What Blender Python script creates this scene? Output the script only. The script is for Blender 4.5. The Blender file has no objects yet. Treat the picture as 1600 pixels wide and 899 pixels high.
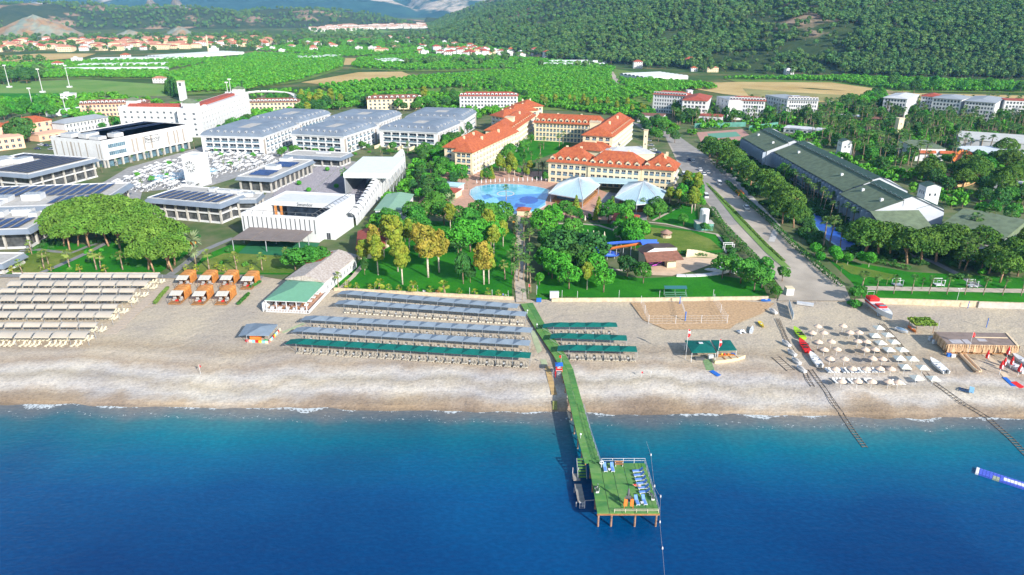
import bpy,math,random
import numpy as np
from mathutils import Vector,Matrix,noise as mnoise
random.seed(7); RNG = np.random.default_rng(7)
S = bpy.context.scene; COL = S.collection
# ---------------- camera, world, sun, exposure ----------------
FPX,CAMH,PITCH = 1100.0,82.0,math.atan(440/1100)
cam = bpy.data.objects.new('camera',bpy.data.cameras.new('camera')); COL.objects.link(cam)
cam.data.sensor_width = 36; cam.data.lens = FPX/1600*36; cam.data.clip_start = 1; cam.data.clip_end = 40000
cam.location = (0,0,CAMH); cam.rotation_euler = (math.pi/2-PITCH,0,0); S.camera = cam
W = bpy.data.worlds.new('World'); S.world = W; W.use_nodes = True
SUN_EL,SUN_AZ = math.radians(27),math.atan2(0.62,-0.78)      # azimuth clockwise from +Y
nt = W.node_tree; sky = nt.nodes.new('ShaderNodeTexSky'); sky.sky_type = 'NISHITA'; sky.sun_disc = False
sky.sun_elevation = SUN_EL; sky.sun_rotation = SUN_AZ; sky.altitude = 50; sky.dust_density = 0.6
bg = nt.nodes['Background']; bg.inputs[1].default_value = 0.15; nt.links.new(sky.outputs[0],bg.inputs[0])
sl = bpy.data.lights.new('sun','SUN'); sl.energy = 5.0; sl.angle = math.radians(0.5); sl.color = (1,0.96,0.90)
sun = bpy.data.objects.new('sun',sl); COL.objects.link(sun)
sd = Vector((math.sin(SUN_AZ)*math.cos(SUN_EL),math.cos(SUN_AZ)*math.cos(SUN_EL),math.sin(SUN_EL)))
sun.rotation_euler = sd.to_track_quat('Z','Y').to_euler(); sun.location = (0,0,300)
S.view_settings.view_transform = 'Standard'; S.view_settings.look = 'None'; S.view_settings.gamma = 1
S.view_settings.exposure = 0.60
S.cycles.use_denoising = True; S.cycles.max_bounces = 6; S.cycles.transparent_max_bounces = 6
S.cycles.volume_bounces = 0
# ---------------- pixel of the photograph -> point of the place ----------------
CP,SP = math.cos(PITCH),math.sin(PITCH); LAND = 2.0
def shore(x): return 132.2-0.027*x
def beach_z(x,y):
    d = y-shore(x)
    if d <= 0: return max(-6,d*0.12)
    t = min(1,d/22); return LAND*(t*(1.6-0.6*t))
def P(px,py,z=None):
    a = (px-800)/FPX; b = (449.5-py)/FPX
    d = (a,CP+b*SP,-SP+b*CP)
    zz = LAND if z is None else z
    for _ in range(4 if z is None else 1):
        t = (zz-CAMH)/d[2]; x,y = d[0]*t,d[1]*t
        if z is None: zz = beach_z(x,y)
    return Vector((x,y,zz))
def PP(pts,z=None): return [P(a,b,z) for a,b in pts]
def lerp(a,b,t): return a+(b-a)*t
# ---------------- materials ----------------
MATS = {}
def M(name,rgb,rough=0.7,var=0.0,scale=0.4,metal=0.0,rgb2=None,bump=0.0,bscale=3.0,objvar=0.0,spec=0.3,alpha=None):
    if name in MATS: return MATS[name]
    m = bpy.data.materials.new(name); m.use_nodes = True; n = m.node_tree.nodes; l = m.node_tree.links
    p = n['Principled BSDF']; p.inputs['Roughness'].default_value = rough; p.inputs['Metallic'].default_value = metal
    p.inputs['Specular IOR Level'].default_value = spec
    p.inputs['Base Color'].default_value = (*rgb,1)
    m.diffuse_color = (*rgb,1)
    if var or rgb2 or bump or objvar:
        g = n.new('ShaderNodeNewGeometry')
        out = None
        if var or rgb2:
            t = n.new('ShaderNodeTexNoise'); t.inputs['Scale'].default_value = scale; t.inputs['Detail'].default_value = 5
            l.new(g.outputs['Position'],t.inputs['Vector'])
            r = n.new('ShaderNodeValToRGB'); e = r.color_ramp.elements
            c2 = rgb2 if rgb2 else tuple(min(1,c*(1+var)) for c in rgb)
            c1 = rgb if rgb2 else tuple(c*(1-var) for c in rgb)
            e[0].position = .35; e[1].position = .65; e[0].color = (*c1,1); e[1].color = (*c2,1)
            l.new(t.outputs['Fac'],r.inputs['Fac']); out = r.outputs['Color']
        if objvar:
            oi = n.new('ShaderNodeObjectInfo'); hs = n.new('ShaderNodeHueSaturation')
            mr = n.new('ShaderNodeMapRange'); mr.inputs['To Min'].default_value = 1-objvar; mr.inputs['To Max'].default_value = 1+objvar
            l.new(oi.outputs['Random'],mr.inputs['Value']); l.new(mr.outputs[0],hs.inputs['Value'])
            mr2 = n.new('ShaderNodeMapRange'); mr2.inputs['To Min'].default_value = .5-objvar*.07; mr2.inputs['To Max'].default_value = .5+objvar*.07
            ml = n.new('ShaderNodeMath'); ml.operation = 'FRACT'; mm = n.new('ShaderNodeMath'); mm.operation = 'MULTIPLY'; mm.inputs[1].default_value = 7.31
            l.new(oi.outputs['Random'],mm.inputs[0]); l.new(mm.outputs[0],ml.inputs[0]); l.new(ml.outputs[0],mr2.inputs['Value']); l.new(mr2.outputs[0],hs.inputs['Hue'])
            if out: l.new(out,hs.inputs['Color'])
            else: hs.inputs['Color'].default_value = (*rgb,1)
            out = hs.outputs['Color']
        if out: l.new(out,p.inputs['Base Color'])
        if bump:
            t2 = n.new('ShaderNodeTexNoise'); t2.inputs['Scale'].default_value = bscale; t2.inputs['Detail'].default_value = 4
            l.new(g.outputs['Position'],t2.inputs['Vector'])
            bp = n.new('ShaderNodeBump'); bp.inputs['Strength'].default_value = bump; bp.inputs['Distance'].default_value = .3
            l.new(t2.outputs['Fac'],bp.inputs['Height']); l.new(bp.outputs[0],p.inputs['Normal'])
    MATS[name] = m; return m
def leafmat(name,c1,c2,objvar=.25):
    m = M(name,c1,.75,rgb2=c2,scale=.35,objvar=objvar,spec=.15); return m
WHITE = M('white_paint',(.60,.62,.65),.6,var=.05,scale=.5)
CREAM = M('cream_render',(.66,.57,.40),.8,var=.06,scale=.3)
PINK = M('pink_render',(.72,.45,.32),.8,var=.06,scale=.3)
GLASS = M('window_glass',(.03,.05,.075),.08,spec=.8,var=.4,scale=.8)
GLASSB = M('blue_glass',(.10,.18,.24),.1,spec=.8,var=.3,scale=.5)
DARK = M('dark_recess',(.03,.033,.04),.8)
GREY = M('grey_metal',(.30,.33,.37),.45,var=.06,scale=.5)
LGREY = M('light_grey',(.52,.54,.57),.6,var=.08,scale=.4)
DGREY = M('dark_grey',(.10,.11,.12),.6,var=.1)
TAUPE = M('taupe_wall',(.33,.30,.27),.8,var=.05)
MANS = M('mansard_zinc',(.20,.245,.31),.5,var=.12,scale=.15,metal=.2)
ORANGE = M('orange_roof_tile',(.30,.07,.032),.85,rgb2=(.43,.125,.05),scale=.9)
REDR = M('red_roof_tile',(.33,.075,.05),.8,var=.2,scale=1.0)
BROWNR = M('brown_roof_tile',(.22,.10,.07),.8,var=.2,scale=1.0)
GREENR = M('green_shingle_roof',(.135,.18,.115),.9,var=.16,scale=.5)
PALEB = M('pale_blue_sheet_roof',(.40,.58,.65),.45,var=.05,scale=.3)
TEAL = M('teal_canvas',(.0,.115,.10),.8,var=.1,scale=.6)
BLUEG = M('blue_grey_canvas',(.19,.245,.31),.8,var=.08,scale=.6)
BEIGE = M('beige_shade_cloth',(.46,.415,.355),.9,var=.06,scale=.3)
SOLAR = M('solar_cell',(.012,.055,.19),.5,spec=.12,var=.25,scale=.6)
WOOD = M('brown_wood',(.30,.15,.06),.7,var=.25,scale=2.0)
OWOOD = M('orange_wood',(.50,.20,.05),.6,var=.2,scale=1.5)
PLASTIC = M('cream_plastic',(.66,.62,.52),.6)
BROWNM = M('lounger_mesh',(.30,.27,.23),.8)
CONC = M('concrete',(.42,.41,.39),.9,var=.12,scale=.7)
STONE = M('stone_wall',(.55,.45,.32),.9,var=.18,scale=1.2)
BARK = M('bark',(.22,.15,.11),.95,var=.3,scale=2)
PBARK = M('palm_bark',(.26,.20,.14),.95,var=.3,scale=3)
RED = M('red_paint',(.60,.02,.02),.5); BLUE = M('blue_paint',(.02,.13,.50),.5); YEL = M('yellow_paint',(.75,.55,.04),.5)
BLACK = M('black_rubber',(.02,.02,.02),.7)
SKIN = M('skin',(.55,.33,.22),.6)
# ---------------- mesh builder ----------------
class MB:
    def __init__(s): s.v = []; s.f = []; s.m = []
    def face(s,pts,m=0):
        k = len(s.v); s.v += [tuple(p) for p in pts]; s.f.append(tuple(range(k,k+len(pts)))); s.m.append(m)
    def box(s,x0,x1,y0,y1,z0,z1,m=0,bottom=False):
        s.hexa([(x0,y0),(x1,y0),(x1,y1),(x0,y1)],z0,z1,m,bottom)
    def hexa(s,poly,z0,z1,m=0,bottom=False,top=None):
        poly = [(p[0],p[1]) for p in poly]
        a = sum(poly[i][0]*poly[(i+1) % len(poly)][1]-poly[(i+1) % len(poly)][0]*poly[i][1] for i in range(len(poly)))
        if a < 0: poly = poly[::-1]
        n = len(poly); k = len(s.v)
        s.v += [(x,y,z0) for x,y in poly]+[(x,y,z1) for x,y in poly]
        for i in range(n):
            j = (i+1) % n; s.f.append((k+i,k+j,k+n+j,k+n+i)); s.m.append(m)
        s.f.append(tuple(range(k+n,k+2*n))); s.m.append(m if top is None else top)
        if bottom: s.f.append(tuple(range(k+n-1,k-1,-1))); s.m.append(m)
    def cyl(s,p,q,r0,r1=None,n=6,m=0,cap=True):
        p = Vector(p); q = Vector(q); r1 = r0 if r1 is None else r1; d = (q-p)
        if d.length < 1e-6: return
        d.normalize(); a = d.orthogonal().normalized(); b = d.cross(a); k = len(s.v)
        for c,r in ((p,r0),(q,r1)):
            for i in range(n):
                t = 2*math.pi*i/n; s.v.append(tuple(c+a*(math.cos(t)*r)+b*(math.sin(t)*r)))
        for i in range(n):
            j = (i+1) % n; s.f.append((k+i,k+j,k+n+j,k+n+i)); s.m.append(m)
        if cap: s.f.append(tuple(range(k+n,k+2*n))); s.m.append(m); s.f.append(tuple(range(k+n-1,k-1,-1))); s.m.append(m)
    def beam(s,p,q,w,h=None,m=0):
        p = Vector(p); q = Vector(q); h = h or w; d = (q-p).normalized()
        a = d.cross(Vector((0,0,1)))
        if a.length < .01: a = Vector((1,0,0))
        a.normalize(); b = a.cross(d).normalized(); k = len(s.v)
        for c in (p,q):
            for u,v in ((-1,-1),(1,-1),(1,1),(-1,1)): s.v.append(tuple(c+a*(u*w/2)+b*(v*h/2)))
        for f in ((0,1,5,4),(1,2,6,5),(2,3,7,6),(3,0,4,7),(3,2,1,0),(4,5,6,7)):
            s.f.append(tuple(k+i for i in f)); s.m.append(m)
    def dome(s,c,rx,ry,rz,n=10,rings=4,m=0,full=False):
        k = len(s.v); lo = -math.pi/2 if full else 0
        for j in range(rings+1):
            t = lo+(math.pi/2-lo)*j/rings
            for i in range(n):
                a = 2*math.pi*i/n; s.v.append((c[0]+rx*math.cos(t)*math.cos(a),c[1]+ry*math.cos(t)*math.sin(a),c[2]+rz*math.sin(t)))
        for j in range(rings):
            for i in range(n):
                i2 = (i+1) % n; s.f.append((k+j*n+i,k+j*n+i2,k+(j+1)*n+i2,k+(j+1)*n+i)); s.m.append(m)
    def mesh(s,name,mats,smooth=False):
        me = bpy.data.meshes.new(name); me.from_pydata(s.v,[],s.f)
        for m in (mats if isinstance(mats,(list,tuple)) else [mats]): me.materials.append(m)
        if s.m: me.polygons.foreach_set('material_index',s.m)
        if smooth: me.polygons.foreach_set('use_smooth',[True]*len(s.f))
        me.update(); return me
    def build(s,name,mats,parent=None,smooth=False,**k):
        return put(s.mesh(name,mats,smooth),name,parent,**k)
def Bx(o,name,mat,*boxes,**k):
    mb = MB()
    for b in boxes: mb.box(*b)
    return mb.build(name,mat,o,**k)
def Cy(o,name,mat,*cyls,**k):
    mb = MB()
    for c in cyls: mb.cyl(*c)
    return mb.build(name,mat,o,**k)
def Bm(o,name,mat,*beams,**k):
    mb = MB()
    for c in beams: mb.beam(*c)
    return mb.build(name,mat,o,**k)
def tag(o,label=None,cat=None,group=None,kind=None):
    if label: o['label'] = label
    if cat: o['category'] = cat
    if group: o['group'] = group
    if kind: o['kind'] = kind
    return o
def put(me,name,parent=None,loc=None,rz=None,sc=None,label=None,cat=None,group=None,kind=None):
    o = bpy.data.objects.new(name,me); COL.objects.link(o)
    if parent: o.parent = parent
    if loc is not None: o.location = loc
    if rz: o.rotation_euler[2] = rz
    if sc is not None: o.scale = (sc,sc,sc) if isinstance(sc,(int,float)) else sc
    return tag(o,label,cat,group,kind)
def thing(name,label,cat,loc=(0,0,0),rz=0,group=None,sc=None):
    return put(None,name,None,loc,rz,sc,label,cat,group)
def copytree(o,parent=None):
    c = o.copy(); COL.objects.link(c)
    if parent: c.parent = parent
    for ch in list(o.children): copytree(ch,c)
    return c
def dup(o,loc,rz=0,label=None,group=None,sc=None):
    c = copytree(o); c.location = loc; c.rotation_euler[2] = rz
    if sc is not None: c.scale = (sc,sc,sc) if isinstance(sc,(int,float)) else sc
    if label: c['label'] = label
    if group: c['group'] = group
    return c
ONES = 'first second third fourth fifth sixth seventh eighth ninth tenth eleventh twelfth thirteenth fourteenth fifteenth sixteenth seventeenth eighteenth nineteenth'.split()
TENS = ['','','twent','thirt','fort','fift','sixt','sevent','eight','ninet']
def nth(i):                      # 1-based
    if i < 20: return ONES[i-1]
    if i >= 100: return 'hundred and '+nth(i-100) if i > 100 else 'hundredth'
    return TENS[i//10]+('ieth' if i % 10 == 0 else 'y-'+ONES[i % 10-1])
def inpoly(x,y,poly):
    c = False; j = len(poly)-1
    for i in range(len(poly)):
        if (poly[i][1] > y) != (poly[j][1] > y) and x < (poly[j][0]-poly[i][0])*(y-poly[i][1])/(poly[j][1]-poly[i][1])+poly[i][0]: c = not c
        j = i
    return c
FOOT = []                        # building footprints that plants keep out of
def blocked(x,y,m=0):
    return any(inpoly(x,y,q) for q in FOOT)
def sheet(name,pts,z,mat,kind='structure',step=None,px=True,**k):
    pts = [P(a,b,z) for a,b in pts] if px else pts
    mb = MB(); pp = [(p[0],p[1]) for p in pts]
    a = sum(pp[i][0]*pp[(i+1) % len(pp)][1]-pp[(i+1) % len(pp)][0]*pp[i][1] for i in range(len(pp)))
    if a < 0: pp = pp[::-1]
    me = bpy.data.meshes.new(name)
    import bmesh
    bm = bmesh.new(); vs = [bm.verts.new((x,y,z)) for x,y in pp]; es = [bm.edges.new((vs[i],vs[(i+1) % len(vs)])) for i in range(len(vs))]
    bmesh.ops.triangle_fill(bm,edges=es,use_beauty=True)
    for f in bm.faces:
        if f.normal.z < 0: f.normal_flip()
    bm.to_mesh(me); bm.free(); me.materials.append(mat); me.update()
    return put(me,name,kind=kind,**k)
def fbm(x,y,oct=5,s=1.0):
    v = 0; a = 1; t = 0
    for _ in range(oct):
        v += a*mnoise.noise((x*s,y*s,3.7)); t += a; a *= .5; s *= 2.03
    return v/t
# ---------------- sea, beach, plain, hills, mountains ----------------
def nodes(m): return m.node_tree.nodes,m.node_tree.links
def ramp(n,stops):
    r = n.new('ShaderNodeValToRGB'); e = r.color_ramp.elements
    while len(e) < len(stops): e.new(.5)
    for i,(p,c) in enumerate(stops): e[i].position = p; e[i].color = (*c,1)
    return r
def math_(n,l,op,a,b=None,c=None):
    q = n.new('ShaderNodeMath'); q.operation = op
    for i,v in enumerate((a,b,c)):
        if v is None: continue
        if isinstance(v,(int,float)): q.inputs[i].default_value = v
        else: l.new(v,q.inputs[i])
    return q.outputs[0]
def noise_(n,l,vec,scale,detail=4,sc=(1,1,1),rough=.5):
    if sc != (1,1,1):
        mp = n.new('ShaderNodeMapping'); mp.inputs['Scale'].default_value = sc; l.new(vec,mp.inputs['Vector']); vec = mp.outputs[0]
    t = n.new('ShaderNodeTexNoise'); t.inputs['Scale'].default_value = scale; t.inputs['Detail'].default_value = detail; t.inputs['Roughness'].default_value = rough
    l.new(vec,t.inputs['Vector']); return t.outputs['Fac']
def mix_(n,l,fac,a,b,mode='MIX'):
    q = n.new('ShaderNodeMix'); q.data_type = 'RGBA'; q.blend_type = mode
    for s_,v in ((0,fac),(6,a),(7,b)):
        if isinstance(v,(int,float)): q.inputs[s_].default_value = v
        elif isinstance(v,tuple): q.inputs[s_].default_value = (*v,1)
        else: l.new(v,q.inputs[s_])
    return q.outputs[2]
def base(name,rough=.8,spec=.3):
    m = bpy.data.materials.new(name); m.use_nodes = True; n,l = nodes(m)
    p = n['Principled BSDF']; p.inputs['Roughness'].default_value = rough; p.inputs['Specular IOR Level'].default_value = spec
    g = n.new('ShaderNodeNewGeometry'); sx = n.new('ShaderNodeSeparateXYZ'); l.new(g.outputs['Position'],sx.inputs[0])
    return m,n,l,p,g.outputs['Position'],sx
def dist_off(n,l,sx,sign):      # metres seaward (+1) or landward (-1) of the waterline
    line = math_(n,l,'MULTIPLY_ADD',sx.outputs[0],-0.027,132.2)
    d = math_(n,l,'SUBTRACT',line,sx.outputs[1]); return d if sign > 0 else math_(n,l,'MULTIPLY',d,-1.0)
# sea
m,n,l,p,pos,sx = base('sea_water',.25,.2)
d = dist_off(n,l,sx,1)
wob = noise_(n,l,pos,.09,4,(1,.35,1)); w2 = noise_(n,l,pos,.018,3)
dd = math_(n,l,'MULTIPLY_ADD',wob,9.0,math_(n,l,'SUBTRACT',d,4.5))
dn = math_(n,l,'DIVIDE',dd,60.0)
r = ramp(n,[(0,(.17,.16,.15)),(.05,(.12,.15,.16)),(.10,(.03,.14,.17)),(.19,(.001,.135,.20)),(.31,(.0005,.10,.205)),(.47,(.0005,.065,.19)),(.75,(.0005,.05,.168)),(1,(.0005,.042,.155))])
l.new(dn,r.inputs['Fac'])
pt = ramp(n,[(.36,(.6,.70,.80)),(.6,(1.18,1.15,1.1))]); l.new(w2,pt.inputs['Fac'])
c = mix_(n,l,1.0,r.outputs[0],pt.outputs[0],'MULTIPLY')
rip = noise_(n,l,pos,.9,3,(1,1.8,1)); rr = ramp(n,[(.40,(.88,.90,.93)),(.68,(1.2,1.17,1.13))]); l.new(rip,rr.inputs['Fac'])
c = mix_(n,l,1.0,c,rr.outputs[0],'MULTIPLY')
# foam near the waterline
wline = noise_(n,l,pos,.12,3,(1,.0,1)); fo = noise_(n,l,pos,1.4,5,(1,1.4,1),.7)
fd = math_(n,l,'MULTIPLY_ADD',wline,11.0,math_(n,l,'SUBTRACT',d,5.5))   # wavy distance
band = ramp(n,[(0,(.72,.72,.72)),(.05,(.6,.6,.6)),(.10,(.25,.25,.25)),(.2,(.1,.1,.1)),(.36,(.42,.42,.42)),(.44,(.16,.16,.16)),(.6,(0,0,0))]); l.new(math_(n,l,'DIVIDE',math_(n,l,'ADD',fd,.5),12.0),band.inputs['Fac'])
fm = math_(n,l,'GREATER_THAN',math_(n,l,'ADD',math_(n,l,'MULTIPLY',band.outputs[0],.45),fo),.785)
c = mix_(n,l,fm,c,(.55,.60,.62))
l.new(c,p.inputs['Base Color'])
bp = n.new('ShaderNodeBump'); bp.inputs['Strength'].default_value = .38; bp.inputs['Distance'].default_value = .25
hgt = math_(n,l,'ADD',noise_(n,l,pos,1.1,5,(1,1.6,1),.6),math_(n,l,'MULTIPLY',noise_(n,l,pos,.25,2,(.6,1.5,1)),1.3)); l.new(hgt,bp.inputs['Height']); l.new(bp.outputs[0],p.inputs['Normal'])
SEA = m
def grid(name,xs,ys,fz,mat,kind='structure',smooth=True):
    nx,ny = len(xs),len(ys); v = [(x,y,fz(x,y)) for y in ys for x in xs]
    f = [(j*nx+i,j*nx+i+1,(j+1)*nx+i+1,(j+1)*nx+i) for j in range(ny-1) for i in range(nx-1)]
    me = bpy.data.meshes.new(name); me.from_pydata(v,[],f); me.materials.append(mat)
    if smooth: me.polygons.foreach_set('use_smooth',[True]*len(f))
    me.update(); return put(me,name,kind=kind)
grid('sea',np.linspace(-900,900,30),np.linspace(-500,150,20),lambda x,y: 0.0,SEA)
# beach
m,n,l,p,pos,sx = base('pebble_sand',.95,.1)
d = dist_off(n,l,sx,-1)
wv = noise_(n,l,pos,.035,5,(1,.35,1),.6); dw = math_(n,l,'MULTIPLY_ADD',wv,20.0,math_(n,l,'SUBTRACT',d,10.0))
r = ramp(n,[(0,(.20,.155,.115)),(.05,(.27,.21,.155)),(.10,(.36,.295,.23)),(.16,(.50,.48,.46)),(.22,(.38,.345,.295)),(.27,(.52,.50,.48)),(.34,(.37,.31,.25)),(.40,(.46,.41,.35)),(.46,(.37,.31,.24)),(.55,(.45,.40,.33)),(1,(.45,.40,.33))])
l.new(math_(n,l,'DIVIDE',math_(n,l,'ADD',dw,math_(n,l,'MULTIPLY',noise_(n,l,pos,.30,8,(.5,1,1),.75),7.0)),62.0),r.inputs['Fac'])
g1 = ramp(n,[(.36,(.72,.71,.71)),(.5,(1.04,1.03,1.0)),(.68,(1.32,1.29,1.22))]); l.new(noise_(n,l,pos,1.6,9,(1,1,1),.8),g1.inputs['Fac'])
c = mix_(n,l,1.0,r.outputs[0],g1.outputs[0],'MULTIPLY')
g2 = ramp(n,[(.35,(.86,.86,.9)),(.65,(1.08,1.06,1.0))]); l.new(noise_(n,l,pos,.06,4),g2.inputs['Fac'])
c = mix_(n,l,1.0,c,g2.outputs[0],'MULTIPLY')
l.new(c,p.inputs['Base Color'])
bp = n.new('ShaderNodeBump'); bp.inputs['Strength'].default_value = .6; bp.inputs['Distance'].default_value = .25
l.new(math_(n,l,'ADD',noise_(n,l,pos,2.2,5,(1,1,1),.7),math_(n,l,'MULTIPLY',noise_(n,l,pos,.4,3),2.0)),bp.inputs['Height']); l.new(bp.outputs[0],p.inputs['Normal'])
SAND = m
def bz(x,y):
    z = beach_z(x,y); d = y-shore(x)
    if d < 16: z += (.20*mnoise.noise((x*.055,2,0))+.09*mnoise.noise((x*.21,5,0)))*max(0,min(1,(d+8)/6,(16-d)/10))
    if d > 1: z += .10*fbm(x,y,3,.12)*min(1,d/8)
    z -= .17*min(1,max(0,(d-30)/20))
    if 1 < d < 22: z += .16*math.sin(d*.75+1.5*mnoise.noise((x*.05,0,0)))*(1-d/22)
    return z
grid('beach',np.linspace(-260,260,420),np.concatenate([np.linspace(95,122,20),np.linspace(122.5,162,120),np.linspace(163.5,226,40)]),bz,SAND)
CSAND = M('court_sand',(.46,.31,.18),.95,var=.16,scale=1.5,bump=.6,bscale=2.2)
# plain with soil, scrub and grass
m,n,l,p,pos,sx = base('plain_soil',.95,.1)
r = ramp(n,[(.3,(.035,.085,.022)),(.48,(.055,.12,.03)),(.58,(.12,.14,.05)),(.72,(.30,.25,.14))]); l.new(noise_(n,l,pos,.011,6,(1,1,1),.6),r.inputs['Fac'])
g1 = ramp(n,[(.3,(.6,.6,.6)),(.7,(1.25,1.25,1.2))]); l.new(noise_(n,l,pos,.25,7,(1,1,1),.7),g1.inputs['Fac'])
l.new(mix_(n,l,1.0,r.outputs[0],g1.outputs[0],'MULTIPLY'),p.inputs['Base Color'])
PLAIN = m
grid('ground',np.linspace(-9000,9000,60),[214,300,450,700,1000,1500,2200,3200,4500,6500,9000,13000],lambda x,y: LAND-.12 if y > 215 else LAND-.3,PLAIN)
def hillmat(name,c1,c2,rock,rlo,rhi,rscale=.006,gs=.03):
    m,n,l,p,pos,sx = base(name,.95,.05)
    r = ramp(n,[(.35,c1),(.65,c2)]); l.new(noise_(n,l,pos,gs,6,(1,1,1),.7),r.inputs['Fac'])
    q = ramp(n,[(rlo,(0,0,0)),(rhi,(1,1,1))]); l.new(noise_(n,l,pos,rscale,7,(1,1,1),.62),q.inputs['Fac'])
    rk = ramp(n,[(.35,tuple(c*.6 for c in rock)),(.6,rock)]); l.new(noise_(n,l,pos,gs*1.5,6,(1,1,1),.7),rk.inputs['Fac'])
    l.new(mix_(n,l,q.outputs[0],r.outputs[0],rk.outputs[0]),p.inputs['Base Color']); return m
HILLM = hillmat('forest_floor',(.03,.06,.025),(.06,.09,.035),(.30,.23,.17),.56,.62,.006,.05)
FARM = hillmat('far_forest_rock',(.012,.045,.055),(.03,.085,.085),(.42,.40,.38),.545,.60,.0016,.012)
# near forest hill on the right: foot line in plan
FOOTL = [(-420,3600),(-215,1990),(-20,1450),(60,1170),(190,1030),(330,930),(470,870),(640,830),(1500,760),(2600,700)]
_fa = np.array(FOOTL,float)
def foot_d(x,y):
    best = 1e9; s = 1
    for (ax,ay),(bx,by) in zip(FOOTL[:-1],FOOTL[1:]):
        dx,dy = bx-ax,by-ay; t = max(0,min(1,((x-ax)*dx+(y-ay)*dy)/(dx*dx+dy*dy)))
        ex,ey = x-(ax+t*dx),y-(ay+t*dy); q = math.hypot(ex,ey)
        if q < best: best = q; s = 1 if dx*ey-dy*ex > 0 else -1
    return best*s
def hill_z(x,y):
    d = foot_d(x,y)
    if d < 0: return LAND-.4+d*.05 if d > -60 else LAND-3.4
    e = min(1,d/90); z = LAND-.4+d*(.20+.10*e)+e*(60*fbm(x+300,y,4,.0030)+30*abs(fbm(x,y+80,4,.006)))*min(1.6,.25+d/400)
    z2 = 420-420*math.exp(-max(0,z)/420); return z2*1.0 if z > 0 else z
grid('forest_hill',np.linspace(-450,2300,190),np.linspace(720,3700,190),hill_z,HILLM)
def bump2(x,y,cx,cy,rx,ry,h,pw=1.0):
    q = ((x-cx)/rx)**2+((y-cy)/ry)**2
    return h*max(0,1-q)**pw
def low_z(x,y):
    z = bump2(x,y,-2450,3000,900,600,60,.8)+bump2(x,y,-1760,3100,620,420,54,.9)+bump2(x,y,-1250,3200,560,420,50)+bump2(x,y,-850,3450,420,330,56)+bump2(x,y,-1010,3900,700,420,40)+bump2(x,y,-4200,3600,1500,900,160)
    return LAND-6+z*(1+.5*fbm(x,y,4,.004)) if z > 0 else LAND-6
grid('low_hills',np.linspace(-6000,-350,260),np.linspace(2350,4500,90),low_z,hillmat('low_hill_scrub',(.03,.055,.028),(.06,.085,.04),(.34,.25,.18),.55,.6,.004,.03))
def mtn_z(x,y):
    d = y-5600-260*math.sin(x*.0011)
    if d < 0: return LAND-5
    r = 1-abs(fbm(x,y,5,.00055))*2.1
    g = min(1,abs(x+740+.16*(y-5600)+60*math.sin(y*.004))/420)**.7       # gorge
    z = d*.33*(.62+.5*max(0,r))*(.16+.84*g)+70*fbm(x,y,5,.004)*min(1,d/300)
    return LAND-5+(620-620*math.exp(-max(0,z)/620))
grid('mountains',np.linspace(-9500,9500,330),np.linspace(5300,10500,110),mtn_z,FARM)
# ---------------- plants: prototypes are built once, copies share their meshes ----------------
LF_PINE = leafmat('stone_pine_needles',(.075,.18,.022),(.14,.27,.04),.12)
LF_PINE2 = leafmat('dark_pine_needles',(.045,.125,.02),(.10,.20,.028),.15)
LF_GREEN = leafmat('broad_leaves',(.035,.15,.02),(.08,.27,.035),.18)
LF_BRIGHT = leafmat('bright_leaves',(.04,.22,.02),(.09,.36,.03),.12)
LF_DARK = leafmat('dark_leaves',(.026,.10,.026),(.06,.17,.035),.2)
LF_GOLD = leafmat('golden_leaves',(.20,.21,.03),(.35,.29,.045),.12)
LF_LIME = leafmat('lime_leaves',(.13,.23,.025),(.27,.30,.035),.15)
LF_PALM = leafmat('palm_leaves',(.045,.13,.03),(.12,.22,.05),.2)
LF_DATE = leafmat('date_palm_leaves',(.13,.20,.10),(.24,.30,.15),.1)
LF_HILL = leafmat('hill_pine_needles',(.045,.12,.032),(.11,.21,.055),.3)
LF_ORCH = leafmat('orchard_leaves',(.055,.22,.018),(.11,.34,.03),.15)
LF_HEDGE = leafmat('hedge_leaves',(.03,.12,.02),(.06,.20,.03),.1)
STRAW = M('straw_thatch',(.48,.36,.22),.9,var=.25,scale=3)
def leafcloud(blobs,n,size,seed=0,lo=-.75,flat=0.0,jit=.55):
    """leaf-sized quads over the surfaces of overlapping blobs (cx,cy,cz,rx,ry,rz)"""
    rng = np.random.default_rng(seed); B = np.array(blobs,float); A = (B[:,3]*B[:,4]+B[:,5]*B[:,3])
    cnt = np.maximum(6,(n*A/A.sum()).astype(int)); V = []
    for b,k in zip(B,cnt):
        d = rng.normal(size=(k,3)); d /= np.linalg.norm(d,axis=1)[:,None]; d = d[d[:,2] > lo]
        r = 1-np.abs(rng.normal(0,.10,len(d))); p = b[:3]+d*b[3:]*r[:,None]
        keep = np.ones(len(p),bool)
        for c in B:
            if c is b or np.allclose(c,b): continue
            keep &= (((p-c[:3])/c[3:])**2).sum(1) > .62
        p = p[keep]; d = d[keep]; nn = d/b[3:]*b[3:].mean(); nn = nn+rng.normal(0,jit,nn.shape); nn[:,2] += flat
        nn /= np.linalg.norm(nn,axis=1)[:,None]
        t = np.cross(nn,rng.normal(size=nn.shape)); t /= np.linalg.norm(t,axis=1)[:,None]; u = np.cross(nn,t)
        s = size*rng.uniform(.6,1.3,(len(p),1)); V.append(np.stack([p-t*s-u*s*.6,p+t*s-u*s*.6,p+t*s*.7+u*s,p-t*s*.7+u*s],1))
    return np.concatenate(V).reshape(-1,3)
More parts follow.
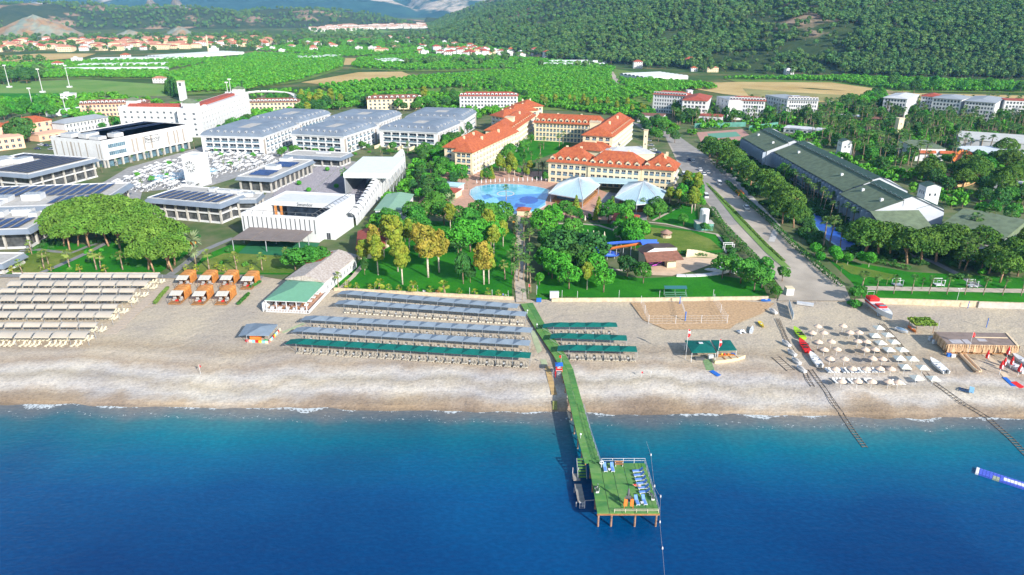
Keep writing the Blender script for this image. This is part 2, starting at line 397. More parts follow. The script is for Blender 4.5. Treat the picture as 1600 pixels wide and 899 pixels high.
def cloudmesh(name,V,mat,extra=None):
    k = len(V)//4; f = np.arange(k*4).reshape(-1,4).tolist(); v = V.tolist(); mi = [0]*k; mats = [mat]
    if extra:
        o = len(v); v += [tuple(a) for a in extra.v]; f += [[i+o for i in q] for q in extra.f]; mi += [1]*len(extra.f); mats.append(extra.mat)
    me = bpy.data.meshes.new(name); me.from_pydata(v,[],f)
    for m in mats: me.materials.append(m)
    me.polygons.foreach_set('material_index',mi); me.update(); return me
def blobs_round(h0,h1,r,k,seed,sq=.9,br=.5):
    rn = random.Random(seed); c = (h0+h1)/2; hz = (h1-h0)/2; out = [(0,0,c,r*.72,r*.72,hz*.8)]
    for i in range(k):
        a = rn.uniform(0,6.28); t = math.asin(rn.uniform(-.6,1)); q = rn.uniform(.75,1)
        b = r*br*rn.uniform(.55,1.3)
        out.append(((r*rn.uniform(.85,1.15)-b*.7)*math.cos(a)*math.cos(t)*q,(r*rn.uniform(.85,1.15)-b*.7)*math.sin(a)*math.cos(t)*q,c+(hz-b*.6)*math.sin(t)*q,b,b,b*sq))
    return out
def trunkmesh(h,r,lean=.3,limbs=4,lr=2.0,lz=(.5,.95),seed=0,mat=None,n=7,both=True):
    rn = random.Random(seed); mb = MB(); lx = rn.uniform(-lean,lean); p0 = Vector((0,0,-.2)); pm = Vector((lx*.4,rn.uniform(-lean,lean)*.4,h*.5)); p1 = Vector((lx,0,h))
    mb.cyl(p0,pm,r,r*.75,n); mb.cyl(pm,p1,r*.75,r*.4,n)
    for i in range(limbs):
        a = i*6.28/limbs+rn.uniform(-.4,.4); z = h*rn.uniform(*lz)*.75; s = pm.lerp(p1,max(0,(z/h-.5)*2)) if z > h*.5 else p0.lerp(pm,z/h*2)
        e = Vector((math.cos(a)*lr*rn.uniform(.6,1),math.sin(a)*lr*rn.uniform(.6,1),z+h*rn.uniform(.25,.5))); mb.cyl(s,e,r*.45,r*.15,5)
    return mb.mesh('trunk',mat or BARK,True)
KIND = {}
def kind(key,name,variants): KIND[key] = (name,variants)
def var_round(leaf,h,r,h0,k,n,size,seeds,bark=None,tr=.22,limbs=4,br=.5,name='crown'):
    return [(trunkmesh(h*.75,tr,.4,limbs,r*.6,seed=s,mat=bark),cloudmesh(name,leafcloud(blobs_round(h0,h,r,k,s,br=br),n,size,s),leaf)) for s in seeds]
WBARK = M('pale_bark',(.50,.44,.36),.9,var=.2,scale=3)
kind('green','leafy_tree',var_round(LF_GREEN,8,3.3,2.0,22,3600,.24,(1,2,3),br=.40))
kind('bright','leafy_tree',var_round(LF_BRIGHT,8,3.4,1.9,22,3600,.24,(4,5),br=.40))
kind('dark','dense_tree',var_round(LF_DARK,8,3.4,1.5,22,3600,.25,(6,7,8),br=.40))
kind('gold','golden_tree',var_round(LF_GOLD,13,3.0,3.2,30,4600,.24,(9,10),WBARK,.28,5,.36))
kind('lime','lime_green_tree',var_round(LF_LIME,13,2.7,3.0,28,4400,.24,(11,12),WBARK,.26,5,.36))
kind('ball','clipped_ball_tree',[(trunkmesh(1.8,.1,0,0,seed=3,mat=WBARK),cloudmesh('crown',leafcloud([(0,0,2.9,1.7,1.7,1.5)],900,.17,s,lo=-1),LF_BRIGHT)) for s in (13,14)])
kind('shrub','round_shrub',[(None,cloudmesh('crown',leafcloud(blobs_round(-.2,1.5,1.15,5,s),500,.17,s),lf)) for s,lf in ((15,LF_GREEN),(16,LF_DARK),(17,LF_BRIGHT))])
def stone_pine(seed,leaf,dr=3.0,R_=5.0,n=7000):
    rn = random.Random(seed); bl = []
    for i in range(42):
        q = math.sqrt((i+.5)/42); a = i*2.399+rn.uniform(-.3,.3); b = rn.uniform(1.25,1.9)
        bl.append((R_*q*math.cos(a),R_*q*math.sin(a),9.7-dr*q*q+rn.uniform(-.35,.45),b,b,b*.85))
    mb = MB(); t = Vector((rn.uniform(-.8,.8),rn.uniform(-.8,.8),4.6)); mb.cyl((0,0,-.2),t,.34,.26,8)
    for i in range(7):
        a = i*.9+rn.uniform(-.2,.2); q = rn.uniform(2,4); mb.cyl(t-Vector((0,0,rn.uniform(0,1.2))),(t.x+q*math.cos(a),t.y+q*math.sin(a),8.0),.17,.07,5)
    PB = M('pine_bark',(.36,.22,.14),.95,var=.3,scale=2)
    return (mb.mesh('trunk',PB,True),cloudmesh('crown',leafcloud(bl,n,.25,seed,lo=-.5,flat=.15),leaf))
kind('spine','umbrella_pine',[stone_pine(s,LF_PINE) for s in (21,22,23)])
kind('dpine','umbrella_pine',[stone_pine(s,LF_PINE2,4.2,4.7,7500) for s in (24,25,26)])
def conif(seed):
    return (trunkmesh(2,.16,0,0,seed=seed),cloudmesh('crown',leafcloud([(0,0,.9+.8*i,1.75*(1-i/8)+.15,1.75*(1-i/8)+.15,.8) for i in range(8)],1500,.22,seed),LF_LIME))
kind('conifer','conical_tree',[conif(31),conif(32)])
kind('cypress','cypress_tree',[(trunkmesh(2,.2,0,0,seed=1),cloudmesh('crown',leafcloud([(0,0,1+1.3*i,1.3-.12*i,1.3-.12*i,1.2) for i in range(8)],1500,.28,33),LF_DARK))])
def fan_palm(seed,h=7.0,nf=24,r=1.7,leaf=None,skirt=True):
    rn = random.Random(seed); mb = MB()
    lx,ly = rn.uniform(-.5,.5),rn.uniform(-.5,.5); pts = [Vector((lx*t*t,ly*t*t,h*t-.1)) for t in (0,.33,.66,1)]
    for a,b,r0,r1 in zip(pts,pts[1:],(.24,.18,.16),(.18,.16,.17)): mb.cyl(a,b,r0,r1,7)
    tr = mb.mesh('trunk',PBARK,True); c = MB(); top = pts[-1]
    for i in range(nf):
        a = i*2.399+rn.uniform(-.2,.2); el = math.radians(rn.uniform(-35,75)) if skirt else math.radians(rn.uniform(-10,70)); d = Vector((math.cos(a)*math.cos(el),math.sin(a)*math.cos(el),math.sin(el)))
        s = d.cross(Vector((0,0,1))).normalized(); st = top+d*r*.45; up = s.cross(d)
        for j in range(5):                                  # blades of one fan
            t = (j-2)*.38; e = (d*math.cos(t)+s*math.sin(t)).normalized(); tip = st+e*r*.62-Vector((0,0,.22*r)); w = s.cross(e).cross(e).normalized()*.13
            c.face([st,st+e*r*.35+s*.13+up*.05,tip,st+e*r*.35-s*.13])
        c.face([top,top+s*.05+d*.02,st+s*.03,st-s*.03])
    return (tr,c.mesh('crown',leaf or LF_PALM))
kind('palm','fan_palm',[fan_palm(s) for s in (41,42,43)])
kind('spalm','young_fan_palm',[fan_palm(s,1.6,14,1.1,LF_LIME) for s in (44,45)])
kind('mpalm','slender_palm',[fan_palm(s,4.6,20,1.5,leafmat('yellowish_palm_leaves',(.11,.19,.04),(.20,.26,.06),.2)) for s in (46,47)])
def date_palm(seed,h=5.2,fruit=None):
    rn = random.Random(seed); mb = MB(); mb.cyl((0,0,-.2),(.1,0,h),.36,.32,9); tr = mb.mesh('trunk',PBARK,True); fr = []
    for i in range(44):
        a = i*2.399; el = math.radians(rn.uniform(-25,78)); L = rn.uniform(2.6,3.4); c = MB(); s = Vector((-math.sin(a),math.cos(a),0)); prev = None
        for j in range(6):
            t = j/5; x = L*t*math.cos(el-.5*t); z = h+L*t*math.sin(el)-1.3*t*t*math.cos(el); p = Vector((math.cos(a)*x+.1,math.sin(a)*x,z)); w = .34*math.sin(math.pi*min(1,t*.9+.12))
            if prev:
                c.face([prev[0],prev[0]+s*prev[1]-Vector((0,0,prev[1]*.5)),p+s*w-Vector((0,0,w*.5)),p]); c.face([p,p-s*w-Vector((0,0,w*.5)),prev[0]-s*prev[1]-Vector((0,0,prev[1]*.5)),prev[0]])
            prev = (p,w)
        fr.append(c.mesh('frond',LF_DATE))
    return tr,fr
DATEP = [date_palm(51),date_palm(52,6.5)]
def hedge(pts,w,h,label,z=LAND,mat=None,px=True,cat='hedge'):
    """a clipped hedge along a line: one mass of leaves"""
    q = [P(a,b,z) for a,b in pts] if px else [Vector((a,b,z)) for a,b in pts]; bl = []
    for a,b in zip(q,q[1:]):
        L = (b-a).length; k = max(1,int(L/(w*.7)))
        for i in range(k+1):
            c = a.lerp(b,i/k)-q[0]; bl.append((c.x,c.y,h*.5,w*.62,w*.62,h*.55))
    me = cloudmesh('hedge',leafcloud(bl,int(len(bl)*100),.20,len(bl),lo=-.3),mat or LF_HEDGE)
    return put(me,'hedge',None,(q[0].x,q[0].y,z),label=label,cat=cat)
CATS = dict(green='tree',bright='tree',dark='tree',gold='tree',lime='tree',ball='tree',shrub='shrub',spine='pine tree',dpine='pine tree',conifer='tree',cypress='tree',palm='palm tree',spalm='palm tree',mpalm='palm tree')
DEFH = dict(green=8,bright=8,dark=8,gold=13,lime=13,ball=4.4,shrub=1.6,spine=11,dpine=11,conifer=7.6,cypress=11,palm=7.6,spalm=2,mpalm=5.2)
_tc = [0]
def plant(key,p,h=None,label='',group=None,wid=1.0):
    _tc[0] += 1; nm,vs = KIND[key]; tr,cr = vs[_tc[0] % len(vs)]; s = (h or DEFH[key])/DEFH[key]
    if tr is None: return put(cr,nm,None,p,random.uniform(0,6.28),(s*wid,s*wid,s),label,CATS[key],group)
    o = thing(nm,label,CATS[key],p,random.uniform(0,6.28),group,(s*wid,s*wid,s)); put(tr,'trunk',o); put(cr,'crown',o); return o
def plants(key,lst,label,group=None,side='left',z=None):
    """lst: (px,py[,height[,widthfactor]]); labels count along the row so that each is singled out"""
    lst = sorted(lst,key=lambda q: q[0])
    for i,q in enumerate(lst):
        lb = label if len(lst) == 1 else f'{label}, {nth(i+1)} from the left'
        plant(key,P(q[0],q[1],z),q[2] if len(q) > 2 else None,lb,group,q[3] if len(q) > 3 else 1.0)
def datepalm(px,py,h,label,v=0,fruit=False,group=None):
    tr,fr = DATEP[v]; s = h/(5.2 if v == 0 else 6.5); o = thing('date_palm',label,'palm tree',P(px,py),random.uniform(0,6),group,s); put(tr,'trunk',o)
    for f in fr: put(f,'frond',o)
    if fruit:
        mb = MB(); hh = 5.2 if v == 0 else 6.5
        for i in range(9): a = i*.7; mb.dome((.1+.9*math.cos(a),.9*math.sin(a),hh-.75),.28,.28,.45,6,4,full=True)
        mb.build('fruit_bunches',M('orange_fruit',(.6,.25,.03),.8),o)
    return o
def scatter(poly,n,keys,hr,label,group,mind=3.0,seed=1,avoid=True,wr=(.85,1.15)):
    """countable plants spread over an area; nothing in the photograph tells one from the next"""
    rn = random.Random(seed); W_ = [P(a,b) for a,b in poly]; q = [(v.x,v.y) for v in W_]
    xs = [a for a,_ in q]; ys = [b for _,b in q]; got = []; tries = 0
    while len(got) < n and tries < n*60:
        tries += 1; x = rn.uniform(min(xs),max(xs)); y = rn.uniform(min(ys),max(ys))
        if not inpoly(x,y,q) or (avoid and blocked(x,y)): continue
        if any((x-a)**2+(y-b)**2 < mind*mind for a,b in got): continue
        got.append((x,y))
    for i,(x,y) in enumerate(sorted(got,key=lambda p: p[0]/p[1])):
        k = rn.choice(keys); hh = DEFH[k]*rn.uniform(*hr); lb = label.get(k,label['x']) if isinstance(label,dict) else label
        plant(k,(x,y,LAND),hh,f'{lb}, {nth(i+1)} plant from left',group+' ('+KIND[k][0].replace('_',' ')+')',rn.uniform(*wr))
    return got
def fill(name,poly,sp,src,smin,smax,seed=1,thr=-.2):
    """undergrowth nobody could count, kept off roofs, roads and courts"""
    rn = random.Random(seed); q = [(v.x,v.y) for v in PP(poly)]; xs = [a for a,_ in q]; ys = [b for _,b in q]; pts = []; y = min(ys)
    while y < max(ys):
        x = min(xs)
        while x < max(xs):
            a,b = x+rn.uniform(-.5,.5)*sp,y+rn.uniform(-.5,.5)*sp; x += sp
            if inpoly(a,b,q) and mnoise.noise((a*.06,b*.06,1)) > thr and not blocked(a,b): pts.append((a,b,LAND,rn.uniform(smin,smax)))
        y += sp
    return gn_scatter(name,[p[:3] for p in pts],None,[p[3] for p in pts],src)
# geometry-node scatter for woods and orchards past counting
def gn_scatter(name,pts,rots,scs,src,mat=None,smin=.8,smax=1.25):
    me = bpy.data.meshes.new(name); me.from_pydata(pts,[],[]); o = put(me,name,kind='stuff')
    at = me.attributes.new('sc','FLOAT','POINT'); at.data.foreach_set('value',scs)
    ng = bpy.data.node_groups.new(name,'GeometryNodeTree'); ng.interface.new_socket('Geometry',in_out='INPUT',socket_type='NodeSocketGeometry'); ng.interface.new_socket('Geometry',in_out='OUTPUT',socket_type='NodeSocketGeometry')
    N = ng.nodes; L = ng.links; gi = N.new('NodeGroupInput'); go = N.new('NodeGroupOutput'); ip = N.new('GeometryNodeInstanceOnPoints'); oi = N.new('GeometryNodeObjectInfo'); oi.inputs['Object'].default_value = src; oi.inputs['As Instance'].default_value = True
    na = N.new('GeometryNodeInputNamedAttribute'); na.data_type = 'FLOAT'; na.inputs['Name'].default_value = 'sc'
    rv = N.new('FunctionNodeRandomValue'); rv.data_type = 'FLOAT_VECTOR'; rv.inputs['Max'].default_value = (0,0,6.28)
    L.new(gi.outputs[0],ip.inputs['Points']); L.new(oi.outputs['Geometry'],ip.inputs['Instance']); L.new(na.outputs['Attribute'],ip.inputs['Scale']); L.new(rv.outputs[0],ip.inputs['Rotation']); L.new(ip.outputs[0],go.inputs[0])
    md = o.modifiers.new('scatter','NODES'); md.node_group = ng; return o
def simple_tree(name,seed,h,r,h0,n,size,leaf,k=7,tr=.2):
    t = MB(); t.cyl((0,0,-1),(0,0,h*.6),tr,tr*.5,5); t.mat = BARK
    return cloudmesh(name,leafcloud(blobs_round(h0,h,r,k,seed,br=.55),n,size,seed),leaf,t)
def joined(name,a,b):
    v = [tuple(q.co) for q in a.vertices]; f = [tuple(p.vertices) for p in a.polygons]; o = len(v); mi = [0]*len(f); v += [tuple(q.co) for q in b.vertices]; g = [tuple(i+o for i in p.vertices) for p in b.polygons]
    me = bpy.data.meshes.new(name); me.from_pydata(v,[],f+g); me.materials.append(a.materials[0]); me.materials.append(b.materials[0]); me.polygons.foreach_set('material_index',mi+[1]*len(g)); me.update(); return me
HP = [simple_tree('hill_pine',s,9.5,3.6,2.2,300,.75,LF_HILL,8) for s in (61,62,63)]
OT = [simple_tree('orchard_tree',s,4.2,2.3,.3,140,.6,LF_ORCH,5) for s in (64,65)]
# ---------------- lawns, paths, roads, pools, fields ----------------
def grassmat(name,c1,c2,s=.25):
    m,n,l,p,pos,sx = base(name,.95,.1)
    r = ramp(n,[(.35,c1),(.65,c2)]); l.new(noise_(n,l,pos,s*.35,5,(1,1,1),.65),r.inputs['Fac'])
    g1 = ramp(n,[(.3,(.72,.75,.7)),(.7,(1.2,1.18,1.1))]); l.new(noise_(n,l,pos,2.2,6,(1,1,1),.7),g1.inputs['Fac'])
    l.new(mix_(n,l,1.0,r.outputs[0],g1.outputs[0],'MULTIPLY'),p.inputs['Base Color'])
    bp = n.new('ShaderNodeBump'); bp.inputs['Strength'].default_value = .5; bp.inputs['Distance'].default_value = .08; l.new(noise_(n,l,pos,6,3),bp.inputs['Height']); l.new(bp.outputs[0],p.inputs['Normal']); return m
LAWN = grassmat('lawn_grass',(.014,.15,.010),(.035,.22,.014))
LAWN2 = grassmat('worn_lawn',(.09,.17,.025),(.20,.24,.06))
MEAD = grassmat('meadow_grass',(.11,.25,.05),(.19,.30,.09),.06)
DRY = grassmat('dry_field',(.42,.30,.13),(.55,.42,.22),.05)
ORCHG = grassmat('orchard_ground',(.09,.20,.03),(.17,.24,.07),.08)
ASPH = M('pale_asphalt',(.30,.285,.27),.9,var=.12,scale=.2,bump=.2)
ROADM = M('dusty_road',(.40,.355,.30),.95,var=.16,scale=.12,bump=.3)
PAVE = M('plaza_paving',(.30,.30,.30),.8,var=.15,scale=.6)
PATHM = M('path_paving',(.46,.40,.33),.9,var=.12,scale=.8)
DPATH = M('grey_path',(.22,.23,.24),.85,var=.12,scale=.8)
POOLW = M('pool_water',(.10,.42,.62),.06,spec=.8,rgb2=(.22,.60,.78),scale=.25,bump=.15,bscale=1.2)
POOLD = M('deep_or_shaded_pool_tile',(.02,.09,.42),.3,var=.2,scale=.5)
TERR = M('terracotta_paving',(.50,.30,.22),.85,var=.12,scale=.7)
gz = LAND
# one broad garden sheet for the built-up resort strip
sheet('resort_ground',[(-260,428),(-260,150),(1900,150),(1900,470),(1210,466),(830,468),(520,450),(400,430)],gz+.02,M('garden_soil',(.06,.12,.03),.95,rgb2=(.15,.16,.08),scale=.12))
sheet('lawn',[(520,451),(800,465),(800,440),(815,380),(790,350),(660,345),(600,372),(585,385),(560,410)],gz+.06,LAWN)
sheet('lawn',[(838,468),(1200,465),(1190,440),(1120,430),(1000,435),(900,420),(840,425)],gz+.06,LAWN)
sheet('lawn',[(850,352),(880,348),(950,350),(985,358),(1010,350),(1092,362),(1130,368),(1130,395),(1060,398),(1000,390),(940,378),(890,374),(860,372)],gz+.08,LAWN)
sheet('lawn',[(985,352),(1080,362),(1110,374),(1128,390),(1080,395),(1010,388),(975,376)],gz+.11,LAWN2)
sheet('lawn',[(1010,333),(1070,318),(1090,330),(1092,356),(1050,352),(1020,345)],gz+.10,LAWN)
sheet('lawn',[(10,428),(250,426),(275,410),(310,385),(280,372),(190,368),(150,385),(80,375),(35,400)],gz+.06,LAWN)
sheet('lawn',[(12,427),(60,426),(110,405),(140,392),(90,390),(45,398)],gz+.10,LAWN2)
sheet('lawn',[(296,428),(560,430),(500,410),(505,385),(360,382),(318,400)],gz+.06,LAWN)
sheet('lawn',[(300,426),(480,427),(490,405),(440,396),(350,396),(318,408)],gz+.10,LAWN2)
sheet('artificial_turf',[(372,396),(484,402),(500,380),(395,374)],gz+.14,M('artificial_turf',(.02,.16,.07),.95,var=.1))
sheet('lawn',[(1290,402),(1420,425),(1700,440),(1700,480),(1355,470),(1330,440)],gz+.06,LAWN)
sheet('lawn',[(1288,400),(1330,415),(1400,430),(1390,438),(1330,428)],gz+.1,LAWN2)
sheet('lawn',[(760,262),(800,262),(890,232),(890,222),(850,210),(830,205)],gz+.06,LAWN)
# paths
def strip(name,pts,w,z,mat,**k):
    q = [P(a,b,z) for a,b in pts]; L = []; R = []
    for i,v in enumerate(q):
        d = (q[min(i+1,len(q)-1)]-q[max(i-1,0)]); d.z = 0; d.normalize(); nrm = Vector((-d.y,d.x,0)); L.append(v+nrm*w/2); R.append(v-nrm*w/2)
    mb = MB()
    for i in range(len(q)-1): mb.face([R[i],R[i+1],L[i+1],L[i]])
    return mb.build(name,mat,kind='structure',**k)
strip('path',[(1340,450),(1500,453),(1720,457)],3.4,gz+.14,PATHM)
strip('path',[(1420,397),(1460,410),(1500,430),(1530,448)],2.6,gz+.12,DPATH)
strip('path',[(262,432),(290,412),(310,395),(345,380),(365,372)],2.6,gz+.14,DPATH)
strip('path',[(60,428),(85,418),(130,398),(170,378)],2.2,gz+.16,DPATH)
strip('path',[(30,392),(60,390),(110,396),(150,380)],2.2,gz+.13,DPATH)
strip('path',[(815,472),(812,440),(816,400),(812,360),(806,335)],3.2,gz+.14,PATHM)
strip('path',[(856,350),(895,349),(935,352),(960,360),(968,374),(965,390)],1.6,gz+.16,PATHM)
strip('path',[(1000,346),(1040,350),(1085,360),(1120,366),(1132,380),(1136,395)],1.3,gz+.18,PATHM)
strip('path',[(1020,345),(1045,332),(1062,322)],1.2,gz+.17,PATHM)
strip('path',[(870,420),(905,425),(950,420),(985,424)],1.5,gz+.14,PATHM)
strip('path',[(530,452),(552,432),(566,415)],1.5,gz+.13,PATHM)
strip('path',[(0,431),(130,430),(262,432),(410,434)],3.0,gz+.05,DPATH)
strip('path',[(1205,378),(1215,352),(1175,310),(1128,255)],2.2,gz+.15,M('light_path',(.45,.44,.42),.9,var=.1))
# road to the beach, with kerbed green median
sheet('road',[(1040,215),(1062,215),(1128,262),(1200,338),(1262,402),(1320,447),(1330,470),(1215,470),(1222,452),(1197,418),(1127,345),(1100,312),(1062,262),(1052,240)],gz+.07,ROADM)
sheet('asphalt',[(1040,214),(1062,214),(1128,260),(1200,335),(1215,352),(1170,318),(1113,290),(1160,350),(1140,352),(1098,308),(1064,262),(1056,240)],gz+.11,ASPH)
mk = MB(); q = PP([(1102,286),(1106,287),(1150,330),(1200,386),(1236,420),(1222,418),(1196,395),(1148,344)],gz)
mk.hexa([(v.x,v.y) for v in q],gz+.02,gz+.22,0,top=1); mk.build('median',[CONC,MEAD],kind='structure')
sheet('road',[(985,190),(1046,206),(1062,214),(1040,214),(1010,206)],gz+.06,ASPH)
# hotel plazas
sheet('plaza',[(150,292),(215,330),(222,300),(330,290),(420,262),(470,236),(440,228),(320,228),(200,262)],gz+.1,PAVE)
sheet('plaza',[(405,318),(425,330),(560,300),(600,258),(500,246),(440,268)],gz+.1,PAVE)
sheet('plaza',[(640,330),(735,345),(860,340),(960,345),(1000,320),(860,268),(700,268),(670,300)],gz+.1,TERR)
sheet('plaza',[(925,330),(1010,345),(1020,310),(950,300)],gz+.14,PAVE)
POOLPTS = [(736,297),(745,291.5),(765,288.5),(790,287.5),(815,289),(838,292),(856,296),(860,301),(850,310),(852,320),(835,330),(805,334),(778,330),(760,320),(742,312),(735,304)]
def pool(name,label,pts,patches,z=LAND+.3):
    q = PP(pts,z); c = sum(q,Vector())/len(q); mb = MB(); loc = [(v.x-c.x,v.y-c.y) for v in q]; mb.hexa([(x*1.03,y*1.03) for x,y in loc],-.3,-.02,0)
    o = thing(name,label,'pool',c); mb.build('pool_rim',LGREY,o); w = MB(); w.hexa(loc,-.2,.02,0); w.build('pool_surface',POOLW,o)
    for k,(pp,mt) in enumerate(patches):
        qq = PP(pp,z); w = MB(); w.hexa([(v.x-c.x,v.y-c.y) for v in qq],.0,.045+.004*k,0); w.build('tile_or_shade_patch',mt,o)
    return o
def ell(cx,cy,rx,ry,n=14): return [(cx+rx*math.cos(6.283*i/n),cy+ry*math.sin(6.283*i/n)) for i in range(n)]
PD2 = M('mid_pool_tile',(.05,.24,.58),.15,var=.15)
pp_ = pool('swimming_pool','large free-form blue swimming pool in front of the orange-roofed hotel',POOLPTS,[([(776,309),(800,305),(840,303),(858,302),(852,316),(835,328),(806,331),(786,322)],PD2),(ell(826,313,15,6),POOLD),(ell(790,303,14,4.2),LGREY),(ell(790,303,12,3.4),POOLW),([(752,306),(765,304),(770,309),(757,312)],PD2),([(806,318),(822,320),(818,326),(803,324)],POOLD)])
pool('swimming_pool','small round blue children pool beside the water slide',ell(902,383,13,8),[(ell(902,384,6,3),PD2)],LAND+.35)
pool('swimming_pool','long narrow blue lap pool in the shade below the green-roofed hotel',[(1262,338),(1276,334),(1322,368),(1342,388),(1338,394),(1318,392),(1290,372)],[([(1263,338.5),(1276,335),(1321,368.5),(1340,388),(1337,393),(1319,391),(1291,371.5)],POOLD)],LAND+.3)  # dark blue patch over the whole basin: the pool's shade painted as colour
pool('swimming_pool','blue pool between the parasols of the left hotel plaza',[(232,275),(290,268),(330,262),(345,266),(300,277),(240,284)],[],LAND+.35)
# sea walls
def wall(pts,w,h,label,mat,z=LAND,name='garden_wall',cap=None,cat='wall'):
    q = [P(a,b,z) for a,b in pts]; o = q[0].copy(); mb = MB(); t = thing(name,label,cat,o)
    for a,b in zip(q,q[1:]):
        a = a-o; b = b-o; mb.beam((a.x,a.y,h/2-.1),(b.x,b.y,h/2-.1),w,h+.2)
    mb.build('wall_body',mat,t); c = MB()
    for a,b in zip(q,q[1:]):
        a = a-o; b = b-o; c.beam((a.x,a.y,h+.05),(b.x,b.y,h+.05),w+.12,.09)
    c.build('coping',cap or STONE,t); return t
wall([(862,470.5),(1010,470),(1200,467.5)],.35,.8,'low beige stone sea wall between the central lawn and the volleyball court',STONE,name='sea_wall')
wall([(522,453.5),(600,457.5),(700,462.5),(803,468)],.35,.7,'low beige stone sea wall behind the grey-blue beach canopies',STONE,name='sea_wall')
wall([(1372,474),(1440,476),(1527,479)],.4,1.5,'beige block sea wall behind the red speedboat',STONE,name='sea_wall')
wall([(1527.5,480),(1600,482),(1740,488)],.4,1.6,'grey concrete sea wall at the right edge',CONC,name='sea_wall')
wall([(20,428),(250,428)],.25,.35,'low kerb wall between the left lawn and the beige beach canopies',LGREY,name='sea_wall')
# ---------------- building kit ----------------
_wm = {}
def winmesh(w,h,kind_='plain',fr=None,gl=None):
    """window, origin at the middle of its sill, glass set back; facing -y"""
    fr = fr or WHITE; gl = gl or GLASS; key = (round(w,2),round(h,2),kind_,fr.name,gl.name)
    if key in _wm: return _wm[key]
    mb = MB(); t = min(.09,w*.07); x = w/2
    mb.face([(-x,.0,0),(x,.0,0),(x,.0,h),(-x,.0,h)],1)
    for a,b,c,d in ((-x,-x+t,0,h),(x-t,x,0,h),(-x+t,x-t,0,t),(-x+t,x-t,h-t,h)): mb.box(a,b,-.05,.0,c,d,0,True)
    if kind_ in ('plain','balcony','door') and w > .9: mb.box(-t/2,t/2,-.05,0,t,h-t,0)
    if kind_ == 'strip':
        k = max(1,int(w/1.2))
        for i in range(1,k): mb.box(-x+w*i/k-t/3,-x+w*i/k+t/3,-.05,0,t,h-t,0)
    _wm[key] = mb.mesh('window',[fr,gl]); return _wm[key]
def railmesh(w,style='glass',d=.0):
    key = ('rail',round(w,2),style)
    if key in _wm: return _wm[key]
    mb = MB(); x = w/2
    if style == 'glass': mb.box(-x,x,-.03,.02,.0,.85,1,True); mb.box(-x,x,-.05,.04,.85,.93,0,True)
    elif style == 'wall': mb.box(-x,x,-.08,.06,0,.85,0,True)
    elif style == 'basket':
        mb.box(-x,x,-.75,.05,-.12,.02,0,True); mb.box(-x,x,-.75,-.68,.0,.9,1,True); mb.box(-x,-x+.06,-.68,.05,.02,.9,1); mb.box(x-.06,x,-.68,.05,.02,.9,1)
    else:
        mb.box(-x,x,-.03,.03,.86,.93,0,True); mb.box(-x,x,-.03,.03,.05,.1,0,True)
        for i in range(int(w/.3)+1): mb.box(-x+i*.3,-x+i*.3+.04,-.02,.02,.1,.86,0)
    _wm[key] = mb.mesh('balcony_rail',[WHITE,GLASSB if style == 'glass' else WHITE]); return _wm[key]
def T(side,L,W_,s,out,z):
    return {'F': (s,-out,z),'R': (L+out,s,z),'B': (L-s,W_+out,z),'L': (-out,W_-s,z)}[side]
RZ = {'F': 0,'R': math.pi/2,'B': math.pi,'L': -math.pi/2}
def facade(root,mb,side,L,W_,z0,z1,rows=0,fh=3.2,cols=0,ow=1.2,oh=1.4,sill=.9,depth=.25,wk='plain',margin=.8,rail=None,m=0,fr=None,gl=None,zf=0.0,dm=None,skip=None,back=2):
    Ls = L if side in 'FB' else W_
    q = lambda s,o,z: T(side,L,W_,s,o,z)
    if not rows or not cols: mb.face([q(0,0,z0),q(Ls,0,z0),q(Ls,0,z1),q(0,0,z1)],m); return
    pitch = (Ls-2*margin)/cols; wm = winmesh(ow,oh,wk,fr,gl); zc = z0
    xs = [margin+pitch*(i+.5) for i in range(cols)]
    for r in range(rows):
        a = z0+zf+r*fh+sill; b = a+oh
        if b > z1: break
        mb.face([q(0,0,zc),q(Ls,0,zc),q(Ls,0,a),q(0,0,a)],m); px = 0
        for i,x in enumerate(xs):
            l_,r_ = x-ow/2,x+ow/2
            mb.face([q(px,0,a),q(l_,0,a),q(l_,0,b),q(px,0,b)],m); px = r_
            if skip and skip(r,i): mb.face([q(l_,0,a),q(r_,0,a),q(r_,0,b),q(l_,0,b)],m); continue
            d = -depth
            mb.face([q(l_,0,a),q(r_,0,a),q(r_,d,a),q(l_,d,a)],m); mb.face([q(l_,d,b),q(r_,d,b),q(r_,0,b),q(l_,0,b)],m)
            mb.face([q(l_,0,a),q(l_,d,a),q(l_,d,b),q(l_,0,b)],m); mb.face([q(r_,d,a),q(r_,0,a),q(r_,0,b),q(r_,d,b)],m)
            put(wm,'window',root,q(x,d+.01,a),RZ[side])
            if rail: put(railmesh(ow-.04,rail),'balcony_rail',root,q(x,-.06 if rail != 'basket' else .02,a),RZ[side])
        mb.face([q(px,0,a),q(Ls,0,a),q(Ls,0,b),q(px,0,b)],m); zc = b
    mb.face([q(0,0,zc),q(Ls,0,zc),q(Ls,0,z1),q(0,0,z1)],m)
def bframe(A,B,C,z):
    """front-left, front-right and back-right corners as seen, at height z -> base point, turn, length, depth"""
    a,b,c = P(*A,z),P(*B,z),P(*C,z) if C and not isinstance(C,(int,float)) else None; u = (b-a); L = u.length; an = math.atan2(u.y,u.x); v = Vector((-math.sin(an),math.cos(an),0))
    W_ = C if isinstance(C,(int,float)) else (c-b).dot(v)
    q = [(a.x,a.y),(b.x,b.y),(b.x+v.x*W_,b.y+v.y*W_),(a.x+v.x*W_,a.y+v.y*W_)]; FOOT.append(q)
    return (a.x,a.y,LAND),an,L,W_
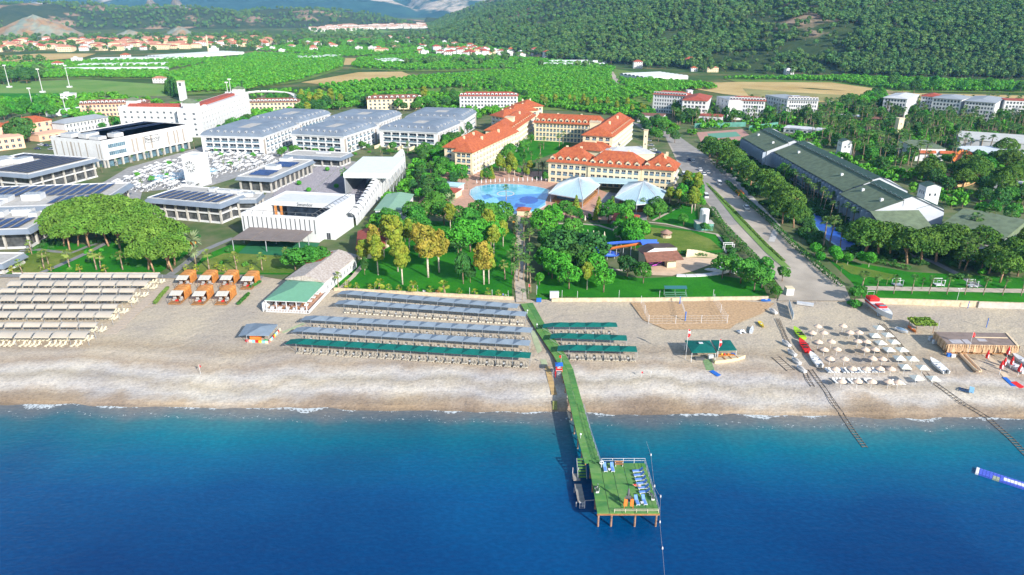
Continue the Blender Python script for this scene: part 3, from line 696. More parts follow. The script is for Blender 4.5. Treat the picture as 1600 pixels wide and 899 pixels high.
def bframe2(B,C,A_or_L,z,name='R'):
    """as bframe but the long right-hand side B->C is taken as true and the front squared to it"""
    b,c = P(*B,z),P(*C,z); v = c-b; W_ = v.length; v.normalize(); u = Vector((v.y,-v.x,0))
    L = A_or_L if isinstance(A_or_L,(int,float)) else -(P(*A_or_L,z)-b).dot(u)
    a = b-u*L; an = math.atan2(u.y,u.x); FOOT.append([(a.x,a.y),(b.x,b.y),(c.x,c.y),(a.x+v.x*W_,a.y+v.y*W_)])
    return (a.x,a.y,LAND),an,L,W_
def hiproof(mb,x0,x1,y0,y1,z0,h,ov=.6,m=0,hip=1.0,m2=None,thick=.18,axis=None):
    """hip = how far the ridge ends are drawn in (0 gives gables)"""
    x0 -= ov; x1 += ov; y0 -= ov; y1 += ov; w,d = x1-x0,y1-y0; k = len(mb.v); m2 = m if m2 is None else m2
    alongx = (w >= d) if axis is None else axis == 'x'
    if alongx: i = d/2*hip; r0,r1 = (x0+i,(y0+y1)/2,z0+h),(x1-i,(y0+y1)/2,z0+h)
    else: i = w/2*hip; r0,r1 = ((x0+x1)/2,y0+i,z0+h),((x0+x1)/2,y1-i,z0+h)
    c = [(x0,y0,z0),(x1,y0,z0),(x1,y1,z0),(x0,y1,z0)]
    if alongx: mb.face([c[0],c[1],r1,r0],m); mb.face([c[2],c[3],r0,r1],m); mb.face([c[3],c[0],r0],m2 if hip == 0 else m); mb.face([c[1],c[2],r1],m2 if hip == 0 else m)
    else: mb.face([c[1],c[2],r1,r0],m); mb.face([c[3],c[0],r0,r1],m); mb.face([c[0],c[1],r0],m2 if hip == 0 else m); mb.face([c[2],c[3],r1],m2 if hip == 0 else m)
    lo = [(a,b,z-thick) for a,b,z in c]
    for i in range(4): j = (i+1) % 4; mb.face([lo[i],lo[j],c[j],c[i]],m2)
    mb.face(lo[::-1],m2)
def flatroof(root,L,W_,z,mat=None,ov=0.0,par=.5,pm=None,th=.3,name='roof'):
    mb = MB(); mb.box(-ov,L+ov,-ov,W_+ov,z-th if ov else z-.02,z,0,ov > 0); mb.build(name,mat or CONC,root)
    if par:
        p = MB(); t = .25; p.box(-ov-.01,L+ov+.01,-ov-.01,-ov+t,z-th-.01 if ov else z-.03,z+par); p.box(-ov-.01,L+ov+.01,W_+ov-t,W_+ov+.01,z-.03,z+par); p.box(-ov-.01,-ov+t,-ov+t,W_+ov-t,z-.03,z+par); p.box(L+ov-t,L+ov+.01,-ov+t,W_+ov-t,z-.03,z+par); p.build('parapet',pm or WHITE,root)
def rooftop(root,items,z,seed=1):
    rn = random.Random(seed)
    for x,y,w,d,h in items:
        mb = MB(); mb.box(x,x+w,y,y+d,z,z+h); mb.box(x+.2,x+w-.2,y+.2,y+d-.2,z+h,z+h+.12,1)
        k = int(w/1.4)
        for i in range(k): mb.cyl((x+(i+.5)*w/k,y+d/2,z+h+.12),(x+(i+.5)*w/k,y+d/2,z+h+.28),.4,.4,8,1)
        mb.build('rooftop_unit',[LGREY,GREY],root)
SP_ = {}
def solar(root,x0,x1,y0,y1,z,pitch=3.4,w=2.3,ang=0.0,axis='y',gaps=None,piece=6.0):
    """rows of tilted solar panels; axis = the way the rows run"""
    a,b = (x0,x1) if axis == 'y' else (y0,y1); c,d = (y0,y1) if axis == 'y' else (x0,x1)
    s = a; k = 0; n = max(1,round((d-c)/piece)); pl = (d-c)/n
    key = (round(pl,1),round(w,1),axis)
    if key not in SP_:
        mb = MB(); hz = .35
        if axis == 'y':
            p = [(0,.06,0),(w,.06,hz),(w,pl-.06,hz),(0,pl-.06,0)]
        else: p = [(0.06,w,hz),(0.06,0,0),(pl-.06,0,0),(pl-.06,w,hz)]
        mb.face(p,0); mb.face([(x,y,z_-.06) for x,y,z_ in p][::-1],1)
        for t in np.linspace(0,1,6)[1:-1]:
            e0 = Vector(p[0]).lerp(Vector(p[3]),t) if axis == 'y' else Vector(p[1]).lerp(Vector(p[2]),t); e1 = Vector(p[1]).lerp(Vector(p[2]),t) if axis == 'y' else Vector(p[0]).lerp(Vector(p[3]),t)
            o_ = Vector((0,.03,0)) if axis == 'y' else Vector((.03,0,0)); up = Vector((0,0,.012)); mb.face([e0-o_+up,e1-o_+up,e1+o_+up,e0+o_+up],1)
        SP_[key] = mb.mesh('solar_panel',[SOLAR,LGREY])
    while s+w <= b+.01:
        for i in range(n):
            if gaps and gaps(s+w/2,c+(i+.5)*pl): continue
            put(SP_[key],'solar_panel',root,(s,c+i*pl,z+.25) if axis == 'y' else (c+i*pl,s,z+.25))
        s += pitch
def text3(s,size,loc,rot,mat,name='lettering',parent=None,font=None,ext=.05,align='CENTER'):
    cu = bpy.data.curves.new(name,'FONT'); cu.body = s; cu.size = size; cu.extrude = ext; cu.align_x = align; cu.align_y = 'CENTER'
    t = bpy.data.objects.new('t_',cu); COL.objects.link(t); dg = bpy.context.evaluated_depsgraph_get(); me = bpy.data.meshes.new_from_object(t.evaluated_get(dg)); bpy.data.objects.remove(t)
    me.materials.clear(); me.materials.append(mat); o = put(me,name,parent,loc); o.rotation_euler = rot; return o
# ---- grey mansard hotel blocks ----
def dormer_mesh(w=1.5,h=1.5,d=2.2,wall_=None,roof_=None,arch=False):
    mb = MB(); x = w/2; mb.face([(-x,0,0),(x,0,0),(x,0,h),(-x,0,h)],0); mb.face([(-x,d,0),(-x,0,0),(-x,0,h),(-x,d,h)],0); mb.face([(x,0,0),(x,d,0),(x,d,h),(x,0,h)],0)
    mb.box(-x*.6,x*.6,-.04,0,h*.2,h*.85,2); o = .2
    if arch:
        n = 7; pts = [(-(x+o)*math.cos(math.pi*i/(n-1)),h+w*.35*math.sin(math.pi*i/(n-1))) for i in range(n)]
        for a,b in zip(pts,pts[1:]): mb.face([(a[0],-o,a[1]),(b[0],-o,b[1]),(b[0],d,b[1]),(a[0],d,a[1])],1)
        mb.face([(p[0],-o+.05,p[1]) for p in pts],0)
    else:
        mb.face([(-x-o,-o,h-.1),(0,-o,h+w*.45),(0,d,h+w*.45),(-x-o,d,h-.1)],1); mb.face([(0,-o,h+w*.45),(x+o,-o,h-.1),(x+o,d,h-.1),(0,d,h+w*.45)],1); mb.face([(-x,0,h),(x,0,h),(0,0,h+w*.42)],0)
    return mb.mesh('dormer',[wall_ or WHITE,roof_ or GREY,GLASS])
DORM = dormer_mesh(1.0,.9,1.5)
def mansard(mb,x0,x1,y0,y1,z0,h=4.2,inset=5.5,n=5,m=0,mtop=1):
    pr = [(math.sin(math.pi/2*i/n),1-math.cos(math.pi/2*i/n)) for i in range(n+1)]    # (height fraction, inset fraction)
    rings = []
    for hf,inf in pr: i = inset*inf; z = z0+h*hf; rings.append([(x0+i,y0+i,z),(x1-i,y0+i,z),(x1-i,y1-i,z),(x0+i,y1-i,z)])
    for a,b in zip(rings,rings[1:]):
        for i in range(4): j = (i+1) % 4; mb.face([a[i],a[j],b[j],b[i]],m)
    t = rings[-1]; c = [((t[0][0]+t[2][0])/2+(p[0]-(t[0][0]+t[2][0])/2)*.35,(t[0][1]+t[2][1])/2+(p[1]-(t[0][1]+t[2][1])/2)*.6,p[2]-1.1) for p in t]
    for i in range(4): j = (i+1) % 4; mb.face([t[i],t[j],c[j],c[i]],m)
    mb.face(c,mtop)
def grey_block(B,C,L,label,z=12,cols=6,dback=True,garden=False):
    loc,an,L,W_ = bframe2(B,C,L,z); o = thing('hotel_block',label,'hotel',loc,an,'grey mansard hotel blocks'); H_ = z-LAND; mb = MB()
    facade(o,mb,'F',L,W_,0,H_,3,3.15,cols,(L-5)/cols-.5,2.35,.3,1.1,'balcony',2.2,'glass',zf=.2)
    facade(o,mb,'R',L,W_,0,H_,3,3.15,max(3,int(W_/5.2)),3.4,2.35,.3,1.1,'balcony',3.4,'glass',zf=.2)
    facade(o,mb,'B',L,W_,0,H_); facade(o,mb,'L',L,W_,0,H_); mb.build('wall',WHITE,o)
    pn = MB(); pn.box(L-.02,L+.06,.55,2.75,.3,H_-1.2); pn.build('facade_panel',TAUPE,o); pn = MB()
    pn.box(L-.02,L+.06,W_-3,W_-.6,.3,H_-1.2); pn.build('facade_panel',TAUPE,o)
    Bx(o,'cornice',WHITE,(-.5,L+.5,-.5,W_+.5,H_,H_+.35,0,True))
    r = MB(); mansard(r,-.2,L+.2,-.2,W_+.2,H_+.35,3.7,min(8.5,L*.24),6); r.build('roof',[MANS,CONC],o,smooth=False)
    for i in range(7): put(DORM,'dormer',o,(L*(.16+.68*i/6),1.15,H_+2.1))
    k = max(3,int(W_/5.5))
    for i in range(k): put(DORM,'dormer',o,(L-1.15,W_*(.14+.74*i/(k-1)),H_+2.1),math.pi/2)
    if garden:
        for i in range(6): Bx(o,'terrace_wall',CREAM,(L*i/5-.15,L*i/5+.15,-7.5,-.05,0,1.9))
    return o
grey_block((683.5,208.5),(719,193.5),38,'front right grey mansard block with garden terraces beside the orange-roofed hotel',garden=True)
grey_block((724,189),(744,176.5),40,'rear right grey mansard block nearest the white red-trimmed hotel',cols=7)
grey_block((536.5,215),(588.5,198),34,'middle front grey mansard block with six bays of balconies')
grey_block((592,193),(627,179.5),38,'middle rear grey mansard block',cols=7)
grey_block((410,215.5),(463.5,196),38,'front left grey mansard block facing the plaza palms',cols=7)
grey_block((467,193),(516,178.5),36,'rear left grey mansard block below the water slides',cols=6)
# ---- orange-roofed hotel ----
ODORM = dormer_mesh(2.3,1.7,3.0,CREAM,ORANGE)
SDORM = dormer_mesh(1.5,1.1,2.4,CREAM,ORANGE)
def orange_wing(loc,an,L,W_,H_,label,fcols=0,rcols=0,lcols=0,rows=3,roofh=4.5,hip=1.0,dorm=0,rdorm=0,ldorm=0,basket=True,name='hotel_wing',fh=None,group=None,cat='hotel',roofm=None,wallm=None,ov=1.0,bcols=0):
    o = thing(name,label,cat,loc,an,group or 'wings of the orange-roofed hotel'); mb = MB(); fh = fh or (H_-.3)/rows; rl = 'basket' if basket else 'glass'
    facade(o,mb,'F',L,W_,0,H_,rows if fcols else 0,fh,fcols,min(2.4,L/max(1,fcols)*.66),1.9,.5,.5,'balcony',.8,'glass')
    facade(o,mb,'R',L,W_,0,H_,rows if rcols else 0,fh,rcols,min(1.9,W_/max(1,rcols)*.5),1.8,.6,.35,'balcony',.8,rl)
    facade(o,mb,'L',L,W_,0,H_,rows if lcols else 0,fh,lcols,min(1.9,W_/max(1,lcols)*.5),1.8,.6,.35,'balcony',.8,rl)
    facade(o,mb,'B',L,W_,0,H_,rows if bcols else 0,fh,bcols,1.6,1.6,.7,.3,'plain',.8); mb.build('wall',wallm or CREAM,o)
    r = MB(); hiproof(r,0,L,0,W_,H_+.2,roofh,ov,0,hip); ro = r.build('roof',roofm or ORANGE,o); wx,wy = (L*.3,W_*.62) if L > W_ else (L*.62,W_*.3)
    for k in range(2): Bx(ro,'chimney',CREAM,(wx*(1+1.2*k*(L > W_)),wx*(1+1.2*k*(L > W_))+1,wy*(1+1.2*k*(L <= W_)),wy*(1+1.2*k*(L <= W_))+1,H_+1.5,H_+roofh+.4))
    for i in range(dorm): put(ODORM,'dormer',o,(L*(i+.5)/dorm,.5,H_+.5))
    for i in range(rdorm): put(SDORM,'dormer',o,(L-.8,W_*(i+1)/(rdorm+1),H_+.9),math.pi/2)
    for i in range(ldorm): put(SDORM,'dormer',o,(.8,W_*(i+1)/(ldorm+1),H_+.9),-math.pi/2)
    return o
loc,an,L,W_ = bframe((857,252),(1053,266.5),15,12.3)
c_,s_ = math.cos(an),math.sin(an)
def along(loc,an,x,y,z=None): return (loc[0]+math.cos(an)*x-math.sin(an)*y,loc[1]+math.sin(an)*x+math.cos(an)*y,loc[2] if z is None else z)
orange_wing(loc,an,L*.33,W_,10.1,'left third of the long front wing, orange roof with five dormers',6,0,5,3,6,.8,5)
orange_wing(along(loc,an,L*.332,-.6),an,L*.42,W_,9.9,'middle section of the long front wing, orange roof with six dormers',8,0,0,3,6,.8,6)
orange_wing(along(loc,an,L*.755,.1),an,L*.245,W_,10.1,'right end section of the long front wing with three dormers, by the road',5,5,0,3,6,.8,3)
loc,an,L,W_ = bframe2((737.5,240),(808,207),9.5,13.2)
orange_wing(loc,an,L,W_,11.6,'front left wing beside the pool with five storeys of little balconies',3,15,0,4,4.2,.9)
o2 = orange_wing(along(loc,an,-10.5,10),an,9.5,36,11.3,'rear roof of the left wing along the grey blocks',2,0,8,4,4.0,.9)
mb = MB(); mb.cyl((0,0,0),(0,0,11),1.9,1.9,10); mb.cyl((0,0,11),(0,0,13.6),2.3,.1,10,1)
tq = thing('stair_tower','round cream turret with a conical cap at the left corner of the hotel','tower',P(719,262)); mb.build('tower_shaft',[CREAM,STRAW],tq)
def tower(px,py,w,d,h,label,an=0,mat=None,cap=None):
    o = thing('stair_tower',label,'tower',P(px,py),an); FOOT.append([(o.location.x,o.location.y),(o.location.x+w,o.location.y),(o.location.x+w,o.location.y+d),(o.location.x,o.location.y+d)]); mb = MB(); facade(o,mb,'F',w,d,0,h,3,h/3.4,1,.7,1,h/6,.2); facade(o,mb,'R',w,d,0,h); facade(o,mb,'L',w,d,0,h); facade(o,mb,'B',w,d,0,h); mb.build('tower_shaft',mat or CREAM,o)
    Bx(o,'tower_cap',cap or STONE,(-.25,w+.25,-.25,d+.25,h,h+.4,0,True)); return o
tower(789,228,5,5,17,'cream square stair tower rising between the left wings',-.25)
tower(920,231,6,6,15,'cream square stair tower before the right wing of the courtyard',-.25)
tower(1003.5,246,2.2,2.2,15,'slender cream chimney tower behind the front wing',-.25)
loc,an,L,W_ = bframe2((833,190),(826,173.5),13,14); loc,an,L,W_ = bframe2((800,205),(836,180),16,14)
orange_wing(loc,an,L,W_,11.8,'left courtyard wing with cream dormers facing the garden',0,14,10,4,5,.6,0,12)
loc,an,L,W_ = bframe((835,191.5),(938,196),15,13.5)
orange_wing(loc,an,L,W_,11.5,'back courtyard wing with a long orange ridge and ten dormers',18,0,0,4,4.6,.3,11,basket=False)
loc,an,L,W_ = bframe2((957,213.5),(989,188.5),17,14)
orange_wing(loc,an,L,W_,11.8,'right courtyard wing with broad orange roof and dormers on the road side',4,14,0,4,5.2,.3,0,15)
loc,an,L,W_ = bframe2((951,232),(968,212),12,8)
orange_wing(loc,an,L,W_+4,6.3,'low orange-roofed link building behind the front wing',3,0,0,2,3,1)
loc,an,L,W_ = bframe((892,232),(938,236),10,8)
orange_wing(loc,an,L,W_,5.8,'low orange-roofed hall with chimney behind the front wing',4,0,0,1,3.4,1,fh=4)
loc,an,L,W_ = bframe((945,243),(1023,240),22,7)
o = thing('hall','low hall with a broad pale grey roof behind the front wing','building',loc,an); mb = MB(); [facade(o,mb,s,L,W_,0,5) for s in 'FRBL']; mb.build('wall',CREAM,o); r = MB(); hiproof(r,0,L,0,W_,5,2.2,.5,0,1); r.build('roof',LGREY,o)
for a,b,c,z,lb in (((786,184),(820,180),13,13,'lower far left orange roof with chimneys'),((800,176),(840,172.5),14,15,'middle far orange roof stepping up the back of the hotel'),((815,168),(848,166),16,15,'farthest orange roof at the back of the hotel')):
    loc,an,L,W_ = bframe(a,b,c,z); orange_wing(loc,an,L,W_,z-LAND,lb,6,3,3,4,4,1,0,0)
# ---- pale blue restaurant roofs ----
def tent_roof(apex,corners,za,zb,label,mat=PALEB,name='restaurant_pavilion',cat='restaurant',posts=True,wallm=None,wall_h=None,ribs=True):
    c = P(*apex,za); q = PP(corners,zb); o = thing(name,label,cat,(c.x,c.y,LAND)); k = [(v.x-c.x,v.y-c.y) for v in q]; mb = MB(); A = (0,0,za-LAND)
    FOOT.append([(v.x,v.y) for v in q])
    for i in range(len(k)):
        j = (i+1) % len(k); a,b = k[i],k[j]; mb.face([(*a,zb-LAND),(*b,zb-LAND),A],0); mb.face([(*a,zb-LAND-.35),(*b,zb-LAND-.35),(*b,zb-LAND),(*a,zb-LAND)],1)
    mb.build('roof',[mat,LGREY],o)
    if ribs:
        rb = MB()
        for i in range(len(k)):
            j = (i+1) % len(k); a,b = Vector((*k[i],zb-LAND)),Vector((*k[j],zb-LAND)); rb.beam(a+Vector((0,0,.08)),Vector(A)+Vector((0,0,.08)),.22,.14)
            n_ = max(2,int((b-a).length/1.6))
            for t in range(1,n_): s = a.lerp(b,t/n_); e = s.lerp(Vector(A),.97-abs(t/n_-.5)*.4); rb.beam(s+Vector((0,0,.05)),e+Vector((0,0,.05)),.07,.07)
        rb.build('roof_seams',LGREY,o,kind='stuff')
    for x,y in k: pb = MB(); pb.cyl((x*.93,y*.93,0),(x*.93,y*.93,zb-LAND-.2),.18,.18,6); pb.build('post',GREY,o)
    w = MB(); w.hexa([(x*.88,y*.88) for x,y in k],0,(wall_h or 1.1),0); w.build('terrace_wall',wallm or WOOD,o)
    g = MB(); g.hexa([(x*.72,y*.72) for x,y in k],0,zb-LAND-.3,0); g.build('glazing',GLASSB,o); return o
tent_roof((904,277.5),[(857,302),(911,311.5),(938,289),(925,277.5),(893,276),(871,287)],10,6.4,'left pale blue faceted restaurant roof beside the pool')
tent_roof((1006,283.5),[(960,308.5),(994,320),(1032,316.5),(1041,299),(1012,285),(978,285)],10,6.4,'right pale blue faceted restaurant roof near the road')
mb = MB(); q = PP([(921,285),(997,288),(997,280),(921,277)],6.9); c = sum(q,Vector())/4; o = thing('link_canopy','pale blue strip roof joining the two restaurant pavilions','canopy',(c.x,c.y,LAND)); mb.hexa([(v.x-c.x,v.y-c.y) for v in q],4.6,4.95,0,True); mb.build('roof',PALEB,o); 
for v in q: Cy(o,'post',GREY,(((v.x-c.x)*.94,(v.y-c.y)*.94,0),((v.x-c.x)*.94,(v.y-c.y)*.94,4.6),.15,.15,6))
# ---- white L-shaped hotel ----
def white_wing(loc,an,L,W_,H_,label,fc,rc,lc,rows=5,roofm=None,group='wings of the tall white hotel',ow=1.7,oh=1.5,name='hotel_wing',par=.9,gr=None,bk=None,rail=None,depth=.3,fr=None):
    o = thing(name,label,'hotel',loc,an,group); mb = MB(); fh = (H_-1)/rows
    for s,c in (('F',fc),('R',rc),('L',lc),('B',0)): facade(o,mb,s,L,W_,0,H_,rows if c else 0,fh,c,ow,oh,.9,depth,'plain',1.5,rail,fr=fr)
    mb.build('wall',bk or WHITE,o); flatroof(o,L,W_,H_,roofm or LGREY,0,par); return o
loc,an,L,W_ = bframe((184,168),(312,169.5),15,20); an1 = an
o = white_wing(loc,an,L-3,W_,17.6,'left wing of the tall white hotel seen across the solar roof',11,0,2)
r = MB(); r.box(3,L-8,6,13.5,17.6,18.6); r.box(3,L-8,7.5,12,18.6,19.5,0); r.build('red_roof_band',REDR,o)
for x,y,w in ((0.5,9,7),(L-14,3,8)):
    b = MB(); b.box(x,x+w,y,y+w*.8,17.6,21.5,0); hiproof(b,x,x+w,y,y+w*.8,21.5,1.8,.3,1,1); b.build('roof_turret',[WHITE,GREENR],o)
loc,an,L,W_ = bframe2((312,171),(388,145.5),15,20)
o = white_wing(loc,an,L,W_,17.6,'right wing of the tall white hotel beside the grey mansard blocks',2,17,0)
Bx(o,'red_roof_band',REDR,(3,9,10,W_-12,17.6,19.2))
for x,y,w in ((4,1,8),(6,W_-8.5,7.5)):
    b = MB(); b.box(x,x+w,y,y+w*.9,17.6,21.8,0); hiproof(b,x,x+w,y,y+w*.9,21.8,1.9,.3,1,1); b.build('roof_turret',[WHITE,GREENR],o)
b = MB(); b.box(0,5,0,5,0,17); b.box(-.3,5.3,-.3,5.3,17,17.5,1,True); b.box(1.3,3.7,-.03,0,13,16,2); t = thing('clock_tower','white square tower with a dark round emblem behind the white hotel','tower',P(281,158),0); b.build('tower_shaft',[WHITE,STONE,DGREY],t)
# ---- long white hall with fins and sign ----
loc,an,L,W_ = bframe2((157.5,222),(297,195),37,16)
o = thing('hotel_hall','long white hall with dark fin windows, a framed sign and solar roof','hotel',loc,an); mb = MB(); H_ = 14
mb.box(0,L,0,W_,4.2,H_,0,True); mb.box(1.5,L-2.2,1.5,W_-1,0,4.2,1); mb.build('wall',[WHITE,GLASSB],o)
for i in range(13): Bx(o,'column',CONC,(L-.9,L-.1,1.5+i*(W_-5)/12,2.4+i*(W_-5)/12,0,4.2))
for i in range(8): Bx(o,'column',CONC,(.4+i*(L-2)/7,1.2+i*(L-2)/7,.1,.9,0,4.2))
def fins(side,lst,z0=5,z1=12.6):
    for s,w in lst:
        f_ = MB(); a = T(side,L,W_,s,.03,0); b2 = T(side,L,W_,s+w,.03,0)
        f_.face([(a[0],a[1],z0),(b2[0],b2[1],z0),(b2[0],b2[1],z1),(a[0],a[1],z1)],0); f_.build('fin_window',TAUPE,o)
fins('F',[(2,.9),(7.5,.9),(11.5,.6),(14,1.3),(17,.5),(20,.8),(25,.8),(33,.6),(35,.7)])
fins('R',[(W_*t,1.3) for t in (.30,.345,.42,.505,.70,.775,.815,.885)])
for z in (6.1,9.9): put(winmesh(11,2.2,'strip',LGREY,GLASSB),'window',o,T('R',L,W_,9,.02,z),RZ['R'])
sg = MB(); y0,y1,z0,z1 = W_*.445,W_*.60,8.6,12.4
for a,b,c,d in ((y0,y1,z0,z0+.3),(y0,y1,z1-.3,z1),(y0,y0+.3,z0,z1),(y1-.3,y1,z0,z1)): sg.box(L+.03,L+.14,a,b,c,d,0,True)
sf = sg.build('sign_frame',DGREY,o)
text3('Swandor',3.0,(L+.12,(y0+y1)/2+.9,10.4),(math.pi/2,0,math.pi/2),DGREY,'sign_lettering',sf)
e = MB()
for k,(r0,off) in enumerate(((.9,0),(.65,.5))):
    for i in range(8): a,b = math.pi*.7*i/8+.4,math.pi*.7*(i+1)/8+.4; e.beam((L+.1,y0+1.5+off+r0*math.cos(a),10.2+r0*math.sin(a)),(L+.1,y0+1.5+off+r0*math.cos(b),10.2+r0*math.sin(b)),.12,.2)
e.build('sign_emblem',DGREY,sf)
flatroof(o,L,W_,H_,LGREY,0,.5)
for x0_,x1_ in ((3,10),(15,22)): solar(o,x0_,x1_,20 if x0_ < 10 else 24,W_-3,H_+.1,3.6,3,axis='y',piece=7)
rooftop(o,[(4,3,8,6,2),(16,4,6,7,2.2),(25,3,7,5,1.6),(28,12,5,6,2),(12,12,4,5,1.4)],H_)
# ---- solar-roofed pavilions with deep grey eaves ----
def solar_pav(fr_,z,label,sol,units,fc,rc,gapf=None,axis='y',rows=2,ov=2.6,group='solar roofed pavilions of the white resort',lside=0,pitch=3.5,w=2.9):
    loc,an,L,W_ = fr_; o = thing('pavilion',label,'building',loc,an,group); H_ = z-LAND; fh = H_/rows; c = MB()
    for r in range(rows):
        c.box(ov*.5+.6,L-ov*.5-.6,ov*.5+.6,W_-1,r*fh,(r+1)*fh-.5,0)
    c.build('glazing',M('shaded_glazing',(.07,.075,.08),.2,spec=.6,var=.5,scale=.5),o)
    s = MB(); s.box(ov*.5-.3,L-ov*.5+.3,ov*.5-.3,W_,H_/rows-.5,H_/rows,0,True) if rows > 1 else None
    if rows > 1: s.build('floor_slab',WHITE,o)
    Bx(o,'plinth',WHITE,(ov*.5-.1,L-ov*.5+.1,ov*.5-.1,W_,0,.7))
    cm = MB(); cm.box(-.35,.35,-.35,.35,0,H_-.2); cm = cm.mesh('column',CONC)
    for i in range(fc+1): put(cm,'column',o,(lerp(ov*.5,L-ov*.5,i/fc),ov*.5,0))
    for i in range(1,rc+1): put(cm,'column',o,(L-ov*.5,lerp(ov*.5,W_-1,i/rc),0)); 
    if lside:
        for i in range(1,rc+1): put(cm,'column',o,(ov*.5,lerp(ov*.5,W_-1,i/rc),0))
    e = MB(); k_ = min(1.5,ov*.6); lo = [(-k_,-k_),(L+k_,-k_),(L+k_,W_+k_),(-k_,W_+k_)]; hi = [(0,0),(L,0),(L,W_),(0,W_)]
    for i in range(4):
        j = (i+1) % 4; e.face([(*lo[i],H_-1.5),(*lo[j],H_-1.5),(*hi[j],H_-.05),(*hi[i],H_-.05)],0); e.face([(*lo[i],H_-1.52),(ov if i in (0,3) else L-ov,ov if i < 2 else W_-ov,H_-1.3),(ov if j in (0,3) else L-ov,ov if j < 2 else W_-ov,H_-1.3),(*lo[j],H_-1.52)],1); e.face([(*hi[i],H_-.3),(*hi[j],H_-.3),(*hi[j],H_+.2),(*hi[i],H_+.2)],1)
    e.build('eaves',[MANS,WHITE],o); Bx(o,'roof',CONC,(.01,L-.01,.01,W_-.01,H_-.3,H_-.05))
    p = MB(); t = .3; p.box(0,L,0,t,H_-.04,H_+.35); p.box(0,L,W_-t,W_,H_-.04,H_+.35); p.box(0,t,t,W_-t,H_-.04,H_+.35); p.box(L-t,L,t,W_-t,H_-.04,H_+.35); p.build('parapet',WHITE,o)
    for x0_,x1_,y0_,y1_ in sol: solar(o,L*x0_,L*x1_,W_*y0_,W_*y1_,H_,pitch,w,axis=axis,gaps=gapf)
    rooftop(o,[(L*a,W_*b,c_,d_,h_) for a,b,c_,d_,h_ in units],H_); return o
solar_pav(bframe2((343,319),(394,299),(220,313),10.5),10.5,'two-storey solar-roofed restaurant in front of the clock tower',[(.03,.97,.04,.62)],[(.62,.72,7,1.6,1.2),(.80,.74,5,2,1.4),(.5,.74,3,3,1.4)],6,3,axis='y')
solar_pav(bframe2((44,273),(150,247.5),46,11.5),11.5,'two-storey solar-roofed pavilion beside the long white hall',[(.5,.97,.05,.95),(.05,.5,.75,.96)],[(.05,.1,8,5,2),(.22,.3,7,6,2.4),(.1,.5,6,5,1.8),(.35,.45,5,8,2)],5,6,axis='y')
solar_pav(bframe2((152,319),(203,286),66,9.5),9.5,'wide solar-roofed building with slanting panel rows behind the pine trees',[(.03,.97,.45,.95),(.7,.97,.08,.4)],[(.1,.12,8,5,2),(.35,.2,7,6,1.8),(.52,.25,7,5,2.4),(.3,.05,10,4,1.5)],12,2,axis='y',rows=1)
solar_pav(bframe2((43,358),(92,330),50,9.5),9.5,'solar-roofed building at the left edge beside the pine trees',[(.03,.95,.05,.6)],[(.55,.75,6,4,1.8),(.72,.78,7,3,2.2),(.86,.66,3,3,1.6),(.4,.8,5,3,1.5)],6,4,axis='y',rows=1)
solar_pav(bframe2((3,413),(38,396),22,5.5),5.5,'small single-storey kiosk with a flat grey roof at the left edge',[],[],3,3,rows=1,ov=1.2)
# clock tower
o = thing('clock_tower','square white clock tower with black clock marks beside the plaza','tower',P(291,291),-.26); mb = MB(); w,h = 8.2,14.5; mb.box(0,w,0,w,0,h,0); mb.box(.3,w-.3,.3,w-.3,h-.4,h-.1,1); mb.build('tower_shaft',[WHITE,STONE],o)
pz = MB(); [pz.box(a,b,c,d,h,h+.5) for a,b,c,d in ((0,w,0,.3),(0,w,w-.3,w),(0,.3,.3,w-.3),(w-.3,w,.3,w-.3))]; pz.build('parapet',WHITE,o)
for i in range(12):
    a = i*math.pi/6; mk_ = MB(); mk_.beam((w/2+1.6*math.sin(a),-.05,h*.66+1.6*math.cos(a)),(w/2+2.7*math.sin(a),-.05,h*.66+2.7*math.cos(a)),.38,.1); mk_.build('hour_mark',BLACK,o)
for a,l_ in ((-2.3,1.1),(-1.75,1.9)): mk_ = MB(); mk_.beam((w/2,-.06,h*.66),(w/2+l_*math.sin(a),-.06,h*.66+l_*math.cos(a)),.3,.1); mk_.build('clock_hand',BLACK,o)
for i in range(9): lv = MB(); lv.box(.8+i*.8,1.1+i*.8,-.04,0,.5,2.3); lv.build('vent_slot',DGREY,o)
# low plaza buildings
solar_pav(bframe2((423,279),(489,250.5),17,9),9,'long low building with a solar roof beside the open-air theatre seats',[(.2,.8,.1,.35),(.2,.85,.55,.8)],[(.3,.38,6,5,2),(.1,.85,5,5,1.6)],3,9,axis='x',rows=1,ov=1.6)
solar_pav(bframe2((400,312),(412,302),22,9.5),9.5,'small flat-roofed link building right of the solar restaurant',[],[(.1,.3,9,1.8,1.3),(.6,.4,6,2,1.4)],3,2,rows=2,ov=.6)
solar_pav(bframe((444,242),(532,246.5),13,7.5),7.5,'flat grey-roofed entrance pavilion behind the theatre seats',[],[(.45,.55,8,2,.8)],6,3,rows=1,ov=1.6)
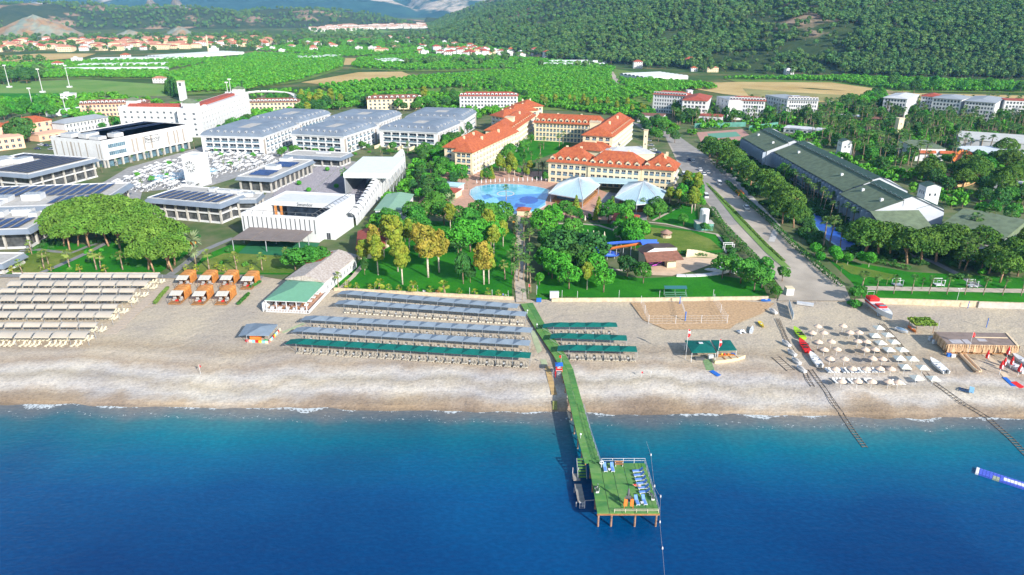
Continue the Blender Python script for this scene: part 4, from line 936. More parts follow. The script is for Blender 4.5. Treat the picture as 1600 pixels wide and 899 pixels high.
# open-air stage hall
loc,an,L,W_ = bframe2((494.5,340),(554,304),30,11.5); ST = (loc,an,L,W_)
o = thing('stage_hall','white open-air stage building with the name above its dark stage opening','theatre',loc,an); H_ = 9.5; mb = MB(); t = .4
mb.box(L-t,L,0,W_,0,H_); mb.box(0,t,0,W_,0,H_); mb.box(t,L-t,0,t,0,H_); mb.box(t,L-t,W_-t,W_,0,H_); mb.build('wall',WHITE,o)
fl = MB(); fl.box(t,L-t,t,W_-t,0,1.2); fl.build('stage_floor',DGREY,o)
sb = MB(); a,b = W_*.60,W_*.80; sb.box(t,L-t,a,W_-t,H_-2.4,H_-.6,0,True); sb.build('stage_fascia',WHITE,o); Bx(o,'stage_screen',M('stage_screen',(.02,.03,.045),.2,spec=.7,var=.6,scale=.4),(L*.22,L*.85,a+1,a+1.3,1.2,H_-2.4))
for x in (.06,.14): Bx(o,'stage_panel',OWOOD,(L*x,L*x+1,a-.1,a+.1,1.2,H_-2.4))
text3('Swandor',1.9,(L*.5,a-.06,H_-1.5),(math.pi/2,0,0),DGREY,'sign_lettering',o)
for i in range(16): Bx(o,'slot_window',DGREY,(L*i/16+.6,L*i/16+1.0,-.05,-.01,3.2,H_-1.0))
for i in range(13): Bm(o,'roof_frame',DGREY,((L-.2,W_*i/12,H_),(L-1.8,W_*i/12,H_+.9),.12))
for i in range(8): Bm(o,'roof_frame',DGREY,((L*i/7,.2,H_),(L*i/7,1.2,H_+1.0),.12))
rb = MB(); rb.beam((L-1.8,0,H_+.9),(L-1.8,W_,H_+.9),.12); rb.beam((0,1.2,H_+1.0),(L,1.2,H_+1),.12); rb.build('roof_frame',DGREY,o)
an_ = MB(); an_.box(L,L+4.5,W_*.12,W_*.62,0,3.8,0); an_.build('side_annexe',WHITE,o)
put(winmesh(1.6,2.6,'door',GREY,DARK),'door',o,(L+2,W_*.12-.03,0))
# brown canopy in front of the stage
loc,an,L,W_ = bframe2((468,377.5),(496,355),(363,372),6.35)
o = thing('shade_canopy','large brown-grey flat canopy on steel posts over artificial turf','canopy',loc,an); mb = MB()
for i in range(7): Bx(o,'roof_panel',M('brown_canopy',(.20,.17,.16),.8,var=.08),(L*i/7+.03,L*(i+1)/7-.03,0,W_,4.05+.12*(i % 2),4.3+.12*(i % 2),0,True))
for x in (0.4,L/2,L-.4):
    for y in (.4,W_*.5,W_-.4): Cy(o,'post',GREY,((x,y,0),(x,y,4.05),.16,.16,6))
# theatre seats: hundreds of chairs, rows of real seats
loc,an,L,W_ = bframe2((583,322),(612,277),36,LAND); FOOT.pop()
seat = MB()
qs = [(v.x,v.y) for v in PP([(412,331),(425,300),(505,258),(560,258),(552,300),(600,322),(560,322),(520,315),(430,330)],LAND)]
qs = [(v.x,v.y) for v in PP([(415,335),(430,300),(500,260),(575,260),(565,322),(470,326)],LAND)]
xs_,ys_ = [a for a,_ in qs],[b for _,b in qs]
for iy in range(90):
    for ix in range(120):
        x = min(xs_)+ix*.78; y = min(ys_)+iy*1.0
        if x > max(xs_) or y > max(ys_) or not inpoly(x,y,qs) or ix % 22 in (0,1) or blocked(x,y): continue
        seat.box(x,x+.52,y,y+.5,LAND+.1,LAND+.55); seat.box(x,x+.52,y-.06,y,LAND+.1,LAND+1.0)
seat.build('theatre_chairs',M('grey_chair',(.25,.25,.30),.7,var=.3,scale=2),kind='stuff')
# curved white ribbed wall and big white screen roof
loc,an,L,W_ = bframe2((556,362),(640,262),1.5,LAND); FOOT.pop()
o = thing('ribbed_wall','tall curved white wall of upright ribs along the open-air theatre','wall',loc,an); N_ = 26
for i in range(N_):
    y = 8+(W_-10)*i/N_; wv_ = (W_-10)/N_; h = 5.2+5.0*min(1,max(0,(i-1)/12)) if i < 15 else 10.5; cv = 1.4 if i < 15 else .9; mb = MB(); pr = [(0,0),(-.0,h*.55),(-cv*.3,h*.8),(-cv,h*.97),(-cv*2.0,h)]
    for (a,b),(c,d) in zip(pr,pr[1:]): mb.face([(a,y,b),(a,y+wv_-.55,b),(c,y+wv_-.55,d),(c,y,d)],0); mb.face([(a-.35,y,b),(a,y,b),(c,y,d),(c-.35,y,d-.1)],0)
    mb.face([(-.35,y,0),(-.35,y+wv_-.55,0),(-.35,y+wv_-.55,h*.7),(-.35,y,h*.7)],0); mb.box(-.3,-.1,y+wv_-.55,y+wv_,0,h*.8,1); mb.build('wall_rib',[WHITE,DGREY],o)
loc,an,L,W_ = bframe2((608,272),(632,246),(545,264),13)
o = thing('stage_roof','big white flat stage roof on steel trusses above the theatre seats','canopy',loc,an); Bx(o,'roof',M('white_membrane',(.66,.72,.76),.6,var=.03),(0,L,0,W_,9.0,11.2,0,True))
for i in range(6):
    mb = MB(); y = W_*i/5; mb.beam((L-.2,y,0),(L-.2,y,9),.25); 
    if i < 5: mb.beam((L-.2,y,1),(L-.2,y+W_/5,8.8),.15); mb.beam((L-.2,y,8.8),(L-.2,y+W_/5,1),.15)
    mb.build('truss',GREY,o)
Bx(o,'back_wall',GREY,(.2,.6,0,W_,0,9))
# ---------------- loungers, canopies, umbrellas ----------------
def lounger_parts(frame,pad,slat=None,stripes=False,raised=.55):
    f = MB(); L_,w = 1.95,.66
    for x in (-w/2,w/2-.06): f.box(x,x+.06,0,L_,.26,.33,0,True)
    f.box(-w/2+.06,w/2-.06,0,.06,.26,.33); f.box(-w/2+.06,w/2-.06,L_-.06,L_,.26,.33)
    leg = MB(); leg.box(-.04,.04,-.04,.04,0,.26)
    s = MB(); s.box(-w/2+.07,w/2-.07,.04,1.25,.335,.40,0,True)
    b = MB(); b.face([(-w/2+.05,1.26,.36),(w/2-.05,1.26,.36),(w/2-.05,1.9,.36+raised),(-w/2+.05,1.9,.36+raised)],0); b.face([(-w/2+.05,1.29,.31),(-w/2+.05,1.93,.31+raised),(w/2-.05,1.93,.31+raised),(w/2-.05,1.29,.31)],0)
    b.face([(-w/2+.05,1.9,.36+raised),(w/2-.05,1.9,.36+raised),(w/2-.05,1.93,.31+raised),(-w/2+.05,1.93,.31+raised)],0)
    return [('frame',f.mesh('frame',frame),(0,0,0)),('seat',s.mesh('seat',pad),(0,0,0)),('backrest',b.mesh('backrest',pad),(0,0,0))]+[('leg',leg.mesh('leg',frame),(x,y,0)) for x in (-.27,.27) for y in (.2,1.7)]
LP = {'slat': lounger_parts(PLASTIC,BROWNM),'white': lounger_parts(WHITE,M('white_pad',(.72,.74,.74),.7),raised=.3),'blue': lounger_parts(WHITE,M('blue_sling',(.13,.27,.62),.7),raised=.6),'cream': lounger_parts(PLASTIC,M('cream_pad',(.74,.68,.50),.8),raised=.62)}
def lounger(kind_,p,rz,label,group):
    o = thing('sun_lounger',label,'sun lounger',p,rz,group)
    for nm,me,l in LP[kind_]: put(me,nm,o,l)
    return o
LGEO = {}
def lounger_stuff(mb,p,rz,m=0):
    c,s = math.cos(rz),math.sin(rz)
    def q(x,y,z): return (p[0]+c*x-s*y,p[1]+s*x+c*y,p[2]+z)
    for x0,x1,z,mm in ((-.33,.33,.33,0),(-.25,.25,.345,1)): mb.face([q(x0,0,z),q(x1,0,z),q(x1,1.25,z),q(x0,1.25,z)],mm); mb.face([q(x0,1.25,z),q(x1,1.25,z),q(x1,1.9,z+.5),q(x0,1.9,z+.5)],mm)
    mb.face([q(-.33,0,0),q(.33,0,0),q(.33,0,.33),q(-.33,0,.33)],0)
TBL = MB(); TBL.box(-.25,.25,-.25,.25,.38,.43,0,True); TBL.box(-.08,.08,-.08,.08,0,.38); TBL = TBL.mesh('side_table',WHITE)
BAYC = {}
def canopy_row(A,B,n,mat,label,flap=True,depth=2.9,h=2.35,loungers=True,individual=True,lgroup='',under='',z=None):
    """row of pyramid-topped awnings; A,B = front eave ends (left, right) at eave height; flap hangs out on the left"""
    a,b = P(*A,LAND+h),P(*B,LAND+h); u = b-a; L = u.length; an = math.atan2(u.y,u.x); w = L/n
    o = thing('beach_canopy',label,'canopy',(a.x,a.y,LAND),an); key = (mat.name,round(w,2),depth)
    if key not in BAYC:
        m_ = MB(); c = (w/2,depth*.55,h+.62); k = [(0,0,h),(w,0,h),(w,depth,h),(0,depth,h)]
        for i in range(4): m_.face([k[i],k[(i+1) % 4],c],0)
        for i in range(4): p_,q_ = k[i],k[(i+1) % 4]; m_.face([(p_[0],p_[1],h-.14),(q_[0],q_[1],h-.14),q_,p_],0)
        BAYC[key] = m_.mesh('canopy_bay',mat); po = MB(); po.cyl((0,0,0),(0,0,h),.05,.05,5); BAYC['post'] = po.mesh('post',GREY)
    for i in range(n): put(BAYC[key],'canopy_bay',o,(w*i,0,0))
    for i in range(n+1): put(BAYC['post'],'post',o,(w*i,.05,0)); put(BAYC['post'],'post',o,(w*i,depth-.05,0))
    if flap:
        f = MB(); f.face([(-2.9,-.2,h-.3),(0,0,h),(0,depth,h),(-2.6,depth-.2,h-.3)],0); f.face([(0,0,h-.02),(-2.9,-.2,h-.32),(-2.6,depth-.2,h-.32),(0,depth,h-.02)],0); f.build('side_flap',mat,o)
        Cy(o,'guy_pole',GREY,((0,0,0),(-2.9,-.2,h-.3),.03,.03,4))
    if not loungers: return o
    st = MB(); cs,sn = math.cos(an),math.sin(an); k = 0
    for i in range(n):
        for j,x in enumerate((.62,1.42,2.72,3.52)):
            lx,ly = w*i+x*w/4.2,-1.05; p = (a.x+cs*lx-sn*ly,a.y+sn*lx+cs*ly,LAND); k += 1
            if individual: lounger('slat',p,an+random.uniform(-.05,.05),f'cream lounger under the {under}, {nth(k)} from left',lgroup)
            else: lounger_stuff(st,p,an)
        lx = w*i+2.07*w/4.2; ly = .25; p = (a.x+cs*lx-sn*ly,a.y+sn*lx+cs*ly,LAND)
        put(TBL,'side_table',None,p,an,None,f'white table under the {under}, {nth(i+1)} from left','table','side tables between the loungers')
    if st.v: st.build('sun_loungers',[PLASTIC,BROWNM],kind='stuff')
    return o
canopy_row((541,459.5),(808,481.5),11,BLUEG,'grey-blue peaked canopy row nearest the sea wall, left of the jetty',individual=False,under='grey-blue row nearest the sea wall')
canopy_row((537,475),(821,494),12,BLUEG,'grey-blue peaked canopy row, second from the sea wall left of the jetty',individual=False,under='second grey-blue row from the sea wall')
canopy_row((485,500),(830,519.5),14,BLUEG,'grey-blue peaked canopy row in the middle of the five left of the jetty',lgroup='loungers under the middle canopy row',under='third grey-blue row')
canopy_row((472,518),(827,540),14,BLUEG,'grey-blue peaked canopy row directly behind the long teal row',lgroup='loungers under the fourth canopy row',under='grey-blue row behind the long teal row')
canopy_row((462,537),(828,559.5),14,TEAL,'long teal peaked canopy row nearest the sea, left of the jetty',lgroup='loungers under the long teal row',under='long teal row')
canopy_row((865,510.5),(965,510.5),4,TEAL,'short teal canopy row farthest from the sea, right of the jetty',lgroup='loungers right of the jetty',under='farthest teal row right of the jetty',depth=2.5)
canopy_row((877,528),(980,532),4,TEAL,'middle short teal canopy row right of the jetty',lgroup='loungers right of the jetty',under='middle teal row right of the jetty')
canopy_row((889,547),(996,549.5),4,TEAL,'short teal canopy row nearest the sea, right of the jetty',lgroup='loungers right of the jetty',under='nearest teal row right of the jetty')
# beige arched shade cloths of the left resort
_bc = {}
def beige_row(A,B,n,depth,label,h=2.4):
    a,b = P(*A,LAND+h),P(*B,LAND+h); u = b-a; L = u.length; an = math.atan2(u.y,u.x); w = L/n; o = thing('shade_canopy',label,'canopy',(a.x,a.y,LAND),an,'beige canopies on the left beach'); key = (round(w,1),depth)
    if key not in _bc:
        m_ = MB(); N = 6
        for i in range(N):
            t0,t1 = i/N,(i+1)/N; z0,z1 = h+.5*math.sin(math.pi*t0*.85),h+.5*math.sin(math.pi*t1*.85); m_.face([(.12,depth*t0,z0),(w-.45,depth*t0,z0),(w-.45,depth*t1,z1),(.12,depth*t1,z1)],0); m_.face([(.12,depth*t0,z0-.06),(.12,depth*t1,z1-.06),(w-.45,depth*t1,z1-.06),(w-.45,depth*t0,z0-.06)],0)
        m_.face([(.12,0,h-.3),(w-.45,0,h-.3),(w-.45,0,h),(.12,0,h)],0)
        for x in (.05,w-.4): 
            for i in range(N): t0,t1 = i/N,(i+1)/N; m_.beam((x,depth*t0,h+.52*math.sin(math.pi*t0*.85)),(x,depth*t1,h+.52*math.sin(math.pi*t1*.85)),.07,.07,1)
        _bc[key] = m_.mesh('canopy_bay',[BEIGE,GREY])
        po = MB(); po.cyl((0,0,0),(0,0,h),.05,.05,5); _bc['post'] = po.mesh('post',GREY)
    for i in range(n): put(_bc[key],'canopy_bay',o,(w*i,0,0))
    for i in range(n+1): put(_bc['post'],'post',o,(w*i,.05,0)); put(_bc['post'],'post',o,(w*i,depth-.05,0))
    return a,b,an
BR = [((30,433),(248,433),9,2.3),((10,445.5),(230,445.5),9,3.4),((-55,456),(212,456),10,2.3),((-78,469),(204,469),11,3.4),((-100,481.5),(184,481),11,2.3),((-120,495),(174,495),11,3.4),((-140,510),(152,510),10,2.2),((-150,527),(136,527),10,3.4)]
NM = ['farthest narrow','farthest broad','second narrow','second broad','third narrow','third broad','fourth narrow','nearest broad']
for (A,B,n,d),nm in zip(BR,NM): beige_row(A,B,n,d,f'beige arched shade canopy row, {nm} row of the left beach')
# loungers of the left beach
ls = MB()
def lrow(px0,px1,py,step,ind=False,desc='',skipf=None):
    a,b = P(px0,py),P(px1,py); x = a.x; i = 0; k = 0
    while x < b.x:
        i += 1
        if (i % 5) not in (0,):
            y = a.y+random.uniform(-.15,.15)
            if ind: k += 1; lounger('cream',(x,y,LAND),-.28+random.uniform(-.06,.06),f'cream padded lounger in the left beach {desc}, {nth(k)} from left','cream loungers of the left beach')
            else: lounger_stuff(ls,(x,y,LAND),-.28)
        x += step
lrow(20,232,450,1.0); lrow(-20,205,473,1.0); lrow(-20,178,500,1.0); 
lrow(-10,140,534,1.05,True,'second row'); lrow(-10,122,543,1.3,True,'first row by the sea')
ls.build('sun_loungers',[PLASTIC,M('cream_pad',(.74,.68,.50),.8)],kind='stuff')
for j,(px,py) in enumerate([(234,444),(222,453),(207,465),(190,475),(174,491),(158,501),(138,520)]):
    a = P(px,py)
    for k in range(4): lounger('cream',(a.x+k*.95+(.5 if k > 1 else 0),a.y,LAND),-.28,f'cream lounger in the cluster ending beige canopy row {["one", "two", "three", "four", "five", "six", "seven"][j]}, {nth(k+1)} from left','cream loungers at the row ends')
# boardwalk of slabs and mats
def planks(name,label,pts,w,z,step,mat,cat='walkway',gap=.05,th=.08,piece='slab',zf=None,mats=None,jit=.0):
    q = [P(a,b) if z is None else P(a,b,z) for a,b in pts]; o = thing(name,label,cat,q[0]); base_ = q[0].copy(); d = 0; segs = []
    L = sum((b-a).length for a,b in zip(q,q[1:])); n = max(2,round(L/step)); ds = L/n
    def at(s):
        for a,b in zip(q,q[1:]):
            l = (b-a).length
            if s <= l+1e-6: return a.lerp(b,s/l),(b-a).normalized()
            s -= l
        return q[-1],(q[-1]-q[-2]).normalized()
    W0,W1 = w if isinstance(w,tuple) else (w,w)
    for i in range(n):
        (p0,d0),(p1,d1) = at(i*ds+gap/2),at((i+1)*ds-gap/2); n0 = Vector((-d0.y,d0.x,0)); n1 = Vector((-d1.y,d1.x,0)); a0 = lerp(W0,W1,i/n)/2; a1 = lerp(W0,W1,(i+1)/n)/2
        c = (p0+p1)/2; k = [p0-n0*a0-c,p1-n1*a1-c,p1+n1*a1-c,p0+n0*a0-c]; mb = MB(); zz = [(zf(v.x+c.x,v.y+c.y) if zf else 0)-(c.z-base_.z if False else 0) for v in k]; dz = random.uniform(-jit,jit)
        top = [(v.x,v.y,v.z+(zz[t] if zf else 0)+dz) for t,v in enumerate(k)]; bot = [(x,y,z_-th) for x,y,z_ in top]
        mb.face(top[::-1] if (Vector(top[1])-Vector(top[0])).cross(Vector(top[2])-Vector(top[0])).z < 0 else top)
        for t in range(4): u_ = (t+1) % 4; mb.face([bot[t],bot[u_],top[u_],top[t]])
        mb.build(piece,(mats or [mat])[i % len(mats or [mat])],o,loc=c-base_)
    return o,q
SLAB = M('beach_slab',(.44,.37,.30),.9,var=.1,scale=1.5)
planks('boardwalk','diagonal beige slab walkway beside the left canopies',[(263,443),(215,483),(172,522)],3.0,LAND+.04,1.7,SLAB,gap=.1)
for (a,b,n_) in (((238,478),(200,478),'second'),((215,491),(178,491),'third'),((196,512),(8,512),'fourth')): planks('boardwalk',f'beige slab side walkway between beige canopies, {n_} branch',[a,b],1.2,LAND+.03,1.9,SLAB,gap=.08)
MATG = M('green_mat',(.16,.27,.13),.95,var=.15,scale=1.5); MATP = M('pale_green_mat',(.36,.42,.26),.95,var=.12)
planks('beach_mat','pale green mat path leaving the jetty toward the lower left',[(833,517),(838,535),(851,570)],1.5,None,1.3,MATP,piece='mat_piece',th=.04,gap=.04,zf=lambda x,y: .06,cat='mat path')
planks('beach_mat','narrow brown wooden path left of the jetty shadow',[(855,573),(861,598),(866,617)],1.3,None,.7,WOOD,piece='plank',th=.05,gap=.05,zf=lambda x,y: .08,cat='mat path',mats=[M('tan_board',(.34,.24,.12),.9,var=.2),M('ochre_board',(.40,.28,.13),.9,var=.2)])
planks('beach_mat','yellow-green mat at the waterline left of the jetty',[(867,628),(867,642)],1.0,None,.9,M('olive_mat',(.25,.26,.08),.9),piece='mat_piece',th=.05,zf=lambda x,y: .25,cat='mat path')
planks('beach_mat','pale green mat strip between the blue tent and the canopies',[(441,520),(476,505)],1.1,LAND+.03,1.0,MATP,piece='mat_piece',th=.03,cat='mat path')
planks('beach_mat','green mat in front of the teal rental hut',[(1104,562),(1110,579)],2.0,None,1.2,MATG,piece='mat_piece',th=.04,zf=lambda x,y: .06,cat='mat path')
planks('beach_mat','bright blue mat leading toward the sea from the rental hut',[(1111,580),(1124,588)],1.3,None,1.0,BLUE,piece='mat_piece',th=.05,gap=.03,zf=lambda x,y: .12,cat='mat path')
planks('beach_mat','pale wooden walkway from the thatched bar to the sea',[(1536,552),(1553,566),(1573,590)],1.4,None,1.1,M('pale_board',(.55,.45,.33),.9,var=.1),piece='plank',th=.06,zf=lambda x,y: .08,cat='mat path')
planks('beach_mat','blue mat at the lower end of the bar walkway',[(1569,590),(1584,604)],1.0,None,1.0,BLUE,piece='mat_piece',zf=lambda x,y: .1,cat='mat path')
planks('beach_mat','red mat beside the blue mat near the bar walkway',[(1583,597),(1598,607)],1.6,None,1.2,RED,piece='mat_piece',zf=lambda x,y: .1,cat='mat path')
# ---------------- jetty ----------------
CARP = [M('green_carpet_a',(.06,.21,.05),.95,rgb2=(.13,.27,.07),scale=.45),M('green_carpet_b',(.075,.23,.055),.95,rgb2=(.15,.27,.09),scale=.5),M('green_carpet_c',(.05,.18,.05),.95,rgb2=(.11,.24,.07),scale=.6)]
DK = 3.1
def deck_z(x,y):
    d = y-shore(x); return DK if d < 12 else max(LAND+.35,DK-(d-12)*.035)
jt = thing('jetty','long green carpeted jetty from the beach to the bathing platform','jetty',(0,0,0)); JM = []
ctr = [(823,474,2.42,3.6),(845.5,513,2.55,3.1),(875,556,2.8,3.0),(886,577,2.95,2.9),(892,600,3.05,2.8),(902,637,DK,2.8),(913,680,DK,2.85),(926,722.5,DK,3.0)]
cw = [(P(a,b,c),d) for a,b,c,d in ctr]; cw[-1][0].y = P(1004,723.5,DK).y+.02; jt.location = cw[0][0]; J0 = cw[0][0].copy()
tot = 0; kk = 0
for (a,wa),(b,wb) in zip(cw,cw[1:]):
    l = (b-a).length; n = max(1,round(l/1.35)); d = (b-a).normalized(); nn = Vector((-d.y,d.x,0)).normalized()
    for i in range(n):
        for h2 in (-1,1):
            p0,p1 = a.lerp(b,i/n),a.lerp(b,(i+1)/n-.07/max(1,l)); w0,w1 = lerp(wa,wb,i/n)/2,lerp(wa,wb,(i+1)/n)/2; g = .03; kk += 1
            c = (p0+p1)/2; z_ = random.uniform(-.012,.012); k = [p0+nn*g*h2,p1+nn*g*h2,p1+nn*w1*h2,p0+nn*w0*h2]; k = k[::-1] if h2 > 0 else k
            top = [v-c+Vector((0,0,z_)) for v in k]; 
            if (top[1]-top[0]).cross(top[2]-top[0]).z < 0: top = top[::-1]
            bot = [v-Vector((0,0,.16)) for v in top]; mb = MB(); mb.face(top)
            for t in range(4): mb.face([bot[t],bot[(t+1) % 4],top[(t+1) % 4],top[t]])
            mb.face(bot[::-1]); mb.build('deck_panel',CARP[(kk*7+i) % 3],jt,loc=c-J0)
    bm_ = MB()
    for h2 in (-1,1): bm_ = MB(); bm_.beam(a-J0+nn*wa*.45*h2-Vector((0,0,.3)),b-J0+nn*wb*.45*h2-Vector((0,0,.3)),.2,.25); bm_.build('edge_beam',WOOD,jt)
    for t in (0,.5):
        p = a.lerp(b,t); 
        if p.z-beach_z(p.x,p.y) > .7:
            for h2 in (-1,1): c = p-J0+nn*lerp(wa,wb,t)*.43*h2; pm = MB(); pm.cyl((c.x,c.y,c.z-.3),(c.x,c.y,beach_z(p.x,p.y)-J0.z-.5),.16,.16,7); pm.build('pile',M('pile_concrete',(.34,.22,.16),.9,var=.3,scale=2),jt)
PL = {k: P(*v,DK) for k,v in dict(a=(914,713),b=(1004,723.5),c=(1029,795),d=(933,802),e=(938,723)).items()}
x0,x1 = PL['d'].x,PL['c'].x; y0,y1 = PL['d'].y,PL['b'].y
pf = thing('bathing_platform','square green carpeted bathing platform at the end of the jetty','platform',(x0,y0,DK)); NX,NY = 5,9
for i in range(NX):
    for j in range(NY):
        mb = MB(); w = (x1-x0)/NX; h = (y1-y0)/NY; z_ = random.uniform(-.012,.012); mb.box(.04,w-.04,.045,h-.045,-.16+z_,z_,0,True); mb.build('deck_panel',CARP[random.randrange(3)],pf,loc=(i*w,j*h,0))
PILE = M('pile_rust',(.27,.17,.12),.9,var=.35,scale=2.5)
for i,fx in enumerate((.03,.24,.62,.96)):
    for fy in (.03,.35,.68,.97): Cy(pf,'pile',PILE,((fx*(x1-x0),fy*(y1-y0),-.16),(fx*(x1-x0),fy*(y1-y0),-DK-4),.17,.17,8))
for j in range(5): Bx(pf,'cross_beam',WOOD,(0,x1-x0,j*(y1-y0)/4-.1*(j > 0),j*(y1-y0)/4+.15-.1*(j > 0),-.5,-.17,0,True))
def rail_run(name,label,pts,h=1.05,mat=LGREY,cross=True,step=2.0,cat='railing'):
    o = thing(name,label,cat,pts[0]); b0 = Vector(pts[0])
    for a,b in zip(pts,pts[1:]):
        a,b = Vector(a)-b0,Vector(b)-b0; l = (b-a).length; n = max(1,round(l/step))
        for i in range(n+1): p = a.lerp(b,i/n); Cy(o,'rail_post',mat,(p,p+Vector((0,0,h)),.045,.045,6))
        for z_ in (h,h*.55): Bm(o,'rail_bar',mat,(a+Vector((0,0,z_)),b+Vector((0,0,z_)),.05))
    return o
e_ = PL['e']
rail_run('railing','pale blue-white railing along the landward edge of the bathing platform',[(e_.x+.2,y1-.1,DK),(x1-.1,y1-.1,DK)],mat=WHITE)
rail_run('railing','dark blue-grey railing down the right edge of the bathing platform',[(x1-.12,y1-.3,DK),(x1-.12,y0+.3,DK)],mat=GREY)
rail_run('railing','low cream railing on the seaward edge of the bathing platform',[(x0+2.9,y0+.15,DK),(x1-.2,y0+.15,DK)],.7,M('cream_rail',(.62,.58,.42),.6))
ra = [cw[5][0],cw[6][0],cw[7][0]]; rail_run('railing','thin rope railing along the right side of the jetty above the water',[(v.x+1.35,v.y,v.z) for v in ra],1.0,GREY,step=2.6)
def lpos(px,py,rz): a = P(px,py,DK); return (a.x,a.y,DK)
for k,(px,py) in enumerate([(946.5,739),(958,739)]): lounger('blue',lpos(px,py,0),0.03,f'blue lounger by the bench at the landward platform edge, {["left", "right"][k]} of the pair','blue loungers on the platform')
for k,(px,py) in enumerate([(988,738.5),(990,745),(992,751.5),(994,758),(996.5,764.5),(998.5,771.5)]): lounger('blue',lpos(px,py,0),-math.pi/2+.1+(0.05 if k % 2 else 0),f'blue lounger in the slanted row of six on the platform, {nth(k+1)} from the beach','blue loungers on the platform')
for k,(px,py) in enumerate([(997.5,791.5),(1009,791)]): lounger('blue',lpos(px,py,0),.12,f'blue lounger at the seaward platform edge, {["left", "right"][k]} of the pair','blue loungers on the platform')
for px,py,lb in ((952,736,'white side table between the landward pair of blue loungers'),(1003,788,'white side table between the seaward pair of blue loungers'),(999,761,'small white table in the row of six blue loungers')): put(TBL,'side_table',None,lpos(px,py,0),0,None,lb,'table')
def bench(px,py,rz,label,mat=WOOD,z=DK,w=1.6,leg=WHITE):
    o = thing('bench',label,'bench',P(px,py,z),rz)
    for i in range(3): Bx(o,'seat_slat',mat,(-w/2,w/2,.16*i,.16*i+.12,.42,.47,0,True))
    for i in range(2): Bx(o,'back_slat',mat,(-w/2,w/2,.5,.54,.6+.18*i,.74+.18*i,0,True))
    for x in (-w/2+.1,w/2-.2): mb = MB(); mb.box(x,x+.08,0,.55,0,.42); mb.box(x,x+.08,.54,.6,.42,.95); mb.build('leg',leg,o)
bench(967.5,729.5,0,'brown wooden bench against the landward platform railing'); bench(930,767,-1.5,'dark bench with white legs on the left edge of the platform',DGREY); bench(1021,778,1.65,'dark bench on the right edge near the seaward corner',DGREY)
# lifeguard chair, orange, at the platform front
o = thing('lifeguard_chair','bright orange folding lifeguard chair at the seaward edge of the platform','lifeguard chair',P(982,795,DK),0); OR = M('orange_plastic',(.75,.20,.04),.5)
for x in (-.8,.25): Bx(o,'side_screen',OR,(x,x+.55,0,.08,.5,1.9,0,True))
for x,y in ((-.75,.0),(.75,.0),(-.75,.8),(.75,.8)): Bm(o,'leg',OR,((x,y,0),(x*.8,y*.6+.2,1.7),.07))
mb = MB(); mb.box(-.5,.5,.2,.8,1.2,1.3,0,True); mb.box(-.5,.5,.8,.88,1.3,2.0,0,True); mb.build('seat',DGREY,o)
mb = MB(); mb.cyl((.0,.9,0),(0,.9,3.6),.04,.04,6); mb.dome((0,.9,2.6),.22,.22,.9,8,4,full=True); mb.build('folded_parasol',M('folded_parasol_cloth',(.12,.12,.14),.8),o)
# white post with lifebuoy
o = thing('lifebuoy_post','white post with a lifebuoy at the inner corner of platform and jetty','post',P(939.5,731,DK)); Cy(o,'post',WHITE,((0,0,0),(0,0,1.5),.06,.06,6)); mb = MB()
for i in range(12): a,b = i*math.pi/6,(i+1)*math.pi/6; mb.cyl((.33*math.cos(a),-.1,1.2+.33*math.sin(a)),(.33*math.cos(b),-.1,1.2+.33*math.sin(b)),.08,.08,6)
mb.build('lifebuoy_ring',WHITE,o)
for k,(px,py,z_) in enumerate(((907,685,DK),(857,513,2.6),(839,512,2.6),(824,490,2.5))):
    o = thing('jetty_lamp',['round white lamp on the left jetty edge above the water','small lamp post on the right edge of the jetty by the teal rows','small lamp post on the left edge of the jetty over the sand','small lamp post at the landward end of the jetty'][k],'lamp',P(px,py,z_)); Cy(o,'pole',LGREY,((0,0,0),(0,0,.8),.05,.05,6)); mb = MB(); mb.dome((0,0,.95),.22,.22,.22,8,5,full=True); mb.build('globe',WHITE,o)
# lower swimming stage with stairs and ladder
s0 = P(894,740,1.1); s1 = P(904.5,739,1.1); s2 = P(903,785,1.1); o = thing('swimming_stage','narrow grey lower swimming stage left of the platform','platform',(s0.x,s2.y,1.1)); Ls_ = s0.y-s2.y; Wd = s1.x-s0.x
for i in range(8):
    if i == 5: continue
    mb = MB(); mb.box(0.4*0,Wd,Ls_*i/8+.03,Ls_*(i+1)/8-.03,-.12,0,0,True); mb.build('deck_board',M('grey_board',(.30,.28,.25),.9,var=.15),o,loc=(.35*(1-i/8),0,0))
for x,y in ((.1,.2),(Wd,.2),(.1,Ls_-.2),(Wd,Ls_-.2),(.1,Ls_*.5),(Wd,Ls_*.5)): Cy(o,'pile',GREY,((x,y,-.12),(x,y,-5),.1,.1,6))
for x in (.1,Wd-.1): Cy(o,'post',WHITE,((x,Ls_,0),(x,Ls_,1.3),.05,.05,6))
Bm(o,'brace',GREY,((Wd,.5,-.1),(Wd+3.2,.5,.2),.1))
t0 = P(907.5,716,DK); o = thing('stairs','short green carpeted stair down from the jetty to the swimming stage','stairs',(t0.x-.7,t0.y-3.6,1.1))
for i in range(7): Bx(o,'step',CARP[i % 3],(0,1.5,3.2-i*.5,3.7-i*.5,1.9-i*.29-.08,1.9-i*.29,0,True))
for x in (-.06,1.56): Bm(o,'stringer',GREY,((x,0,.0),(x,3.6,1.9),.1,.25))
def ladder(loc,h,label,rz=0,w=.6,up=.9):
    o = thing('ladder',label,'ladder',loc,rz)
    for x in (-w/2,w/2): Cy(o,'rail',WHITE,((x,0,-h),(x,0,up),.045,.045,6))
    for i in range(int((h+up)/.32)): Cy(o,'rung',WHITE,((-w/2,0,-h+.2+i*.32),(w/2,0,-h+.2+i*.32),.035,.035,5))
